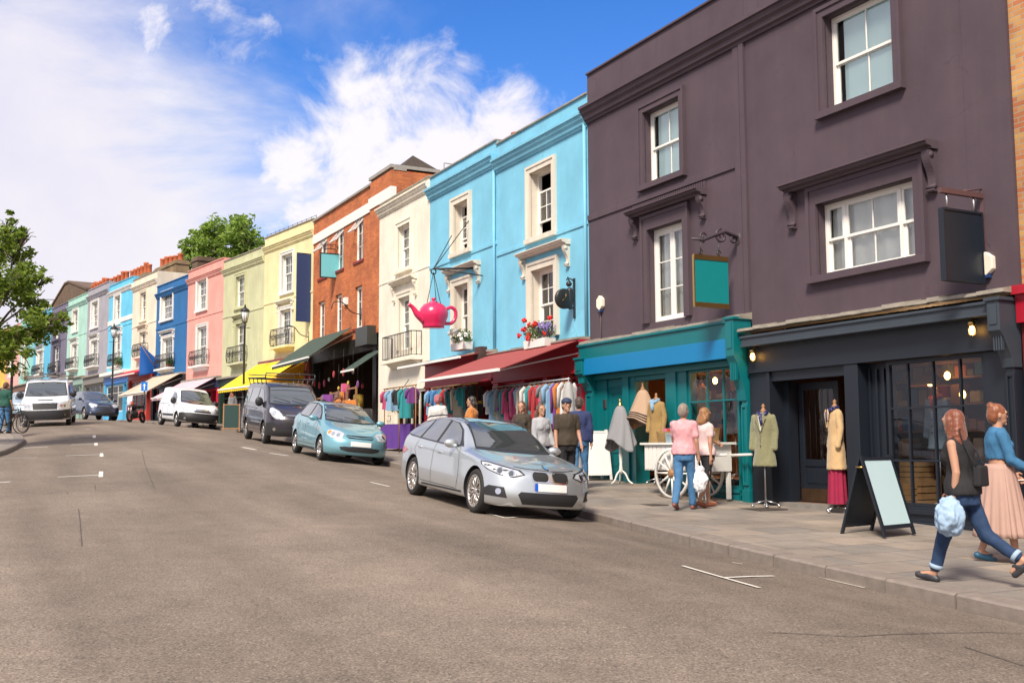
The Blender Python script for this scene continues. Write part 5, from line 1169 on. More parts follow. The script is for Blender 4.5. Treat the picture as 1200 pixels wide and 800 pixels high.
# ---- light blue hatchback
LBP = paint('ice_blue_paint', (.17, .38, .45), .4)
T = dict(L=4.25, W=.848, fx=.80, wb=2.68, r=.305, RF=.6, RR=.4, pw=2.3, arch=.35,
  zb=[(0, .22), (.3, .19), (3.5, .2), (4.25, .3)],
  belt=[(0, .60), (.3, .70), (.9, .86), (1.3, .92), (3.2, 1.0), (4.0, 1.0), (4.25, .9)],
  top=[(0, .66), (.15, .74), (.5, .86), (.95, .97), (1.1, 1.02), (1.5, 1.24), (1.85, 1.39), (2.3, 1.47), (2.9, 1.485), (3.5, 1.42), (3.85, 1.25), (4.1, 1.02), (4.25, .95)],
  wt=[(0, .5), (1.0, .66), (1.9, .55), (3.2, .56), (4.25, .6)], nose=[(.15, .04), (.35, -.05), (.5, -.04), (.7, .05), (1, .1)])
c = Car(T, LBP, 'light blue metallic hatchback parked behind the silver estate', 'car', 'cars and vans parked along the right kerb')
for sg in (1, -1):
    c.proj([(1.25, 1.0), (1.55, 1.16), (1.95, 1.345), (2.4, 1.42), (3.0, 1.42), (3.45, 1.33), (3.75, 1.12), (3.3, 1.04), (2.2, 1.0)], 90, sg, .004, TRIM, 'window_trim')
    c.proj([(1.42, 1.03), (1.62, 1.16), (1.98, 1.32), (2.36, 1.39), (2.36, 1.03)], 90, sg, .008, CARGLASS, 'side_window'); c.proj([(2.46, 1.035), (2.47, 1.392), (3.0, 1.39), (3.35, 1.31), (3.5, 1.08), (3.2, 1.06)], 90, sg, .008, CARGLASS, 'side_window')
    mb = MB()
    for P in ([(1.3, .98), (1.22, .8), (1.22, .4)], [(2.41, 1.0), (2.42, .35)], [(3.5, 1.05), (3.4, .75), (3.15, .4)], [(1.22, .36), (3.1, .36)]): c.strip(P, .01, 90, sg, mb)
    c.add(mb.build('panel_gap', SEAM, None)); mb = MB(); c.strip([(1.25, .26), (3.05, .25)], .05, 90, sg, mb); c.add(mb.build('sill_trim', TRIM, None))
    hl = c.proj([(.40, .60), (.42, .72), (.56, .77), (.78, .80), (.86, .77), (.84, .67), (.7, .60)], 40, sg, .007, LAMPG, 'headlight')
    for cc, mm in (((.54, .68), CHROME), ((.68, .70), CHROME), ((.79, .73), AMBER)): g = c.circ(cc, .042, 40, sg, .011, mm, 'reflector'); g.parent = hl; g.location = (0, 0, 0)
    c.circ((1.05, .78), .03, 90, sg, .006, AMBER, 'side_repeater'); c.proj([(3.8, .8), (4.1, .95), (4.2, .95), (4.18, .7)], 90, sg, .006, LAMPR, 'tail_lamp')
    c.handle(2.2, .87) if sg > 0 else c.handle(3.0, .9)
g0 = c.proj([(-.36, .665), (-.3, .62), (.3, .62), (.36, .665), (.33, .70), (-.33, .70)], 0, 1, .005, TRIM, 'grille'); mb = MB(); c.strip([(-.34, .66), (0, .645), (.34, .66)], .018, 0, 1, mb, .012); g = c.add(mb.build('grille_bar', LBP, None)); g.parent = g0; g.location = (0, 0, 0)
c.proj([(-.48, .335), (-.52, .4), (-.4, .42), (.4, .42), (.52, .4), (.48, .335), (.3, .3), (-.3, .3)], 0, 1, .005, TRIM, 'lower_grille')
c.proj(rrect(-.26, .26, .44, .55, .01), 0, 1, .02, PLATE, 'number_plate')
c.proj([(-.66, 1.0), (-.6, 1.2), (-.52, 1.39), (-.2, 1.42), (.2, 1.42), (.52, 1.39), (.6, 1.2), (.66, 1.0), (.3, .975), (-.3, .975)], 0, 1, .004, TRIM, 'windscreen_surround')
c.proj([(-.63, 1.03), (-.57, 1.2), (-.495, 1.37), (-.2, 1.4), (.2, 1.4), (.495, 1.37), (.57, 1.2), (.63, 1.03), (.3, 1.005), (-.3, 1.005)], 0, 1, .008, CARGLASS, 'windscreen')
for q in (-.3, .2): m = MB(); m.tube([(1.1, q, 1.05), (1.2, q+.45, 1.12)], .008, 4); c.add(m.build('wiper', TRIM, None))
c.mirror(1.42, .83, 1.03); c.wheels(7, 'single', w=.19, rimr=.68); c.place_px(377, 26.9, 348); ice = c
# ---- vans
def van(T, pm, label, px, grp, bumper=TRIM, rack=None, sidewin=True, name='parked_van', grille='low', lamp=LAMPG):
    c = Car(T, pm, label, 'van', grp, name=name); g = T['g']
    for sg in (1, -1):
        c.proj(g['win'], 90, sg, .006, CARGLASS, 'side_window')
        if sidewin:
            for w_ in g.get('win2', []): c.proj(w_, 90, sg, .006, CARGLASS, 'side_window')
        mb = MB()
        for P in g['seams']: c.strip(P, .014, 90, sg, mb)
        c.add(mb.build('panel_gap', SEAM, None)); mb = MB(); c.strip(g['rub'], .1, 90, sg, mb); c.add(mb.build('rubbing_strip', TRIM, None))
        hl = c.proj(g['lamp'], g.get('lth', 38), sg, .008, lamp, 'headlight')
        for cc in g['refl']: q = c.circ(cc, .055, g.get('lth', 38), sg, .012, CHROME, 'reflector'); q.parent = hl; q.location = (0, 0, 0)
        c.circ(g['fog'], .05, 25, sg, .014, CHROME, 'fog_lamp')
        c.proj(g['bump'], 45, sg, .006, bumper, 'bumper_corner')
        if 'tl' in g: c.proj(g['tl'], 90, sg, .006, LAMPR, 'tail_lamp')
        c.handle(g['hx'], g['hz']) if sg > 0 else None
    c.proj(g['ws'], 0, 1, .004, TRIM, 'windscreen_surround'); cx = sum(p[1] for p in g['ws'])/len(g['ws']); c.proj([(x*.95, cx + (z-cx)*.9) for x, z in g['ws']], 0, 1, .008, CARGLASS, 'windscreen')
    c.proj(g['bf'], 0, 1, .007, bumper, 'bumper')
    for P in g['gr']: c.proj(P, 0, 1, .012, TRIM, 'grille')
    mb = MB()
    for z in g.get('bars', []): c.strip([(-g['bw'], z), (g['bw'], z)], .018, 0, 1, mb, .02)
    if mb.f: c.add(mb.build('grille_bar', g.get('barm', CHROME), None))
    if g.get('plate'): c.proj(rrect(-.26, .26, g['plate'], g['plate']+.11, .01), 0, 1, .024, PLATE, 'number_plate')
    for q in (-.45, .15): m = MB(); x0 = g['wx']; m.tube([(x0, q, g['wz']), (x0+.14, q+.5, g['wz']+.14)], .01, 4); c.add(m.build('wiper', TRIM, None))
    c.mirror(g['mx'], g['my'], g['mz'], (.1, .13, .15), TRIM); c.wheels(6, 'single', w=.2, rimr=.62)
    if rack: rack(c)
    return c
BLKP = paint('aubergine_black_paint', (.028, .022, .034), .3)
T = dict(L=4.97, W=.985, fx=1.0, wb=2.93, r=.34, RF=.75, RR=.25, pw=2.3, arch=.41, zb=[(0, .25), (4.9, .3)],
  belt=[(0, .85), (.4, 1.02), (.9, 1.14), (1.5, 1.2), (4.97, 1.25)], top=[(0, .95), (.3, 1.08), (.8, 1.22), (1.0, 1.3), (1.5, 1.66), (1.85, 1.84), (2.3, 1.93), (3.5, 1.95), (4.8, 1.9), (4.97, 1.85)],
  wt=[(0, .65), (.9, .8), (1.8, .74), (4.97, .76)], nose=[(.2, .08), (.4, -.02), (.7, -.03), (1.0, .08), (1.3, .1)],
  g=dict(win=[(1.4, 1.27), (1.95, 1.66), (2.45, 1.74), (2.45, 1.25), (1.8, 1.2)], win2=[[(2.6, 1.26), (2.6, 1.74), (3.75, 1.74), (3.75, 1.28)], [(3.85, 1.28), (3.85, 1.74), (4.7, 1.7), (4.72, 1.3)]],
    seams=[[(1.5, 1.15), (1.45, .9), (1.5, .4)], [(2.52, 1.8), (2.52, .4)], [(3.8, 1.8), (3.8, .4)], [(1.5, .42), (3.5, .42)], [(2.55, 1.1), (4.8, 1.12)]], rub=[(1.5, .58), (3.45, .58)], hx=2.3, hz=1.08,
    lamp=[(.52, .80), (.55, .93), (.7, 1.04), (.98, 1.14), (1.04, 1.12), (1.0, 1.0), (.85, .86), (.7, .79)], refl=[(.68, .9), (.82, .97)], fog=(.8, .48), bump=[(.6, .28), (.6, .62), (.8, .7), (1.1, .66), (1.12, .32)],
    ws=[(-.82, 1.25), (-.7, 1.78), (-.3, 1.83), (.3, 1.83), (.7, 1.78), (.82, 1.25), (.3, 1.2), (-.3, 1.2)], bf=[(-.7, .28), (-.7, .5), (.7, .5), (.7, .28)],
    gr=[[(-.42, .86), (-.5, .95), (.5, .95), (.42, .86)], [(-.5, .55), (-.55, .78), (.55, .78), (.5, .55)]], bars=[.905], bw=.44, plate=.5, wx=.98, wz=1.32, mx=1.5, my=.95, mz=1.3))
def rack_dark(c):
    z = 2.05; m = MB()
    for x in (1.9, 2.6, 3.3, 4.0, 4.7): m.tube([(x, -.8, z), (x, .8, z)], .022, 6); [m.tube([(x, s_*.78, z), (x, s_*.74, 1.85)], .018, 5) for s_ in (1, -1)]
    for y in (-.8, .8): m.tube([(1.8, y, z+.02), (4.8, y, z+.02)], .025, 6)
    for y in (-.8, .8): m.tube([(1.8, y, z+.02), (1.8, y, z+.17)], .02, 5)
    m.tube([(1.8, -.8, z+.17), (1.8, .8, z+.17)], .022, 6); m.tube([(4.8, -.8, z+.14), (4.8, .8, z+.14)], .022, 6)
    c.add(m.build('roof_rack', plain('dark_grey_rack', (.05, .05, .055), .5), None))
bv = van(T, BLKP, 'dark aubergine van with a roof rack, behind the light blue hatchback', None, 'cars and vans parked along the right kerb', rack=rack_dark)
bv.place_px(311.5, 33.6, 291)
WHP = paint('white_van_paint', (.66, .68, .72), .0)
T = dict(L=4.38, W=.9, fx=.93, wb=2.73, r=.31, RF=.7, RR=.22, pw=2.3, arch=.37, zb=[(0, .24), (4.38, .3)],
  belt=[(0, .72), (.5, .95), (1.1, 1.06), (1.8, 1.1), (4.38, 1.1)], top=[(0, .8), (.3, .97), (.8, 1.1), (1.05, 1.16), (1.5, 1.48), (1.85, 1.68), (2.3, 1.78), (3.5, 1.8), (4.25, 1.76), (4.38, 1.7)],
  wt=[(0, .55), (1.0, .7), (1.8, .66), (4.38, .68)], nose=[(.2, .05), (.45, -.04), (.7, .02), (1.1, .1)],
  g=dict(win=[(1.4, 1.15), (1.55, 1.28), (1.9, 1.5), (2.3, 1.56), (2.35, 1.12), (1.9, 1.08)],
    seams=[[(1.4, 1.1), (1.35, .7), (1.38, .4)], [(2.42, 1.6), (2.42, .4)], [(2.45, 1.0), (4.3, 1.0)], [(3.3, 1.6), (3.3, .45)]], rub=[(1.4, .5), (3.2, .5)], hx=2.25, hz=.95,
    lamp=[(.5, .72), (.55, .84), (.75, .95), (.92, 1.0), (.96, .93), (.86, .78), (.7, .7)], refl=[(.68, .82)], fog=(.72, .4), bump=[(.45, .28), (.42, .62), (.8, .66), (1.02, .62), (1.02, .3)],
    ws=[(-.74, 1.1), (-.6, 1.62), (-.25, 1.67), (.25, 1.67), (.6, 1.62), (.74, 1.1), (.3, 1.06), (-.3, 1.06)], bf=[(-.62, .26), (-.66, .66), (.66, .66), (.62, .26)],
    gr=[[(-.34, .7), (-.38, .76), (.38, .76), (.34, .7)], [(-.4, .36), (-.45, .58), (.45, .58), (.4, .36)]], bars=[.79, .82], bw=.3, wx=1.06, wz=1.2, mx=1.45, my=.87, mz=1.14))
wv = van(T, WHP, 'small white van parked in front of the striped awning shop', None, 'cars and vans parked along the right kerb', sidewin=False)
wv.place_px(207.5, 47.3, 188.5)
T = dict(L=5.2, W=.98, fx=1.0, wb=3.1, r=.34, RF=.6, RR=.2, pw=2.5, arch=.4, zb=[(0, .28), (5.2, .35)],
  belt=[(0, .95), (.4, 1.1), (.9, 1.2), (1.5, 1.25), (5.2, 1.25)], top=[(0, 1.0), (.25, 1.14), (.7, 1.27), (.85, 1.34), (1.2, 1.72), (1.45, 1.92), (1.9, 2.0), (5.0, 2.02), (5.2, 1.95)],
  wt=[(0, .7), (.9, .84), (1.6, .8), (5.2, .8)], nose=[(.2, .0), (.5, -.04), (.9, .02), (1.3, .08)],
  g=dict(win=[(1.15, 1.3), (1.5, 1.7), (2.1, 1.76), (2.1, 1.25)], seams=[[(1.2, 1.2), (1.2, .5)], [(2.2, 1.85), (2.2, .5)], [(3.5, 1.85), (3.5, .5)]], rub=[(1.4, .6), (3.6, .6)], hx=2.0, hz=1.1,
    lamp=[(.50, .72), (.48, 1.0), (.7, 1.06), (.86, 1.06), (.9, .92), (.84, .74)], refl=[(.62, .88), (.76, .88)], lth=25, fog=(.75, .5), bump=[(.3, .32), (.3, .68), (.8, .72), (1.05, .72), (1.05, .35)],
    ws=[(-.84, 1.29), (-.74, 1.85), (-.3, 1.88), (.3, 1.88), (.74, 1.85), (.84, 1.29), (.3, 1.27), (-.3, 1.27)], bf=[(-.75, .3), (-.75, .7), (.75, .7), (.75, .3)],
    gr=[[(-.46, .74), (-.48, 1.0), (.48, 1.0), (.46, .74)], [(-.3, 1.1), (-.3, 1.13), (.3, 1.13), (.3, 1.1)]], bars=[.8, .87, .94], bw=.45, barm=plain('grey_bar', (.12, .12, .12), .5), wx=.8, wz=1.36, mx=1.2, my=.97, mz=1.35))
def rack_grey(c):
    z = 2.12; m = MB()
    for k in range(9): x = 1.5+k*.42; m.tube([(x, -.85, z), (x, .85, z)], .02, 5); [m.tube([(x, s_*.85, z), (x, s_*.82, 1.95)], .018, 5) for s_ in (1, -1)]
    for y in (-.86, 0, .86): m.tube([(1.4, y, z+.03), (5, y, z+.03)], .024, 5)
    for y in (-.86, .86): m.tube([(1.4, y, z+.15), (5, y, z+.15)], .02, 5)
    for y in (-.5, -.4, .2): m.tube([(1.3, y, z+.1), (5.2, y, z+.1)], .035, 6)
    m.box(1.6, 3.2, .3, .34, z+.05, z+.2); m.box(1.45, 1.6, -.85, .85, z-.04, z+.0)
    c.add(m.build('roof_rack', plain('grey_rack', (.2, .18, .16), .6, var=.4), None))
tv = van(T, WHP, 'white panel van with loaded roof rack facing the camera near the left pavement', None, 'vehicles along the left side', rack=rack_grey, sidewin=False)
pf = on_ground(55, 45.6)
hd = (V((-.33, .944, 0))).normalized(); Yl = V((-hd.y, hd.x, 0))
p1 = pf + Yl*.86; p1.z = zg(p1); p2 = p1 + hd*3.1; p2.z = zg(p2); tv.place(p1, p2)
# ---- dark blue car, and one more behind the white van
NVP = paint('navy_paint', (.015, .03, .07), .3)
def smallcar(pm, label, grp):
    T = dict(L=4.35, W=.88, fx=.85, wb=2.65, r=.32, RF=.6, RR=.4, pw=2.3, arch=.37, zb=[(0, .22), (4.35, .3)], belt=[(0, .64), (.3, .74), (.9, .9), (1.3, .97), (3.4, 1.04), (4.35, .92)],
      top=[(0, .7), (.15, .8), (.5, .93), (1.0, 1.03), (1.15, 1.07), (1.6, 1.3), (1.95, 1.46), (2.4, 1.54), (3.0, 1.54), (3.6, 1.46), (3.95, 1.25), (4.2, 1.05), (4.35, .95)], wt=[(0, .52), (1.0, .68), (1.9, .58), (3.2, .58), (4.35, .6)], nose=[(.15, .04), (.35, -.05), (.7, .05), (1, .1)])
    c = Car(T, pm, label, 'car', grp)
    for sg in (1, -1):
        c.proj([(1.35, 1.04), (1.65, 1.2), (2.0, 1.39), (2.45, 1.47), (3.1, 1.46), (3.5, 1.38), (3.8, 1.16), (3.3, 1.08), (2.2, 1.05)], 90, sg, .006, CARGLASS, 'side_window')
        c.proj([(.42, .68), (.42, .8), (.6, .85), (.85, .88), (.88, .8), (.7, .7)], 40, sg, .008, LAMPG, 'headlight'); c.circ((.72, .38), .05, 25, sg, .01, CHROME, 'fog_lamp')
        mb = MB()
        for P in ([(1.35, 1.0), (1.3, .4)], [(2.45, 1.05), (2.45, .36)]): c.strip(P, .01, 90, sg, mb)
        c.add(mb.build('panel_gap', SEAM, None))
    c.proj([(-.4, .68), (-.42, .78), (.42, .78), (.4, .68)], 0, 1, .008, TRIM, 'grille'); c.proj([(-.45, .3), (-.5, .45), (.5, .45), (.45, .3)], 0, 1, .008, TRIM, 'lower_grille')
    mb = MB(); c.strip([(-.42, .73), (.42, .73)], .014, 0, 1, mb, .015); c.add(mb.build('grille_bar', CHROME, None)); c.proj(rrect(-.26, .26, .5, .61, .01), 0, 1, .02, TRIM, 'plate_holder')
    c.proj([(-.66, 1.08), (-.6, 1.27), (-.52, 1.44), (-.2, 1.48), (.2, 1.48), (.52, 1.44), (.6, 1.27), (.66, 1.08), (.3, 1.05), (-.3, 1.05)], 0, 1, .006, CARGLASS, 'windscreen')
    c.mirror(1.5, .86, 1.08); c.wheels(6, 'single', w=.19, rimr=.66); return c
nv_ = smallcar(NVP, 'dark navy car parked beyond the motorcycle beside the street lamp', 'cars and vans parked along the right kerb')
pf = on_ground(117, 57.5); hd = V((-.62, .78, 0)).normalized()
def place_dir(c, centre_front, hd, tr=.78):
    Yl = V((-hd.y, hd.x, 0)); p1 = centre_front + Yl*tr; p1.z = zg(p1); p2 = p1 + hd*c.T['wb']; p2.z = zg(p2); c.place(p1, p2)
place_dir(nv_, pf, hd)
sb = smallcar(paint('pale_blue_paint', (.3, .42, .5), .3), 'pale blue car half hidden behind the white panel van', 'vehicles along the left side'); place_dir(sb, on_ground(32, 62), V((-.5, .86, 0)).normalized())
# ------------------------------------------------------------------ signs, lamps, street furniture
def hqx(h, px, py, u):
    r = ray(px, py); p0 = h.o + h.ux*u; k = p0.dot(h.ux)/r.dot(h.ux); p = r*k - h.o; return p.dot(h.uy), p.z
def rooted(h, u, y, z, name, label, cat, group=None):
    return empty(name, h.wpt(u, y, z), h.rz, label, cat, group)
def P_(mb, name, mat, root, **k): return mb.build(name, mat, root, **k)
# teal sign on scroll bracket (house H2)
h = H2; u = h.q(866, 268)[0]; ya, za = hqx(h, 813, 299, u); yb, zb = hqx(h, 852, 297, u); z0 = hqx(h, 813, 358, u)[1]
e = rooted(h, u, 0, za, 'hanging_sign', 'blank teal board with brass edges hanging from a scrolled iron bracket', 'hanging sign')
IRB = plain('plum_iron', (.05, .035, .045), .5)
z0 -= za; mb = MB(); mb.box(-.02, .02, ya, yb, z0, 0); P_(mb, 'board', plain('teal_board', (.0, .2, .21), .5, var=.05), e)
mb = MB(); mb.box(-.03, .03, ya-.01, yb+.01, -.07, .02); mb.box(-.03, .03, ya-.01, yb+.01, z0-.02, z0+.07); mb.box(-.026, .026, ya-.02, ya, z0, 0); P_(mb, 'brass_edge', BRASS, e)
mb = MB()
def spiral(cy, cz, r0, turns, a0, s=1, n=26): return [(0, cy + r0*(1-k/n*.85)*cos(a0+s*turns*2*pi*k/n), cz + r0*(1-k/n*.85)*sin(a0+s*turns*2*pi*k/n)) for k in range(n+1)]
L_ = -ya+.05
mb.tube([(0, 0, .38), (0, -L_*.3, .5), (0, -L_*.5, .42), (0, -L_*.75, .3), (0, -L_, .3)], [.05, .035, .04, .03, .02], 8); mb.tube(spiral(-L_*.38, .4, .14, 1.4, pi/2), .022, 6); mb.tube(spiral(-L_*.74, .36, .1, 1.4, -pi/2, -1), .018, 6); mb.tube(spiral(-L_*.12, .36, .1, 1.2, 0), .025, 6); mb.ball((0, -.02, .38), (.09, .04, .14)); P_(mb, 'scroll_bracket', IRB, e)
for y in (lerp(ya, yb, .2), lerp(ya, yb, .75)): mb = MB(); mb.tube([(0, y, 0), (0, y, .3)], .01, 5); mb.lathe([(.04, -.008), (.055, 0), (.04, .008)], 12, 'x', (0, y, .08), cap=False); P_(mb, 'hook', IRON, e)
# dark sign (house H1)
h = H1; u = h.q(1152, 240)[0]; ya, za = hqx(h, 1104, 246, u); yb, _ = hqx(h, 1147, 246, u); z0 = hqx(h, 1104, 326, u)[1] - za
e = rooted(h, u, 0, za, 'hanging_sign', 'blank near-black board hanging from a straight brown bracket beside the three-light window', 'hanging sign')
mb = MB(); mb.box(-.03, .03, ya, yb, z0, 0); P_(mb, 'board', plain('ink_board', (.008, .014, .024), .4), e); mb = MB()
for b in ((ya-.03, ya), (yb, yb+.03)): mb.box(-.045, .045, b[0], b[1], z0-.03, .03)
mb.box(-.045, .045, ya, yb, 0, .03); mb.box(-.045, .045, ya, yb, z0-.03, z0); P_(mb, 'frame', NAVY, e)
mb = MB(); mb.box(-.035, .035, ya-.03, 0, .24, .31); mb.box(-.03, .03, -.03, 0, -.5, .35); mb.tube([(0, ya*.5, .31), (0, -.01, .38)], .012, 5); P_(mb, 'bracket', plain('brown_iron', (.1, .05, .05), .5), e)
for y in (lerp(ya, yb, .12), lerp(ya, yb, .85)): mb = MB(); mb.tube([(0, y, .02), (.015, y, .13), (0, y, .25)], .014, 5); P_(mb, 'chain', STEEL, e)
# clock style sign with iron figure (house H3)
h = H3; u = h.q(674, 350)[0]; ya, za = hqx(h, 661, 350, u)
e = rooted(h, u, 0, za, 'clock_sign', 'round black clock face on an iron bracket on the sky blue wall', 'clock sign')
mb = MB(); mb.lathe([(.001, -.05), (.21, -.05), (.24, -.03), (.24, .03), (.21, .05), (.001, .05)], 28, 'x', (0, ya, 0)); P_(mb, 'clock_face', plain('black_face', (.012, .014, .014), .4), e)
mb = MB(); mb.tube([(.054, ya, 0), (.054, ya+.03, .13)], .008, 4); mb.tube([(.054, ya, 0), (.054, ya-.08, -.05)], .008, 4); P_(mb, 'clock_hand', BRASS, e)
mb = MB(); mb.box(-.02, .02, -.05, 0, -.45, .5); mb.tube([(0, 0, -.2), (0, ya, -.22)], .02, 6); mb.tube([(0, 0, .42), (0, ya*.5, .5)], .016, 6); mb.capsule((0, ya*.45, -.2), (0, ya*.5, .2), .05, .08); mb.ball((0, ya*.55, .36), .07); mb.tube([(0, ya*.5, .2), (0, ya*.85, .1)], .03, 6); mb.tube([(0, ya*.5, .42), (0, ya*.65, .52), (0, ya*.75, .44)], .02, 6); P_(mb, 'bracket', IRON, e)
# teapot (house H4)
h = H4; Y = -1.25; u, zc_ = h.q(508, 369, Y); PINKP = plain('glossy_pink', (.62, .012, .09), .3, coat=.6, var=.06, vs=2)
e = rooted(h, u, 0, zc_, 'teapot_sign', 'giant glossy pink teapot hanging on rods in front of the sky blue house', 'shop sign')
mb = MB(); mb.lathe([(.001, -.36), (.3, -.36), (.3, -.31), (.345, -.2), (.4, -.05), (.41, .05), (.37, .18), (.27, .29), (.14, .34), (.001, .35)], 32, 'z', (0, Y, 0)); P_(mb, 'pot', PINKP, e)
mb = MB(); mb.lathe([(.15, .335), (.13, .36), (.04, .375), (.035, .4), (.065, .43), (.06, .47), (.001, .49)], 20, 'z', (0, Y, 0)); P_(mb, 'lid', PINKP, e)
mb = MB(); mb.tube(catmull([(0, Y-.28, -.12), (0, Y-.48, 0), (0, Y-.62, .18), (0, Y-.74, .26)], 5), [.15, .14, .125, .115, .105, .095, .088, .08, .072, .066, .06, .057, .055, .055, .055, .055][:16], 14); P_(mb, 'spout', PINKP, e)
mb = MB(); mb.tube(catmull([(0, Y+.36, .16), (0, Y+.52, .24), (0, Y+.66, .16), (0, Y+.66, -.05), (0, Y+.54, -.2), (0, Y+.34, -.22)], 5), .05, 10); P_(mb, 'pot_handle', PINKP, e)
zr = h.q(505, 316, Y)[1]-zc_; ut, zt_ = h.q(552, 256, 0); zt_ -= zc_
mb = MB(); mb.tube([(0, 0, zr+.1), (0, Y, zr)], .028, 6); mb.tube([(0, Y, zr), (ut-u, -.02, zt_)], .014, 5); mb.tube([(0, Y, zr), (-.9, -.3, zt_-.4)], .014, 5); mb.tube([(0, Y, zr), (.6, -.02, zr-.2)], .018, 5); mb.lathe([(.06, -.015), (.09, 0), (.06, .015)], 14, 'x', (0, Y, zr-.08), cap=False)
for dy, dx in ((-.2, 0), (.22, .0), (0, .2)): mb.tube([(0, Y, zr-.1), (dx, Y+dy, .3)], .01, 5)
P_(mb, 'hanging_rods', IRON, e)
# pale blue square sign + dark banner (brick house)
h = H6; u = h.q(386, 310)[0] + .9; ya, za = hqx(h, 376, 297, u); yb, _ = hqx(h, 400, 300, u); z0 = hqx(h, 376, 324, u)[1]-za
e = rooted(h, u, 0, za, 'hanging_sign', 'square pale blue blank sign on a scrolled bracket high on the orange brick wall', 'hanging sign')
mb = MB(); mb.box(-.03, .03, ya, yb, z0, 0); P_(mb, 'board', plain('pale_blue_board', (.16, .5, .55), .5, var=.03), e); mb = MB(); mb.box(-.04, .04, ya-.04, ya, z0-.04, .04); mb.box(-.04, .04, yb, yb+.04, z0-.04, .04); mb.box(-.04, .04, ya, yb, 0, .04); mb.box(-.04, .04, ya, yb, z0-.04, z0); P_(mb, 'frame', IRON, e)
mb = MB(); mb.tube([(0, 0, .22), (0, ya, .22)], .02, 5); mb.tube([(0, 0, .42), (0, ya, .36)], .015, 5)
for k in range(3): mb.tube(spiral(lerp(yb, ya, (k+.5)/3), .3, .08, 1, 0), .012, 5)
mb.tube([(0, ya, .2), (0, ya, .04)], .01, 4); mb.tube([(0, yb, .2), (0, yb, .04)], .01, 4); P_(mb, 'bracket', IRON, e)
h = H7; u = h.w - .25; ya, za = hqx(h, 348, 297, u); yb, _ = hqx(h, 364.5, 299, u); z0 = hqx(h, 348, 376, u)[1]-za
e = rooted(h, u, 0, za, 'banner_sign', 'tall plain navy banner sign projecting where the yellow house meets the brick building', 'banner')
mb = MB(); mb.box(-.03, .03, ya, yb, z0, 0); P_(mb, 'banner', plain('navy_banner', (.02, .045, .14), .6, var=.05), e); mb = MB(); mb.tube([(0, 0, .03), (0, ya, .03)], .025, 6); mb.tube([(0, 0, z0), (0, ya, z0)], .02, 6); P_(mb, 'bracket', IRON, e)
# empty iron swan-neck brackets on the brick wall
for k, (px, py) in enumerate(((429, 369), (353, 395))):
    h = H6 if k == 0 else H7; u, z = h.q(px if k == 0 else 362, py); e = rooted(h, min(u, h.w-.1), -.2 if k == 0 else 0, z, 'wall_bracket', ['empty curled iron bracket over the green awning', 'empty curled iron bracket beside the yellow house balcony'][k], 'bracket')
    mb = MB(); mb.tube([(0, 0, -.2), (0, 0, .25)], .025, 5); mb.tube(catmull([(0, 0, 0), (0, -.4, .1), (0, -.7, .4), (0, -1.05, .42), (0, -1.15, .15)], 5), .02, 6); mb.build('arm', IRON, e)
# flag
h = H10; u = .5; y2, z2 = hqx(h, 190, 426, u); y1, z1 = hqx(h, 164.5, 403, u)
e = rooted(h, u, 0, z2-.15, 'flag', 'plain royal blue flag on a slanting pole over the beige awning', 'flag'); zz0 = z2-.15
mb = MB(); mb.tube([(0, 0, -.3), (0, y1, z1-zz0)], .025, 6); mb.ball((0, y1, z1-zz0), .05); P_(mb, 'pole', WOODM, e)
mb = MB(); mb.smooth = True; pa, pb = V((0, y2, z2-zz0)), V((0, y1, z1-zz0)); zlow = hqx(h, 168, 441, u)[1]-zz0
mb.sheet(lambda i, j: (pa.lerp(pb, i) + V((.07*sin(i*9+j*2)*j, .05*j*sin(i*6), -j*(lerp(.45, pb.z-zlow, i))))), 20, 14); o = P_(mb, 'cloth', plain('flag_blue', (.005, .09, .36), .7, var=.1), e); sm = o.modifiers.new('s', 'SOLIDIFY'); sm.thickness = .01
# street lamps
def lamp(px, pyb, D, hgt, label, lantern=True, grp='black street lamp posts'):
    p = on_ground(px, D); e = empty('street_lamp', p, 0, label, 'street lamp', grp)
    mb = MB(); mb.lathe([(.16, -.1), (.16, .08), (.13, .1), (.12, .75), (.09, .85), (.07, 1.0), (.055, 1.3), (.045, hgt-.8), (.05, hgt-.78), (.03, hgt-.6)], 14); mb.lathe([(.075, 1.3), (.09, 1.35), (.075, 1.4)], 14); mb.tube([(-.25, 0, hgt-.85), (.25, 0, hgt-.85)], .015, 6); mb.build('post', IRON, e)
    if lantern:
        g = MB(); g.lathe([(.1, hgt-.6), (.19, hgt-.12)], 8, cap=True); g.build('lantern_glass', plain('frosted_lantern', (.6, .62, .62), .3), e)
        c = MB(); c.lathe([(.22, hgt-.12), (.17, hgt-.02), (.06, hgt+.05), (.02, hgt+.2)], 12); c.lathe([(.11, hgt-.62), (.11, hgt-.58)], 8); [c.tube([(.1*cos(a), .1*sin(a), hgt-.6), (.19*cos(a), .19*sin(a), hgt-.12)], .01, 4) for a in [k*pi/4 for k in range(8)]]; c.build('lantern_cap', IRON, e)
    return e
lamp(284.5, 505, 47.0, 5.3, 'black lamp post standing in front of the olive cream house'); lamp(130, 492, 60, 5.3, 'black lamp post standing in front of the bright sky blue house')
p = on_ground(11.5, 38.2); e = empty('sign_post', p, 0, 'slim black post with cap by the bicycles on the left pavement', 'post'); mb = MB(); mb.lathe([(.07, -.05), (.07, .9), (.05, 1.0), (.045, 2.4), (.06, 2.42), (.03, 2.5)], 12); mb.build('post', IRON, e)
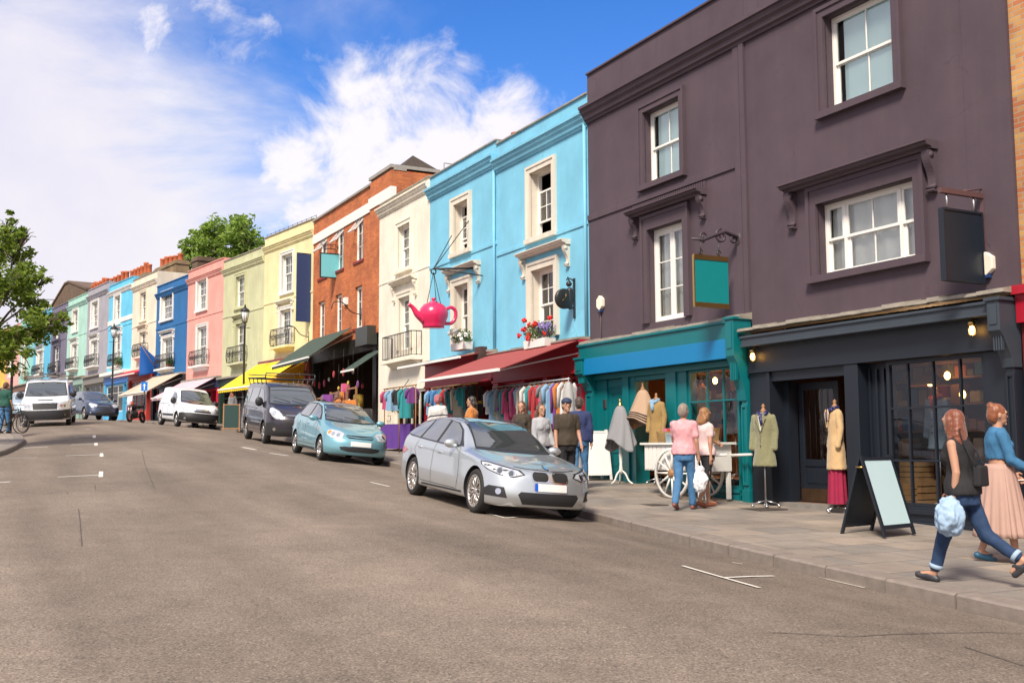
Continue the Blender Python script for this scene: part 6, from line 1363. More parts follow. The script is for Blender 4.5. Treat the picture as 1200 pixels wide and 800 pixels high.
# round blue traffic sign on post
p = on_ground(168, 56.5); e = empty('traffic_sign', p, 0, 'blue square traffic sign with white arrow on a pole under the flag', 'traffic sign'); mb = MB(); mb.tube([(0, 0, 0), (0, 0, 2.3)], .035, 8); mb.build('post', IRON, e)
e.rotation_euler = (0, 0, R(10)); s_ = MB(); s_.box(-.16, .16, -.06, -.04, 1.72, 2.2); s_.build('plate', plain('sign_blue', (.0, .16, .6), .4), e)
s_ = MB(); s_.prism([(-.025, 1.78), (.025, 1.78), (.025, 2.02), (.09, 1.97), (0, 2.13), (-.09, 1.97), (-.025, 2.02)], 'y', -.066, -.062); s_.build('arrow', WHITE, e)
h = H18; u, z = h.q(14, 448, -.3); e = rooted(h, 2.0, -.35, z, 'shop_sign', 'small plain yellow sign over the shop of the pale pink house', 'sign'); mb = MB(); mb.box(-1.0, .9, -.1, 0, -.25, .3); mb.build('board', plain('sign_yellow', (.75, .5, .02), .5), e)
# A boards
def aboard(p, ridge, w_, hh, spread, fm, pm, label, face=(1, 1), backm=None):
    rz = atan2(ridge[1], ridge[0]); e = empty('a_board', p, rz, label, 'pavement sign', None)
    for sg in (1, -1):
        th = math.atan(spread/hh)*sg; t = .03; M_ = Matrix.Translation((0, 0, hh)) @ Matrix.Rotation(-th, 4, 'X'); L_ = hh/cos(th)
        f = MB(); f.M = M_; y0, y1 = (-t if sg > 0 else 0, 0 if sg > 0 else t)
        f.box(-w_/2, -w_/2+.05, y0, y1, -L_, .03); f.box(w_/2-.05, w_/2, y0, y1, -L_, .03); f.box(-w_/2+.05, w_/2-.05, y0, y1, -.04, .0); f.box(-w_/2+.05, w_/2-.05, y0, y1, -L_+.1, -L_+.15); fr_ = f.build('frame', fm, e)
        q = MB(); q.M = M_; q.box(-w_/2+.05, w_/2-.05, y0+.008, y1-.008, -L_+.15, -.04); q.build('panel', pm if sg == face[0] or face[1] == 2 else (backm or fm), fr_)
    hg = MB(); hg.tube([(-w_/2-.01, -.05, hh-.12), (-w_/2-.01, .05, hh-.12)], .012, 6); hg.build('catch', BRASS, e); return e
pb = G(1029, 629); pb = G(1029, 626)
aboard(pb, (.78, .63), .74, 1.02, .31, NAVY, plain('mint_panel', (.42, .57, .6), .6, var=.02), 'navy framed A-board with blank pale blue panel near the striding woman', face=(1, 1))
pb = G(697, 562); aboard(pb, (.93, .36), .62, 1.05, .22, plain('white_board_frame', (.72, .7, .68), .5), plain('white_board', (.75, .74, .72), .5, var=.02), 'plain white A-board between the silver estate and the poncho stand', face=(1, 2))
pb = on_ground(271, 45.2); aboard(pb, (.97, .25), .7, 1.15, .2, WOODM, plain('blackboard_green', (.006, .035, .03), .7, var=.1), 'dark green chalkboard A-board with wooden frame near the black van', face=(1, 2))
# ------------------------------------------------------------------ hand cart
pc = G(806, 583); HC = V((-.78, -.62, 0)).normalized()
ec = empty('hand_cart', pc, ANG0 + R(6), 'white wooden handcart with large spoked wheel in front of the teal shop', 'handcart')
WP = plain('chalky_white', (.68, .66, .62), .65, var=.1, vs=5)
mb = MB(); mb.box(-.85, .85, -.3, .3, .5, .54); 
for y in (-.3, .27): mb.box(-.85, .85, y, y+.03, .54, .98)
for x in (-.85, .82): mb.box(x, x+.03, -.27, .27, .54, .98)
for k in range(14): x = -.83+k*.12; mb.box(x, x+.1, -.315, -.3, .52, .96)
mb.box(-.92, .92, -.36, .36, .98, 1.02); mb.build('cart_box', WP, ec)
for sg in (-1, 1):
    w_ = newobj('wheel', None, ec); w_.location = (.05, sg*.42, .46); m = MB(); m.lathe([(.42, -.025), (.46, -.025), (.46, .025), (.42, .025), (.42, -.025)], 40, 'y', cap=False); m.build('rim', WP, w_)
    m = MB()
    for k in range(12): a = k*pi/6; m.tube([(.06*cos(a), 0, .06*sin(a)), (.43*cos(a), 0, .43*sin(a))], [.024, .014], 6)
    m.build('spokes', WP, w_); m = MB(); m.lathe([(.001, -.06), (.04, -.06), (.075, -.04), (.075, .04), (.04, .06), (.001, .06)], 16, 'y'); m.build('hub', WOODM, w_)
for x, y in ((.8, -.26), (.8, .26), (.62, -.26)): m = MB(); m.box(x-.035, x+.035, y-.03, y+.03, 0, .52); m.build('leg', WP, ec)
m = MB(); m.tube([(-.72, 0, 0), (-.72, 0, .52)], .015, 6); m.build('prop', IRON, ec)
for y in (-.3, .3): m = MB(); m.tube([(.8, y, .78), (1.35, y, .8)], [.03, .022], 8); m.build('shaft', WP, ec)
WICK = plain('wicker', (.42, .26, .1), .8, var=.4, vs=40, bump=.8)
def world_on(e, x, y, z): return e.matrix_basis @ V((x, y, z))
def basket(x, y, r, hh, label, mat=WICK, fill=None):
    b = empty('basket', world_on(ec, x, y, 1.022), ANG0, label, 'basket', 'containers of goods on the handcart'); m = MB(); m.lathe([(.001, .0), (r*.85, .0), (r, hh), (r*1.04, hh+.01), (r*.96, hh), (r*.8, .02)], 20); m.build('weave', mat, b)
    if fill:
        for k in range(7): m = MB(); m.ball((random.uniform(-.5, .5)*r, random.uniform(-.5, .5)*r, hh+.02), (.07, .06, .05), 8, 6); m.build('scarf_roll', random.choice(fill), b)
KNN = ['red', 'blue', 'purple', 'cream', 'teal', 'pink', 'grey', 'orange', 'white', 'black', 'yellow', 'sky blue']
KN = [plain('knit_'+n, mul(c, .75), .9, var=.2, vs=30, sheen=.3) for n, c in (('red', (.45, .02, .03)), ('blue', (.05, .2, .45)), ('purple', (.2, .04, .25)), ('cream', (.6, .52, .4)), ('teal', (.02, .3, .32)), ('pink', (.6, .08, .2)), ('grey', (.22, .22, .23)), ('orange', (.6, .2, .03)), ('white', (.7, .68, .66)), ('black', (.02, .02, .022)), ('yellow', (.65, .45, .05)), ('sky', (.25, .45, .65)))]  # colours scaled darker, putting the shade under the awnings into the cloth
basket(-.55, 0, .2, .2, 'wicker basket of red scarves at the left end of the handcart', fill=[KN[0], KN[5]]); basket(.05, 0, .2, .22, 'wicker basket in the middle of the handcart', fill=[KN[3], KN[7]]); basket(.52, .02, .24, .24, 'wide wicker basket with blue and purple scarves on the handcart', fill=[KN[1], KN[2], KN[4], KN[5]])
b = empty('bucket', world_on(ec, -.25, -.18, 1.022), 0, 'small pale blue bucket on the handcart', 'bucket'); m = MB(); m.lathe([(.001, 0), (.08, 0), (.1, .17), (.105, .17), (.095, .16), (.08, .01)], 18); m.build('pail', plain('pale_bucket', (.45, .6, .68), .4), b)
# ------------------------------------------------------------------ garments and dress forms
def wrinkle(o, amp=.012, s=6, zs=.5):
    me = o.data; no = [v.normal.copy() for v in me.vertices]
    for v, n in zip(me.vertices, no):
        p = v.co; k = mnoise.noise(V((p.x*s, p.y*s, p.z*s*zs)) + V((o.name.__hash__() % 97, 0, 0))) + .5*mnoise.noise(V((p.x*s*2.6, p.y*s*2.6, p.z*s*1.4))); v.co = p + n*amp*k
    me.update()
def loft(mb, rings, seg=28):
    sm = mb.smooth; mb.smooth = True; R_ = []
    rings = catmull([(c[0], c[1], c[2], rx, ry) for c, rx, ry in rings], 4)
    for x, y, z, rx, ry in rings: R_.append([mb.pt((x+rx*cos(2*pi*k/seg), y+ry*sin(2*pi*k/seg), z)) for k in range(seg)])
    for A, B in zip(R_, R_[1:]):
        for k in range(seg): mb.face((A[k], A[(k+1) % seg], B[(k+1) % seg], B[k]))
    mb.face(R_[0][::-1]); mb.face(R_[-1]); mb.smooth = sm
def torso(mb, z, k=1.0, g=0, waist=1.0):
    mb.ball((0, 0, z+.33), ((.165+g)*k, (.105+g)*k, .2), 20, 12); mb.ball((0, 0, z+.1), ((.135*waist+g)*k, (.1+g)*k, .2), 20, 12); mb.capsule((-.14*k, 0, z+.45), (.14*k, 0, z+.45), .062+g, .062+g)
def coat_form(p, rz, label, mat, length=.9, ztop=1.45, collar=None, shirt=None, scarf=None, stand=True, cat='mannequin', lower=None, name='dressed_mannequin', flare=.05, btn=True):
    e = empty(name, p, rz, label, cat, 'dressed mannequins and clothes stands outside the shops'); z = ztop-.5
    mb = MB(); loft(mb, [((0, 0, z+.15-(length-.35)-.06), .16+flare, .12+flare*.6), ((0, 0, z-.05), .165, .125), ((0, 0, z+.1), .15, .115), ((0, 0, z+.3), .175, .125), ((0, 0, z+.42), .18, .11), ((0, 0, z+.49), .12, .08), ((0, 0, z+.52), .06, .06)])
    for sg in (1, -1): mb.capsule((sg*.17, 0, z+.43), (sg*.215, .01, z+.18), .058, .05); mb.capsule((sg*.215, .01, z+.18), (sg*.215, -.045, z-.1), .05, .044)
    o = remeshed(mb, 'coat', mat, e, .014, 6); wrinkle(o, .012, 7)
    if shirt:
        m = MB(); m.prism([(-.045, z+.46), (.045, z+.46), (.012, z+.2), (-.012, z+.2)], 'y', -.137, -.12); m.build('shirt', shirt, e)
    if collar:
        m = MB()
        for sg in (1, -1): m.prism([(sg*.05, z+.5), (sg*.1, z+.42), (sg*.075, z+.36), (sg*.015, z+.2), (sg*.01, z+.22), (sg*.04, z+.42)][::sg], 'y', -.148, -.132)
        m.build('lapels', collar, e, fix=True)
    if scarf:
        m = MB(); m.tube(catmull([(.08, -.06, z+.5), (.0, -.1, z+.46), (-.08, -.06, z+.5), (0, .05, z+.53)], 4, True)+[(.08, -.06, z+.5)], .035, 8); m.tube([(0, -.12, z+.45), (.03, -.14, z+.3)], [.04, .03], 8); m.build('scarf', scarf, e)
    if btn:
        for k in range(3): m = MB(); m.ball((0, -.155, z+.15-k*.1), .012, 8, 6); m.build('button', plain('brown_button', (.05, .03, .02), .4), e)
    if lower:
        m = MB(); m.smooth = True; m.sheet(lambda i, j: ((.13+.05*j+.012*sin(i*2*pi*9))*cos(i*2*pi), (.1+.05*j+.012*sin(i*2*pi*9))*sin(i*2*pi), z-.1-j*(z-.25)), 72, 6); m.build('skirt', lower, e)
    m = MB(); m.lathe([(.045, z+.5), (.05, z+.55), (.03, z+.58), (.02, z+.6), (.035, z+.63), (.001, z+.67)], 14); m.build('neck_block', WOODM, e)
    if stand:
        m = MB(); m.tube([(0, 0, .08), (0, 0, z-.1)], .014, 8)
        for k in range(4): a = k*pi/2+.5; m.tube([(0, 0, .12), (.22*cos(a), .22*sin(a), .06)], .012, 6); m.ball((.22*cos(a), .22*sin(a), .03), .03, 8, 6)
        m.build('stand', STEEL, e)
    return e
def poncho(p, rz, label, mat, trim, ztop=1.45, hh=.85, w=.32, stand=True):
    e = empty('dressed_mannequin' if stand else 'hanging_poncho', p, rz, label, 'mannequin' if stand else 'poncho', 'dressed mannequins and clothes stands outside the shops'); m = MB(); m.smooth = True
    def fn(i, j):
        a = i*2*pi; fold = 1+.1*sin(a*7+j*3)*j; r = .05+.16*j**.4+(w-.16)*j**1.4; drop = hh*(.12*j**.5+.88*j)*(1+.16*cos(2*a+.6)*j)
        return (r*1.15*cos(a)*fold, r*.72*sin(a)*fold, ztop-drop**1.0+.0)
    m.sheet(fn, 90, 22); o = m.build('poncho', mat, e); s_ = o.modifiers.new('s', 'SOLIDIFY'); s_.thickness = .012
    if trim:
        for jj in (.72, .8, .88, .97):
            t = MB(); t.smooth = True; t.sheet(lambda i, j: V(fn(i, jj-.02+.04*j))*1.0 + V((cos(i*2*pi), sin(i*2*pi), 0))*.022, 90, 1); t.build('stripe', trim, e)
    m = MB(); m.lathe([(.05, ztop-.03), (.05, ztop+.03), (.03, ztop+.06), (.02, ztop+.1), (.03, ztop+.13), (.001, ztop+.16)], 14); m.build('neck_block', BRASS if stand else WOODM, e)
    if stand:
        m = MB(); m.lathe([(.03, .22), (.045, .3), (.03, .42), (.04, .6), (.028, ztop-.5)], 12); 
        for k in range(3): a = k*2*pi/3+.4; m.tube(catmull([(0, 0, .3), (.1*cos(a), .1*sin(a), .22), (.17*cos(a), .17*sin(a), .08), (.26*cos(a), .26*sin(a), .02)], 3), .02, 6)
        m.build('turned_stand', WP, e)
    return e
NAVYC = plain('navy_silk', (.02, .02, .09), .5)
TWEED = plain('green_tweed', (.2, .19, .1), .95, var=.25, vs=60, sheen=.4, bump=.3); CAMEL = plain('camel_cloth', (.5, .33, .16), .85, var=.12, vs=20, sheen=.3)
rzf = ANG0 + R(12)
pq = H1.wpt(H1.q(895, 500, -.5)[0], -.5, 0); pq.z = zg(pq); coat_form(pq, ANG0+R(25), 'olive tweed coat on a wheeled stand left of the navy shop door', TWEED, .84, 1.6, TWEED, KN[8], NAVYC)
pq = H1.wpt(H1.q(979, 500, -.02)[0], -.02, 0); pq.z = zg(pq); coat_form(pq, ANG0-R(25), 'camel jacket over a raspberry skirt on a stand inside the navy doorway', CAMEL, .92, 1.68, CAMEL, None, NAVYC, lower=plain('raspberry_cloth', (.27, .008, .045), .85, var=.2))
pq = H2.wpt(H2.q(727, 500, -.5)[0], -.5, 0); pq.z = zg(pq); poncho(pq, rzf, 'grey shawl poncho on a white turned stand beside the closed teal door', plain('grey_knit', (.24, .24, .25), .95, var=.15, vs=40, bump=.4), None, 1.62, .82, .27)
pp = H2.wpt(H2.q(761, 500)[0], -.15, 0); pp.z = zg(pp)+.25; poncho(pp, rzf, 'beige poncho with black striped hem hanging in the teal shop opening', plain('beige_knit', (.4, .27, .18), .95, var=.15, vs=40), plain('dark_stripe', (.02, .015, .015), .9), 1.72, .7, .33, stand=False)
pp = H2.wpt(H2.q(784, 500)[0], -.3, 0); pp.z = zg(pp)+.1; coat_form(pp, ANG0+R(10), 'mustard tweed coat with a bright blue scarf by the teal shop opening', plain('mustard_tweed', (.3, .19, .07), .95, var=.2, vs=50), .85, 1.66, None, None, KN[11], btn=False)
def rooted_mannequin(h, px, y, label, mat, tie, zt_, lower=None, ang=0):
    p = h.wpt(h.q(px, 500, y)[0], y, 0); p.z = h.z0 + h.zA; coat_form(p, h.rz+ang, label, mat, .75, zt_, mat, KN[8], tie, stand=True, btn=True)
rooted_mannequin(H1, 1100, .9, 'pale blue tailored jacket with crimson tie behind the navy shop window', plain('pale_blue_tweed', (.22, .3, .36), .9, var=.15, vs=30), KN[0], 1.75)
rooted_mannequin(H2, 822, .9, 'camel coat with a tan belt behind the teal shop window', CAMEL, KN[7], 1.9); rooted_mannequin(H2, 862, .7, 'grey cardigan on a form at the right of the teal shop window', KN[6], KN[9], 1.7)
# pendant lamp, wooden crates, old bicycle behind navy window
h = H1; u, z = h.q(1090, 448, .8); e = rooted(h, u, .8, z, 'pendant_lamp', 'copper pendant lamp shade in the navy shop window', 'lamp'); m = MB(); m.lathe([(.34, -.05), (.3, 0), (.1, .12), (.03, .2), (.001, .21)], 24, cap=False); m.build('lamp_shade', plain('copper_shade', (.6, .3, .14), .35, metal=.6), e); m = MB(); m.tube([(0, 0, .2), (0, 0, 1.0)], .01, 5); m.build('cord', IRON, e); m = MB(); m.ball((0, 0, -.01), .05); m.build('bulb', plain('lit_bulb', (1, .6, .2)), e)
for k, (px, yy, zz_, s_) in enumerate(((1052, .7, .3, .3), (1070, 1.0, .3, .35), (1070, 1.0, .67, .28), (1140, .8, .3, .3))):
    u = h.q(px, 560, yy)[0]; e = rooted(h, u, yy, h.zA+zz_-.25, 'wooden_crate', ['small wooden crate at the left of the navy shop window', 'wooden crate under another in the navy shop window', 'wooden crate stacked on top in the navy shop window', 'wooden crate at the right of the navy shop window'][k], 'crate', 'crates in the navy shop window')
    m = MB()
    for q_ in range(4): m.box(-s_, s_, -s_*.6, -s_*.6+.02, q_*s_*.3, q_*s_*.3+s_*.25); m.box(-s_, -s_+.02, -s_*.6+.02, s_*.6, q_*s_*.3, q_*s_*.3+s_*.25); m.box(s_-.02, s_, -s_*.6+.02, s_*.6, q_*s_*.3, q_*s_*.3+s_*.25)
    m.build('slats', plain('pine_crate', (.35, .2, .09), .7, var=.3), e)
for h, px, py, yy in ((H2, 838, 446, 1.0), (H2, 818, 455, 1.4), (H4, 560, 441, .6), (H1, 1128, 462, 1.6), (H1, 1110, 440, 2.0), (H1, 935, 470, 1.8)):
    u, z = h.q(px, py, yy); e = rooted(h, u, yy, z, 'shop_lamp', 'small lit filament lamp inside the shop at x' if False else {838: 'lit filament bulb above the camel coat in the teal shop', 818: 'lit filament bulb deeper in the teal shop', 560: 'lit bulb inside the crimson shop under the small awning', 1128: 'lit filament bulb right of the pendant lamp', 1110: 'lit filament bulb high behind the pale blue jacket', 935: 'lit filament bulb behind the navy door glass'}[px], 'lamp', 'lit filament bulbs inside the shops'); m = MB(); m.ball((0, 0, 0), (.05, .05, .07)); m.build('bulb', plain('lit_bulb', (1, .6, .2)), e); m = MB(); m.tube([(0, 0, .06), (0, 0, .5)], .006, 4); m.build('cord', IRON, e)
# shelves of folded stock at the back of the two near shops
def stock(h, px, yy, label, seed):
    random.seed(seed); u = h.q(px, 500, yy)[0]; e = rooted(h, u, yy, h.zA+.03, 'stock_shelf', label, 'shelves'); m = MB()
    for x in (-.8, .8): m.box(x-.02, x+.02, -.18, .18, 0, 2.3)
    for q_ in range(5): m.box(-.78, .78, -.18, .18, .3+q_*.45, .33+q_*.45)
    m.build('frame', WOODM, e)
    for q_ in range(5):
        x = -.74
        while x < .62:
            w_ = random.uniform(.12, .24); hh = random.uniform(.1, .34); m = MB(); m.box(x, x+w_, -.15, .1, .331+q_*.45, .33+q_*.45+hh); m.build('folded_stack', random.choice([KN[1], KN[3], KN[6], KN[7], KN[0], WOODM, CAMEL, TWEED, KN[8]]), e, bevel=.015); x += w_+.02
stock(H1, 1070, 2.6, 'shelves of folded stock at the back left of the navy shop window', 3); stock(H1, 1145, 2.4, 'shelves of folded stock at the back right of the navy shop window', 4); stock(H2, 838, 2.3, 'shelves of folded knitwear inside the teal shop window', 5); stock(H2, 765, 2.4, 'shelves of knitwear seen through the teal shop opening', 6); stock(H1, 950, 2.8, 'shelves behind the half open navy shop door', 7)
for h, px, zz_, yy, w_ in ((H1, 1095, 2.5, 1.2, 45), (H2, 838, 2.3, 1.1, 45), (H1, 960, 2.4, 1.8, 25), (H3, 620, 2.2, 1.2, 18), (H6, 400, 2.8, 1.5, 40)):
    p = h.wpt(h.q(px, 500, yy)[0], yy, h.zA+zz_); ld = bpy.data.lights.new('shop_fill_light', 'POINT'); ld.energy = w_; ld.color = (1, .62, .32); ld.shadow_soft_size = .12; lo_ = newobj('shop_fill_light', ld); lo_.location = p  # warm point lights added to brighten the dark shop interiors
# clothes rails with garments
def rail(h0, px0, px1, py, off, label, mat, n, gl=.85, legs=True, seed=3, uo=0):
    random.seed(seed); a = h0.q(px0, py, off); b = h0.q(px1, py, off); pa, pb = h0.wpt(a[0], off, a[1]), h0.wpt(b[0], off, b[1]); pb.z = pa.z
    e = empty('clothes_rail', V((pa.x, pa.y, zg(pa))), h0.rz, label, 'clothes rail', 'clothes rails on the pavement'); L_ = (pb-pa).length; z = pa.z-zg(pa)
    m = MB(); m.tube([(0, 0, z), (L_, 0, z)], .02, 8); m.build('rail', mat, e)
    for x in (.05, L_*.5, L_-.05): q_ = h0.ux*x + pa; m = MB(); zz_ = zg(q_)-zg(pa); m.tube([(x, 0, zz_), (x, 0, z)], .018, 6); m.build('upright', mat, e)
    for k in range(n):
        x = L_*(k+.6)/(n+.2)+random.uniform(-.04, .04); p = pa + h0.ux*x; c = random.choice(KN); ln = gl*random.uniform(.55, 1.2); w_ = random.uniform(.13, .21)
        g = empty('hanging_garment', V((p.x, p.y, z+zg(pa))), h0.rz + R(90+random.uniform(-18, 18)), 'garment', 'garment')
        m = MB(); m.smooth = True; ph = random.random()*6; cn = KNN[KN.index(c)]; nth = ['first', 'second', 'third', 'fourth', 'fifth', 'sixth', 'seventh', 'eighth', 'ninth', 'tenth', 'eleventh', 'twelfth', 'thirteenth', 'fourteenth', 'fifteenth', 'sixteenth', 'seventeenth', 'eighteenth', 'nineteenth', 'twentieth'][k]; g['label'] = cn + ' garment, ' + nth + ' from the left on the ' + uo; g['group'] = 'garments on the ' + uo
        m.sheet(lambda i, j: ((w_*(.35+.65*min(1, j*5)) + .03*j)*cos(i*2*pi)*(1+.15*sin(i*31+ph)), (.035+.03*j)*sin(i*2*pi)*(1+.4*sin(i*25+ph)), -.06-.05*min(1, j*5)-ln*j), 30, 8)
        sl = ln*random.uniform(.35, .75)
        for sg in (1, -1): m.tube([(sg*w_*.8, 0, -.1), (sg*(w_+.05), .02, -.2), (sg*(w_+.04), .04+random.uniform(-.05, .05), -.15-sl)], [.045, .05, .038], 8, sx=.6)
        m.build('cloth', c, g)
        if random.random() < .4:
            b_ = MB(); b_.sheet(lambda i, j: ((w_+.045)*cos(i*2*pi), .085*sin(i*2*pi), -.2-ln*.35-.07*j), 24, 1); b_.build('stripe', random.choice(KN), g)
        m = MB(); m.tube([(-w_*.7, 0, -.1), (0, 0, -.04), (w_*.7, 0, -.1)], .008, 5); m.tube([(0, 0, -.04), (0, 0, .03)], .005, 4); m.build('hanger', WOODM, g)
rail(H3, 578, 668, 454, -1.35, 'steel clothes rail outside the crimson shop of the sky blue house', STEEL, 20, .85, uo='steel rail outside the crimson shop'); rail(H4, 505, 560, 455, -1.3, 'brass coloured clothes rail outside the small awning shop', BRASS, 11, .8, seed=5, uo='brass coloured rail under the small awning')
rail(H5, 450, 488, 456, -1.5, 'wooden clothes rail outside the cream house', WOODM, 5, .7, seed=9, uo='wooden rail outside the cream house')
# small bright things strung under the green awning
random.seed(21)
TN = ['first', 'second', 'third', 'fourth', 'fifth', 'sixth', 'seventh', 'eighth', 'ninth', 'tenth', 'eleventh', 'twelfth', 'thirteenth', 'fourteenth']
for k in range(14):
    px = 352 + k*5.6; py = 441 + random.uniform(-6, 14); yy = random.uniform(-1.3, -.3); u, z = H6.q(px, py, yy); c = random.choice([0, 2, 5, 7, 10, 8, 10, 0]); e = rooted(H6, u, yy, z, 'hanging_trinket', KNN[c] + ' trinket, ' + TN[k] + ' from the left under the green awning', 'trinket', 'trinkets strung under the green awning')
    m = MB(); m.ball((0, 0, 0), (.055, .045, random.uniform(.07, .16)), 10, 6); m.build('charm', KN[c], e); m = MB(); m.tube([(0, 0, .1), (0, 0, .9)], .006, 4); m.build('string', IRON, e)
# tables
PUR = plain('purple_cloth', (.09, .03, .22), .8, var=.15, vs=6)
def table(p, rz, lx, ly, hh, cloth, label, name='market_table'):
    e = empty(name, p, rz, label, 'table', 'cloth covered market tables'); m = MB(); m.box(-lx/2, lx/2, -ly/2, ly/2, hh-.03, hh); m.build('tabletop', WOODM, e)
    for x in (-1, 1):
        for y in (-1, 1): l = MB(); l.box(x*lx/2*.9-.02, x*lx/2*.9+.02, y*ly/2*.9-.02, y*ly/2*.9+.02, -.05, hh-.03); l.build('leg', IRON, e)
    c = MB(); c.smooth = True
    per = [(-lx/2, -ly/2), (lx/2, -ly/2), (lx/2, ly/2), (-lx/2, ly/2)]
    def fn(i, j):
        s_ = (i % 1)*4; k = int(s_) % 4; a, b = per[k], per[(k+1) % 4]; f = s_-int(s_); x, y = lerp(a[0], b[0], f), lerp(a[1], b[1], f); r = 1.01+.03*j*sin(i*120)+.02*j
        return (x*r, y*r, hh+.006-j*(hh-.06))
    c.sheet(fn, 160, 5); c.poly([(x*1.01, y*1.01, hh+.006) for x, y in per]); o = c.build('cloth', cloth, e); return e
t1 = table(G(473, 528), ANG0+R(30), 1.1, .8, .78, PUR, 'purple cloth table nearest the light blue hatchback'); t2 = table(G(497, 517), ANG0, 1.5, .8, .85, PUR, 'purple cloth table behind, loaded with trinkets by the cream house')
for k in range(9):
    p = t2.matrix_basis @ V((random.uniform(-.7, .7), random.uniform(-.3, .3), .857)); e = empty('bottle', p, 0, None); tag(e, ['yellow bottle on the rear purple table', 'blue bottle on the rear purple table', 'clear jar on the rear purple table'][k % 3], 'bottle', 'trinkets on the purple table ' + ['a', 'b', 'c'][k % 3]); m = MB(); m.lathe([(.04, 0), (.045, .12), (.03, .17), (.015, .2), (.015, .26)], 10); m.build('glass', [KN[10], KN[11], KN[8]][k % 3], e); m = MB(); m.lathe([(.018, .26), (.018, .29)], 8); m.build('cap', KN[9], e)
pt = on_ground(231, 50); e = empty('folding_table', pt, H9.rz, 'white folding table with crossed legs by the small white van', 'table'); m = MB(); m.box(-.55, .55, -.3, .3, .7, .73); m.build('tabletop', WHITE, e)
for x in (-.4, .4): m = MB(); m.tube([(x, -.28, 0), (x, .28, .7)], .014, 5); m.tube([(x, .28, 0), (x, -.28, .7)], .014, 5); m.build('leg', STEEL, e)
# goods outside the brick bazaar
m0 = H6
for k, (px, py, off, c, s_) in enumerate(((384, 470, -1.2, 2, .4), (398, 466, -.8, 7, .35), (410, 478, -1.4, 7, .45), (420, 468, -.6, 10, .3), (390, 490, -1.4, 0, .4), (428, 488, -.9, 9, .45), (405, 455, -.3, 5, .3))):
    u, z = m0.q(px, py, off); e = rooted(m0, min(u, m0.w-.4), off, z, 'draped_goods', ['purple fabric bundle outside the brick bazaar', 'orange fringed shawl outside the brick bazaar', 'large orange rug roll outside the brick bazaar', 'yellow shawl at the brick bazaar pier', 'red fabric bundle behind the hatchback', 'black leather bags stacked by the brick pier', 'pink bunting bundle inside the brick bazaar'][k], 'goods'); m = MB(); m.smooth = True
    m.sheet(lambda i, j: (s_*cos(i*2*pi)*(.5+.5*sin(pi*min(1, .15+j)))*(1+.12*sin(i*40)), s_*.5*sin(i*2*pi)*(1+.2*sin(i*33)), -j*s_*2+s_*.6), 40, 8); m.build('folds', KN[c], e)
for k, (px, py) in enumerate(((372, 480), (392, 474), (412, 469))):
    u, z = m0.q(px, py, -1.0); e = rooted(m0, u, -1.0, m0.zA, 'display_stand', ['wooden display stand left in the brick bazaar', 'wooden display stand in the middle of the brick bazaar', 'wooden display stand right in the brick bazaar'][k], 'stand', 'display stands outside the brick bazaar'); z -= m0.zA
    m = MB()
    for x in (-.5, .5): m.box(x-.03, x+.03, -.03, .03, 0, z+.5)
    for q_ in range(3): m.box(-.47, .47, -.02, .02, z-.5+q_*.45, z-.44+q_*.45)
    m.build('frame', WOODM, e)
    for q_ in range(6): m = MB(); m.ball((-.4+q_*.16, -.06, z-.1+random.uniform(-.3, .3)), (.07, .05, .12), 8, 6); m.build('trinket', random.choice(KN), e)
# ------------------------------------------------------------------ plants
LEAF1 = leafmat('shrub_leaves', (.04, .1, .02), (.1, .18, .04)); LEAFT = leafmat('plane_leaves', (.09, .16, .015), (.26, .34, .04)); LEAFB = leafmat('bright_leaves', (.14, .24, .03), (.3, .42, .07))
PET_R = plain('red_petals', (.6, .01, .01), .6); PET_W = plain('white_petals', (.75, .75, .7), .6); BARK = plain('bark', (.14, .11, .07), .9, var=.4, vs=12, bump=.8)
def leaves(mb, c, r, n, s_, flat=1.0, shell=.35):
    for _ in range(n):
        d = V((random.gauss(0, 1), random.gauss(0, 1), random.gauss(0, 1))).normalized(); k = (random.random()**.5) if random.random() > shell else random.uniform(.85, 1.12)
        p = V(c) + V((d.x*r[0], d.y*r[1], d.z*r[2]*flat))*k
        a = V((random.gauss(0, 1), random.gauss(0, 1), random.gauss(0, .6))).normalized(); b = a.cross(V((random.gauss(0, 1), random.gauss(0, 1), random.gauss(0, 1)))).normalized(); q_ = s_*random.uniform(.6, 1.3)
        mb.face([mb.pt(p - a*q_), mb.pt(p - b*q_*.45), mb.pt(p + a*q_), mb.pt(p + b*q_*.45)])
def planter(e, w_, d_, n, fl=None, fn=0, s_=.035, hh=.28, box=WP):
    if box: m = MB(); m.prism([(-w_/2+.03, 0), (w_/2-.03, 0), (w_/2, .2), (-w_/2, .2)], 'y', -d_/2, d_/2); m.build('trough', box, e, fix=True)
    m = MB(); leaves(m, (0, 0, .2+hh*.35), (w_*.55, d_*.75, hh*.6), n, s_); m.build('foliage', LEAF1, e)
    if fl:
        for _ in range(fn):
            m = MB(); c = V((random.uniform(-.6, .6)*w_, random.uniform(-.9, .3)*d_, .2+random.uniform(.0, 1.15)*hh))
            for k in range(9): d = V((random.gauss(0, 1), random.gauss(0, 1), random.gauss(0, 1))).normalized()*.045; m.ball(c+d, .03, 6, 4)
            m.build('flower_head', fl, e)
h = H3; u, z = h.q(632, 405, -.35); e = rooted(h, u, -.35, z-.05, 'window_box', 'window box of red geraniums and lavender under the sky blue house window', 'window box'); planter(e, 1.1, .3, 1100, PET_R, 13, hh=.45)
m = MB()
for _ in range(60): x = random.uniform(.1, .55); m.tube([(x, random.uniform(-.1, .1), .25), (x+random.uniform(-.1, .15), random.uniform(-.2, .1), random.uniform(.45, .6))], [.006, .012], 4)
m.build('lavender', plain('lavender', (.2, .15, .38), .8), e)
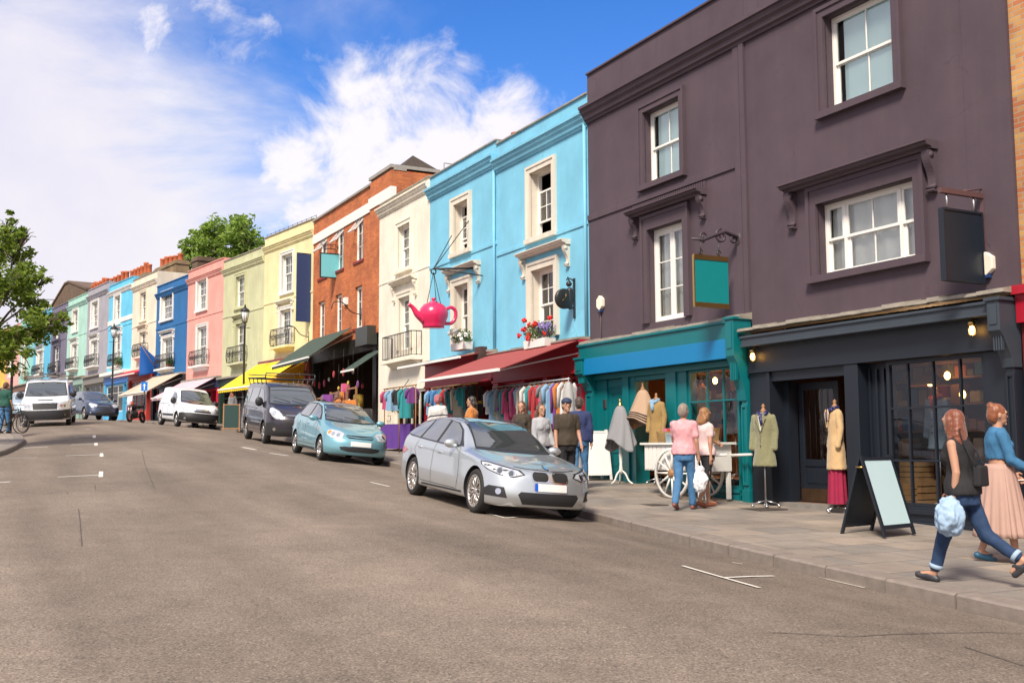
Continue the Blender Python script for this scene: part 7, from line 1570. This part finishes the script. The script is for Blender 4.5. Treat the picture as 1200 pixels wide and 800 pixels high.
h = H4; u, z = h.q(541, 408, -.3); e = rooted(h, u, -.3, z-.05, 'window_box', 'window box of white flowers behind the pink teapot', 'window box'); planter(e, .9, .28, 800, PET_W, 12, hh=.4)
h = H5; u, z = h.q(467, 472, -.4); e = rooted(h, u, -.4, z, 'topiary_ball', 'round clipped bush hanging beside the cream house door', 'plant'); m = MB(); leaves(m, (0, 0, 0), (.32, .32, .32), 900, .035); m.build('foliage', LEAF1, e); m = MB(); m.tube([(0, 0, .3), (0, .35, .75)], .012, 5); m.build('hook', IRON, e)
for h, px, py, r, lab in ((H12, 138, 424, .45, 'dark bushy plant on the balcony of the bright sky blue house'), (H10, 198, 424, .3, 'small potted plant on the royal blue house balcony'), (H17, 29, 440, .6, 'trailing plants over the shop of the pale teal house')):
    u, z = h.q(px, py, -.25); e = rooted(h, u, -.22, z, 'potted_plant', lab, 'plant'); m = MB(); leaves(m, (0, 0, 0), (r, r*.6, r*.75), 500, .05); m.build('foliage', LEAF1, e); m = MB(); m.lathe([(.1, -.35), (.14, -.1)], 10); m.build('pot', TERRA, e)
def tree(base, blobs, label, lm, n, ls, tr=.22, trunk_to=None, branches=None):
    e = empty('tree', base, 0, label, 'tree'); m = MB(); c0 = sum((V(b[0]) for b in blobs), V((0, 0, 0)))/len(blobs)-base; f = V((0, 0, c0.z*.55)) + V((c0.x*.2, c0.y*.2, 0))
    m.tube([(0, 0, -.3), (0, 0, .3), f*.5, f], [tr*1.3, tr, tr*.85, tr*.7], 12); m.build('trunk', BARK, e)
    b_ = MB(); lf = MB()
    for c, r in blobs:
        q_ = V(c)-base; mid = f.lerp(q_, .5) + V((random.uniform(-.2, .2), random.uniform(-.2, .2), .25)); b_.tube([f, mid, q_], [tr*.34, tr*.16, tr*.06], 7)
        for _ in range(9): d = V((random.gauss(0, 1), random.gauss(0, 1), random.gauss(0, .8))).normalized()*r*random.uniform(.7, 1.1); b_.tube([q_.lerp(mid, .3), q_+d*.6, q_+d], [tr*.12, tr*.06, .01], 5)
        k = int(n*r**2); 
        for _ in range(max(5, int(14*r))):   # leaf clumps with gaps between
            d = V((random.gauss(0, 1), random.gauss(0, 1), random.gauss(0, 1))).normalized()*r*random.uniform(.35, 1.05); rr = r*random.uniform(.22, .42); leaves(lf, q_+d, (rr, rr, rr*.7), max(12, k//max(5, int(14*r))), ls)
    b_.build('branches', BARK, e); lf.build('crown', lm, e); return e
random.seed(11)
D_ = 30; bl = [(atD(x, y, D_+dd), r) for x, y, r, dd in ((0, 285, .85, 0), (22, 312, .7, .5), (-40, 300, 1.3, 1), (10, 345, 1.1, -.5), (42, 350, .55, 0), (45, 385, .6, .4), (68, 376, .35, 0), (0, 390, 1.1, .8), (25, 408, .6, -.4), (-50, 370, 1.6, 0), (28, 275, .35, 0), (52, 326, .28, .3), (-10, 425, .75, .3), (78, 372, .2, 0), (10, 262, .35, 0))]
tree(on_ground(-52, 31), bl, 'leafy street tree reaching in from the left edge', LEAFT, 1800, .08, .2)
bc = V((-.28*78, 78, 0)); bl = [(atD(x, y, 82+dd), r) for x, y, r, dd in ((235, 292, 1.6, 0), (252, 276, 1.5, 1), (275, 272, 1.7, 0), (292, 280, 1.3, -1), (265, 295, 2.2, 1), (285, 300, 2.0, 0), (222, 300, 1.0, 0), (300, 296, 1.2, 2), (245, 310, 2, 0), (282, 264, .8, 0))]
p = on_ground(268, 83); tree(p, bl, 'bright green tree rising behind the pink and olive houses', LEAFB, 330, .2, .4)
# ------------------------------------------------------------------ people
def person(p, face, label, height=1.7, woman=False, top=None, sleeves=1.0, bottom=None, legs='trousers', hair=(.1, .05, .025), hairlen=0, gait=.0, lead=1, arms=((5, 15), (-5, 15)), shoe=(.02, .02, .022), vox=.011, lean=0, look=0, cap=None, hem=.9, cuff=0, group='people walking and browsing on the pavement', skin=SKIN, sock=None, topname='top', lift=0, spread=(8, 8)):
    """face: world direction walked; gait 0..1; arms: per side (swing forward deg, elbow bend deg)"""
    f = V((face[0], face[1], 0)).normalized(); e = empty('person', p, atan2(f.y, f.x)-pi/2, label, 'person', group); k = height/1.72; S = Matrix.Scale(k, 4)
    sw = .145 if woman else .172; hw = .085
    def leg(sg):
        g = gait if sg == lead else -gait
        if g >= 0: th, kn = R(24*g), R(6*g)
        else: th, kn = R(22*g), R(-38*g)
        if legs is None: pass
        hip = V((sg*hw, 0, .92)); kne = hip + V((0, sin(th), -cos(th)))*.43; ank = kne + V((0, sin(th-kn), -cos(th-kn)))*.41; return hip, kne, ank, (th-kn)
    Ls = {sg: leg(sg) for sg in (1, -1)}
    zmin = min(l[2].z for l in Ls.values()); dz = .085 - zmin
    up_ = lambda v: v + V((0, 0, dz))
    Ls = {sg: (up_(a), up_(b), up_(c), t) for sg, (a, b, c, t) in Ls.items()}
    ln = R(lean); TL = Matrix.Translation((0, 0, .95+dz)) @ Matrix.Rotation(-ln, 4, 'X') @ Matrix.Translation((0, 0, -.95))
    def T(x, y, z): return TL @ V((x, y, z))
    As = {}
    for sg, (swn, bend), spr in ((1, arms[0], spread[0]), (-1, arms[1], spread[1])):
        sh = T(sg*sw, 0, 1.39); a = R(swn); b = a + R(bend); o_ = R(spr)
        el = sh + V((sg*sin(o_), sin(a)*cos(o_), -cos(a)*cos(o_)))*.28; wr = el + V((sg*sin(o_)*.25, sin(b), -cos(b))).normalized()*.24; As[sg] = (sh, el, wr, (wr-el).normalized())
    hc = T(0, .015, 1.605); hr = Matrix.Rotation(R(look), 3, 'Z')
    def HP(x, y, z): return hc + hr @ V((x, y, z))
    def torso_(mb, g, z0=.82, z1=1.45, ww=1.0):
        prof = [(.84, .14, .1), (.9, .168 if woman else .155, .12), (1.0, .155 if woman else .15, .112), (1.12, .125 if woman else .145, .1), (1.24, .14 if woman else .158, .112), (1.33, .148 if woman else .168, .116), (1.40, .13 if woman else .15, .095), (1.445, .08, .07), (1.47, .055, .055)]
        P = [(T(0, 0, z), rx*.97+g+(.028 if g > 0 and z < 1.05 and z0 < 1 else 0), ry*.97+g+(.02 if g > 0 and z < 1.05 and z0 < 1 else 0)) for z, rx, ry in prof if z >= z0-.001]
        loft(mb, P)
        mb.capsule(T(-sw+(.02 if not (woman and sleeves == 0 and g > 0) else .055), 0, 1.385), T(sw-(.02 if not (woman and sleeves == 0 and g > 0) else .055), 0, 1.385), .05+g*.8, .05+g*.8)
        if woman and z1 > 1.3:
            for s_ in (1, -1): mb.ball(T(s_*.065, .08, 1.27), (.052+g, .045+g, .052+g), 12, 8)
    b = MB(); b.M = S; torso_(b, 0); b.capsule(T(0, 0, 1.42), T(0, .012, 1.54), .055, .05)
    b.ball(HP(0, 0, .01), (.075, .095, .108), 20, 14); b.ball(HP(0, .02, -.055), (.055, .07, .06), 14, 10); b.capsule(HP(0, .088, .012), HP(0, .1, -.02), .008, .011, 8); b.ball(HP(0, .085, -.06), (.024, .012, .009), 8, 6); b.ball(HP(0, .078, -.098), (.022, .018, .014), 8, 6); b.capsule(HP(-.05, .075, .03), HP(.05, .075, .03), .014, .014, 8)
    for sg in (1, -1):
        b.ball(HP(sg*.078, -.005, -.005), (.012, .02, .032), 8, 6)
        hip, kn, an, th = Ls[sg]; b.capsule(hip, kn, .085, .056); b.capsule(kn, an, .054, .034); b.capsule(kn.lerp(an, .12)+V((0, -.018, 0)), kn.lerp(an, .4)+V((0, -.012, 0)), .045, .042); b.capsule(an, an+V((0, cos(th*.6), sin(th*.6)))*.13+V((0, 0, -.035)), .034, .026)
        sh, el, wr, d = As[sg]; b.capsule(sh, el, .046, .036); b.capsule(el, wr, .038, .024)
        pal = wr + d*.055; b.capsule(wr, pal, .026, .03); side = V((0, 1, 0)).cross(d); 
        inw = (V((0, 1, 0)) - d*d.y).normalized()
        for i_, l_ in enumerate((.062, .07, .066, .052)):
            o_ = inw*(.027-.018*i_); c1 = pal + o_ + d*.028; c2 = c1 + d*l_*.5 + V((-sg*.004, 0, 0)); c3 = c2 + (d*.8 + V((-sg*.5, 0, 0))).normalized()*l_*.5; b.capsule(c1, c2, .0095, .009, 8); b.capsule(c2, c3, .009, .0075, 8)
        t1 = wr + d*.02 + inw*.025; t2 = t1 + (d*.5+inw*.7).normalized()*.035; b.capsule(t1, t2, .012, .011, 8); b.capsule(t2, t2 + (d*.9+inw*.2).normalized()*.03, .011, .009, 8)
    remeshed(b, 'body', skin, e, vox*k*.75, 2)
    for sg in (1, -1): m = MB(); m.M = S; m.ball(HP(sg*.03, .084, .012), (.012, .01, .008), 8, 6); m.build('eye', plain('eye', (.03, .02, .015), .3), e)
    # hair
    m = MB(); m.M = S; m.ball(HP(0, -.018, .035), (.086, .098, .098), 18, 12); m.ball(HP(0, -.05, -.01), (.08, .07, .09), 14, 10)
    if hairlen > 0:
        n = 6
        for j in range(n+1): t = j/n; m.ball(HP(0, -.065-.03*t, -.03-hairlen*t), (.095+.03*sin(t*3), .055, .065), 14, 8)
        for sg in (1, -1): m.capsule(HP(sg*.075, -.01, .02), HP(sg*.085, -.03, -hairlen*.75), .03, .026)
    if hairlen < 0: m.ball(HP(0, -.07, .1), .045, 12, 8)
    o = remeshed(m, 'hair', plain('hair_%d' % int(hair[0]*1000), hair, .5, var=.5, vs=30, sheen=.2), e, .011, 2); wrinkle(o, .008, 30, .25)
    if cap: m = MB(); m.M = S; m.ball(HP(0, -.005, .065), (.095, .108, .075), 18, 10); m.capsule(HP(-.03, .1, .06), HP(.03, .1, .06), .02, .02); m.build('cap', cap, e)
    # clothing
    if top:
        m = MB(); m.M = S; torso_(m, .02 if hem > .95 else .03, z0=hem); pass
        if woman and sleeves == 0: pass
        for sg in (1, -1):
            sh, el, wr, d = As[sg]
            if sleeves > 0: m.capsule(sh, sh.lerp(el, min(1, sleeves*1.3)), .064, .056)
            if sleeves > .8: m.capsule(el, el.lerp(wr, min(1, (sleeves-.8)*5*.9)), .054, .042)
        o = remeshed(m, topname, top, e, .011, 3); wrinkle(o, .012, 9, .7)
    if bottom and legs in ('trousers', 'shorts'):
        m = MB(); m.M = S
        loft(m, [(T(0, 0, .80), .165, .13), (T(0, 0, .88), .182, .14), (T(0, 0, .95), .182 if woman else .175, .14), (T(0, 0, 1.03), .168, .128)])
        for sg in (1, -1):
            hip, kn, an, th = Ls[sg]; m.capsule(hip, kn, .098, .07)
            if legs == 'trousers': m.capsule(kn, kn.lerp(an, .96-cuff), .07, .058)
        o = remeshed(m, legs, bottom, e, .012, 3); wrinkle(o, .014, 9, .6)
        if cuff and legs == 'trousers':
            for sg in (1, -1): m = MB(); m.M = S; hip, kn, an, th = Ls[sg]; a = kn.lerp(an, .9-cuff); m.tube([a, kn.lerp(an, 1.0-cuff)], .064, 14); m.build('turned_cuff', plain('pale_denim', (.3, .4, .5), .85, var=.1), e)
    if bottom and legs == 'skirt':
        m = MB(); m.smooth = True; m.M = S; zz_ = .28
        def fn(i, j):
            a = i*2*pi; r = .13+.13*j**.8; fo = 1+.07*j*sin(a*17)+.04*j*sin(a*5+1); c = T(0, 0, 1.05) ; s_ = Ls[1][2].lerp(Ls[-1][2], .5); return V((c.x, c.y, 0)) + V((r*1.1*cos(a)*fo, r*(1+.25*gait*j)*sin(a)*fo, 1.07+dz-j*(1.07-zz_)))
        m.sheet(fn, 140, 14); o = m.build('skirt', bottom, e); q_ = o.modifiers.new('s', 'SOLIDIFY'); q_.thickness = .008
    sm = plain('shoe_%d_%d' % (int(shoe[0]*100), int(shoe[2]*100)), shoe, .5)
    for sg in (1, -1):
        hip, kn, an, th = Ls[sg]; m = MB(); m.M = S; d = V((0, cos(th*.7), sin(th*.7))); u_ = V((0, -d.z, d.y)); m.capsule(an-d*.03-u_*.045, an+d*.15-u_*.05, .038, .034); m.ball(an+d*.05-u_*.035, (.04, .1, .035)); 
        o = remeshed(m, 'shoe', sm, e, .01, 2)
    return e, As, k
def bag(e, pt, mat, r=(.13, .07, .17), k=1.0, name='bag', label='bag', cat='bag', drop=.12, handle=True):
    # hangs from a hand: a thing of its own
    w_ = e.matrix_basis @ (V(pt)*k); b = empty(name, w_ - V((0, 0, r[2]*2+drop)), e.rotation_euler.z, label, cat)
    m = MB(); m.ball((0, 0, r[2]), r, 18, 12); m.ball((.01, 0, r[2]*1.7), (r[0]*.6, r[1]*.7, r[2]*.5), 12, 8); o = remeshed(m, 'sack', mat, b, .012, 2); wrinkle(o, .03, 14)
    if not handle: return b
    m = MB(); m.tube(catmull([(-.04, 0, r[2]*1.9), (-.03, 0, r[2]*2+.1), (0, 0, r[2]*2+.15), (.03, 0, r[2]*2+.1), (.04, 0, r[2]*1.9)], 3), .008, 5); m.build('bag_handle', mat, b); return b
DEN = plain('dark_denim', (.014, .038, .095), .85, var=.35, vs=10); DEN2 = plain('blue_denim', (.05, .15, .3), .85, var=.3, vs=10)
BLK = plain('black_jersey', (.012, .011, .013), .85, var=.2)
LFT = (-.5, .86)
# striding woman in black top
wp = G(1134, 684); e, A, k = person(wp, (-.72, .69), 'woman in black sleeveless top and turned-up jeans striding left, nearest the kerb', 1.71, True, BLK, 0, DEN, hair=(.17, .045, .018), hairlen=.3, look=-15, gait=.95, lead=-1, lean=5, arms=((12, 14), (-10, 18)), cuff=.14, hem=.85, shoe=(.03, .03, .035), vox=.01)
s_ = A[1][2]; bag(e, A[-1][2]+A[-1][3]*.09+V((-.06, 0, 0)), plain('light_blue_fabric', (.3, .42, .56), .85, var=.25, vs=12), (.17, .13, .17), k, label='crumpled light blue jacket carried by the striding woman', cat='jacket', name='folded_jacket', drop=-.07, handle=False)
hb = empty('handbag', e.matrix_basis @ V((.0, -.17, .93)), e.rotation_euler.z, 'small black handbag on the hip of the striding woman', 'handbag'); m = MB(); m.prism([(-.12, 0), (.12, 0), (.1, .2), (-.1, .2)], 'y', -.04, .04); m.build('pouch', BLK, hb, bevel=.02, fix=True)
m = MB(); m.tube(catmull([(-.1, 0, .19), (-.12, .1, .4), (-.1, .14, .55), (.08, .1, .4), (.1, 0, .19)], 5), .007, 5); m.build('strap', BLK, hb)
# woman in denim jacket and pleated skirt
wp = G(1176, 659); e, A, k = person(wp, (.97, -.1), 'woman in denim jacket and long dusty pink pleated skirt at the right edge', 1.74, True, plain('jacket_denim', (.035, .14, .27), .85, var=.3, vs=12), 1.0, plain('dusty_pink_pleats', (.4, .25, .2), .8, var=.1), 'skirt', hair=(.2, .06, .02), hairlen=-1, gait=.35, arms=((14, 45), (8, 40)), hem=1.1, shoe=(.02, .09, .16), topname='denim_jacket', vox=.01)
ph = empty('phone', e.matrix_basis @ ((A[-1][2]+A[-1][3]*.1)*k), e.rotation_euler.z, 'white phone held by the woman in the pink skirt', 'phone'); m = MB(); m.box(-.035, .035, -.07, .07, -.005, .005); m.build('case', WHITE, ph, bevel=.004)
# couple by the handcart
wp = G(803, 597); PKS = plain('pink_check_shirt', (.62, .3, .32), .85, var=.35, vs=16)
e, A, k = person(wp, (.45, .9), 'grey haired man in pink and white shirt and jeans in front of the handcart', 1.74, False, PKS, .5, DEN2, hair=(.22, .17, .14), gait=.45, lead=1, arms=((0, 15), (25, 30)), shoe=(.2, .07, .05), hem=.9)
bag(e, A[1][2]+A[1][3]*.09, plain('white_plastic', (.68, .68, .7), .4), (.14, .07, .2), k, label='white carrier bag held by the man in the pink shirt', name='carrier_bag')
wp = G(828, 594); person(wp, (.85, .5), 'person in dark shorts and pale top behind the man in the pink shirt', 1.68, True, plain('pale_pink_top', (.62, .45, .44), .85, var=.2), .4, plain('dark_shorts', (.02, .02, .025), .8), 'shorts', hair=(.25, .11, .035), hairlen=.1, gait=.4, lead=-1, arms=((-10, 10), (45, 25)), shoe=(.3, .1, .05))
# group behind the silver estate
def gp_(px, D): return on_ground(px, D)
p1 = gp_(664, 19.6); e, A, k = person(p1, (.25, -.97), 'man in dark brown t-shirt and cap standing behind the silver estate', 1.78, False, plain('dark_brown_jersey', (.045, .032, .02), .85, var=.2), .5, BLK, hair=(.04, .025, .015), arms=((5, 12), (8, 20)), gait=.3, cap=plain('navy_cap', (.02, .03, .07), .7))
e2, A2, k2 = person(gp_(634, 20.2), (.5, -.86), 'woman in light grey top beside the man in the brown t-shirt', 1.66, True, plain('light_grey_jersey', (.34, .34, .36), .85, var=.15), 1.0, DEN, hair=(.09, .04, .02), hairlen=.18, gait=.3, arms=((10, 20), (10, 20)))
e3, A3, k3 = person(gp_(679, 21.2), (.2, .98), 'man in navy shirt walking behind the man in the brown t-shirt', 1.8, False, plain('navy_shirt', (.02, .03, .1), .85, var=.2), 1.0, DEN2, hair=(.05, .03, .02), gait=.4, arms=((-5, 15), (5, 15)))
bag(e3, A3[-1][2]+A3[-1][3]*.09, plain('white_plastic', (.68, .68, .7), .4), (.14, .07, .22), k3, label='white carrier bag held beside the plain white A-board', name='carrier_bag')
person(gp_(612, 22.5), (-.4, -.9), 'long brown haired woman in dark top by the steel clothes rail', 1.66, True, plain('dark_brown_jersey', (.045, .032, .02)), 1.0, DEN, hair=(.1, .035, .02), hairlen=.2)
person(gp_(513, 25.6), (.4, .9), 'person in white shirt with pink scarf beside the purple tables', 1.74, False, KN[8], 1.0, DEN, hair=(.35, .1, .12), gait=.3)
person(gp_(553, 24.5), (-.9, .1), 'person in dark top with orange scarf and black hair behind the silver estate roof', 1.72, True, KN[7], 1.0, BLK, hair=(.02, .015, .012), hairlen=.05)
# browsers further up
person(gp_(297, 46.5), (.8, .5), 'man in blue jacket browsing under the yellow awning', 1.76, False, KN[1], 1.0, DEN, gait=.3); person(gp_(272, 47.8), (.3, .9), 'woman in grey coat browsing by the bottle green shop', 1.68, True, KN[6], 1.0, BLK, hair=(.2, .08, .03), hairlen=.2); person(gp_(308, 47.5), (-.9, -.2), 'woman in plum top browsing behind the lamp post', 1.65, True, KN[2], 1.0, DEN, hair=(.06, .03, .02), hairlen=.15)
person(gp_(395, 36.5), (.9, .3), 'person in orange shawl looking at the brick bazaar goods', 1.68, True, KN[7], 1.0, BLK, hair=(.12, .05, .03), hairlen=.15)
person(gp_(5, 37.5), (.3, .9), 'man in dark green t-shirt and blue jeans by the parked bicycles', 1.78, False, plain('dark_green_jersey', (.01, .07, .05), .85), .6, DEN2, gait=.2)
# ------------------------------------------------------------------ motorcycle and bicycles
def wheel_(e, x, z, r, tw=.05, spokes=0, name='wheel'):
    w_ = newobj(name, None, e); w_.location = (x, 0, z); m = MB(); m.lathe([(r-tw, -tw*.6), (r, -tw*.3), (r, tw*.3), (r-tw, tw*.6)], 28, 'y', cap=False); m.lathe([(r-tw, tw*.6), (r-tw, -tw*.6)], 28, 'y', cap=False); m.build('tyre', RUBBER, w_); m = MB(); m.lathe([(.001, -.03), (.03, -.03), (.03, .03), (.001, .03)], 10, 'y')
    for k in range(spokes): a = 2*pi*k/spokes; m.tube([(0, 0, 0), ((r-tw)*cos(a), 0, (r-tw)*sin(a))], .004 if spokes > 8 else .015, 4)
    m.build('spokes', STEEL, w_)
pm_ = on_ground(160, 54.5); e = empty('motorcycle', pm_, R(205), 'black motorcycle with red and white fairing leaning at the kerb beyond the small white van', 'motorcycle'); e.rotation_euler = (R(8), 0, R(262))
wheel_(e, .7, .3, .3, .09, 5); wheel_(e, -.65, .3, .3, .1, 5)
m = MB(); m.tube([(.7, .06, .3), (.5, .06, .8), (.42, .06, .95)], .03, 8); m.tube([(.7, -.06, .3), (.5, -.06, .8), (.42, -.06, .95)], .03, 8); m.build('fork', STEEL, e); m = MB(); m.ball((.15, 0, .45), (.28, .17, .22)); m.tube([(-.65, .12, .3), (-.1, .12, .4)], .04, 6); m.tube([(.1, -.15, .25), (-.7, -.18, .35)], .05, 8); m.build('engine', TRIM, e)
m = MB(); m.ball((.12, 0, .8), (.3, .16, .15), 16, 10); m.build('tank', TRIM, e); m = MB(); m.ball((-.35, 0, .82), (.4, .15, .08), 16, 10); m.ball((-.7, 0, .85), (.2, .13, .1)); m.build('saddle', BLK, e); RF_ = plain('red_white_fairing', (.6, .1, .08), .35)
m = MB(); m.ball((.46, 0, .95), (.13, .17, .15), 16, 10); m.build('fairing', RF_, e); m = MB(); m.ball((.6, 0, .92), (.1, .12, .12), 14, 10); m.build('headlight', LAMPG, e); m = MB(); m.prism([(.35, 1.1), (.55, 1.05), (.4, 1.35)], 'y', -.14, .14); m.build('windshield', plain('pale_screen', (.5, .5, .55), .1), e, fix=True); m = MB(); m.tube([(.35, -.35, 1.05), (.42, 0, 1.02), (.35, .35, 1.05)], .018, 6); m.build('handlebar', TRIM, e)
def bicycle(p, rz, label):
    e = empty('bicycle', p, rz, label, 'bicycle', 'bicycles on the left pavement'); wheel_(e, .52, .34, .34, .025, 16); wheel_(e, -.52, .34, .34, .025, 16); m = MB()
    for a, b in (((-.52, 0, .34), (-.15, 0, .82)), ((-.52, 0, .34), (-.05, 0, .3)), ((-.05, 0, .3), (-.18, 0, .9)), ((-.05, 0, .3), (.38, 0, .78)), ((-.16, 0, .78), (.37, 0, .84)), ((.52, 0, .34), (.36, 0, .95))): m.tube([a, b], .016, 6)
    m.build('frame', TRIM, e); m = MB(); m.ball((-.2, 0, .93), (.13, .08, .035)); m.build('saddle', BLK, e); m = MB(); m.tube([(.25, -.25, 1.0), (.38, -.1, 1.0), (.38, .1, 1.0), (.25, .25, 1.0)], .013, 6); m.build('handlebar', STEEL, e); m = MB(); m.lathe([(.001, -.01), (.09, -.01), (.09, .01), (.001, .01)], 16, 'y', (-.05, .03, .3)); m.tube([(-.05, .05, .3), (.03, .05, .16), (.03, .12, .16)], .01, 5); m.build('crank', STEEL, e)
bicycle(on_ground(9, 37.2), R(60), 'black bicycle leaning at the slim black post'); bicycle(on_ground(14.5, 38.6), R(75), 'second black bicycle behind the first, towards the white van')
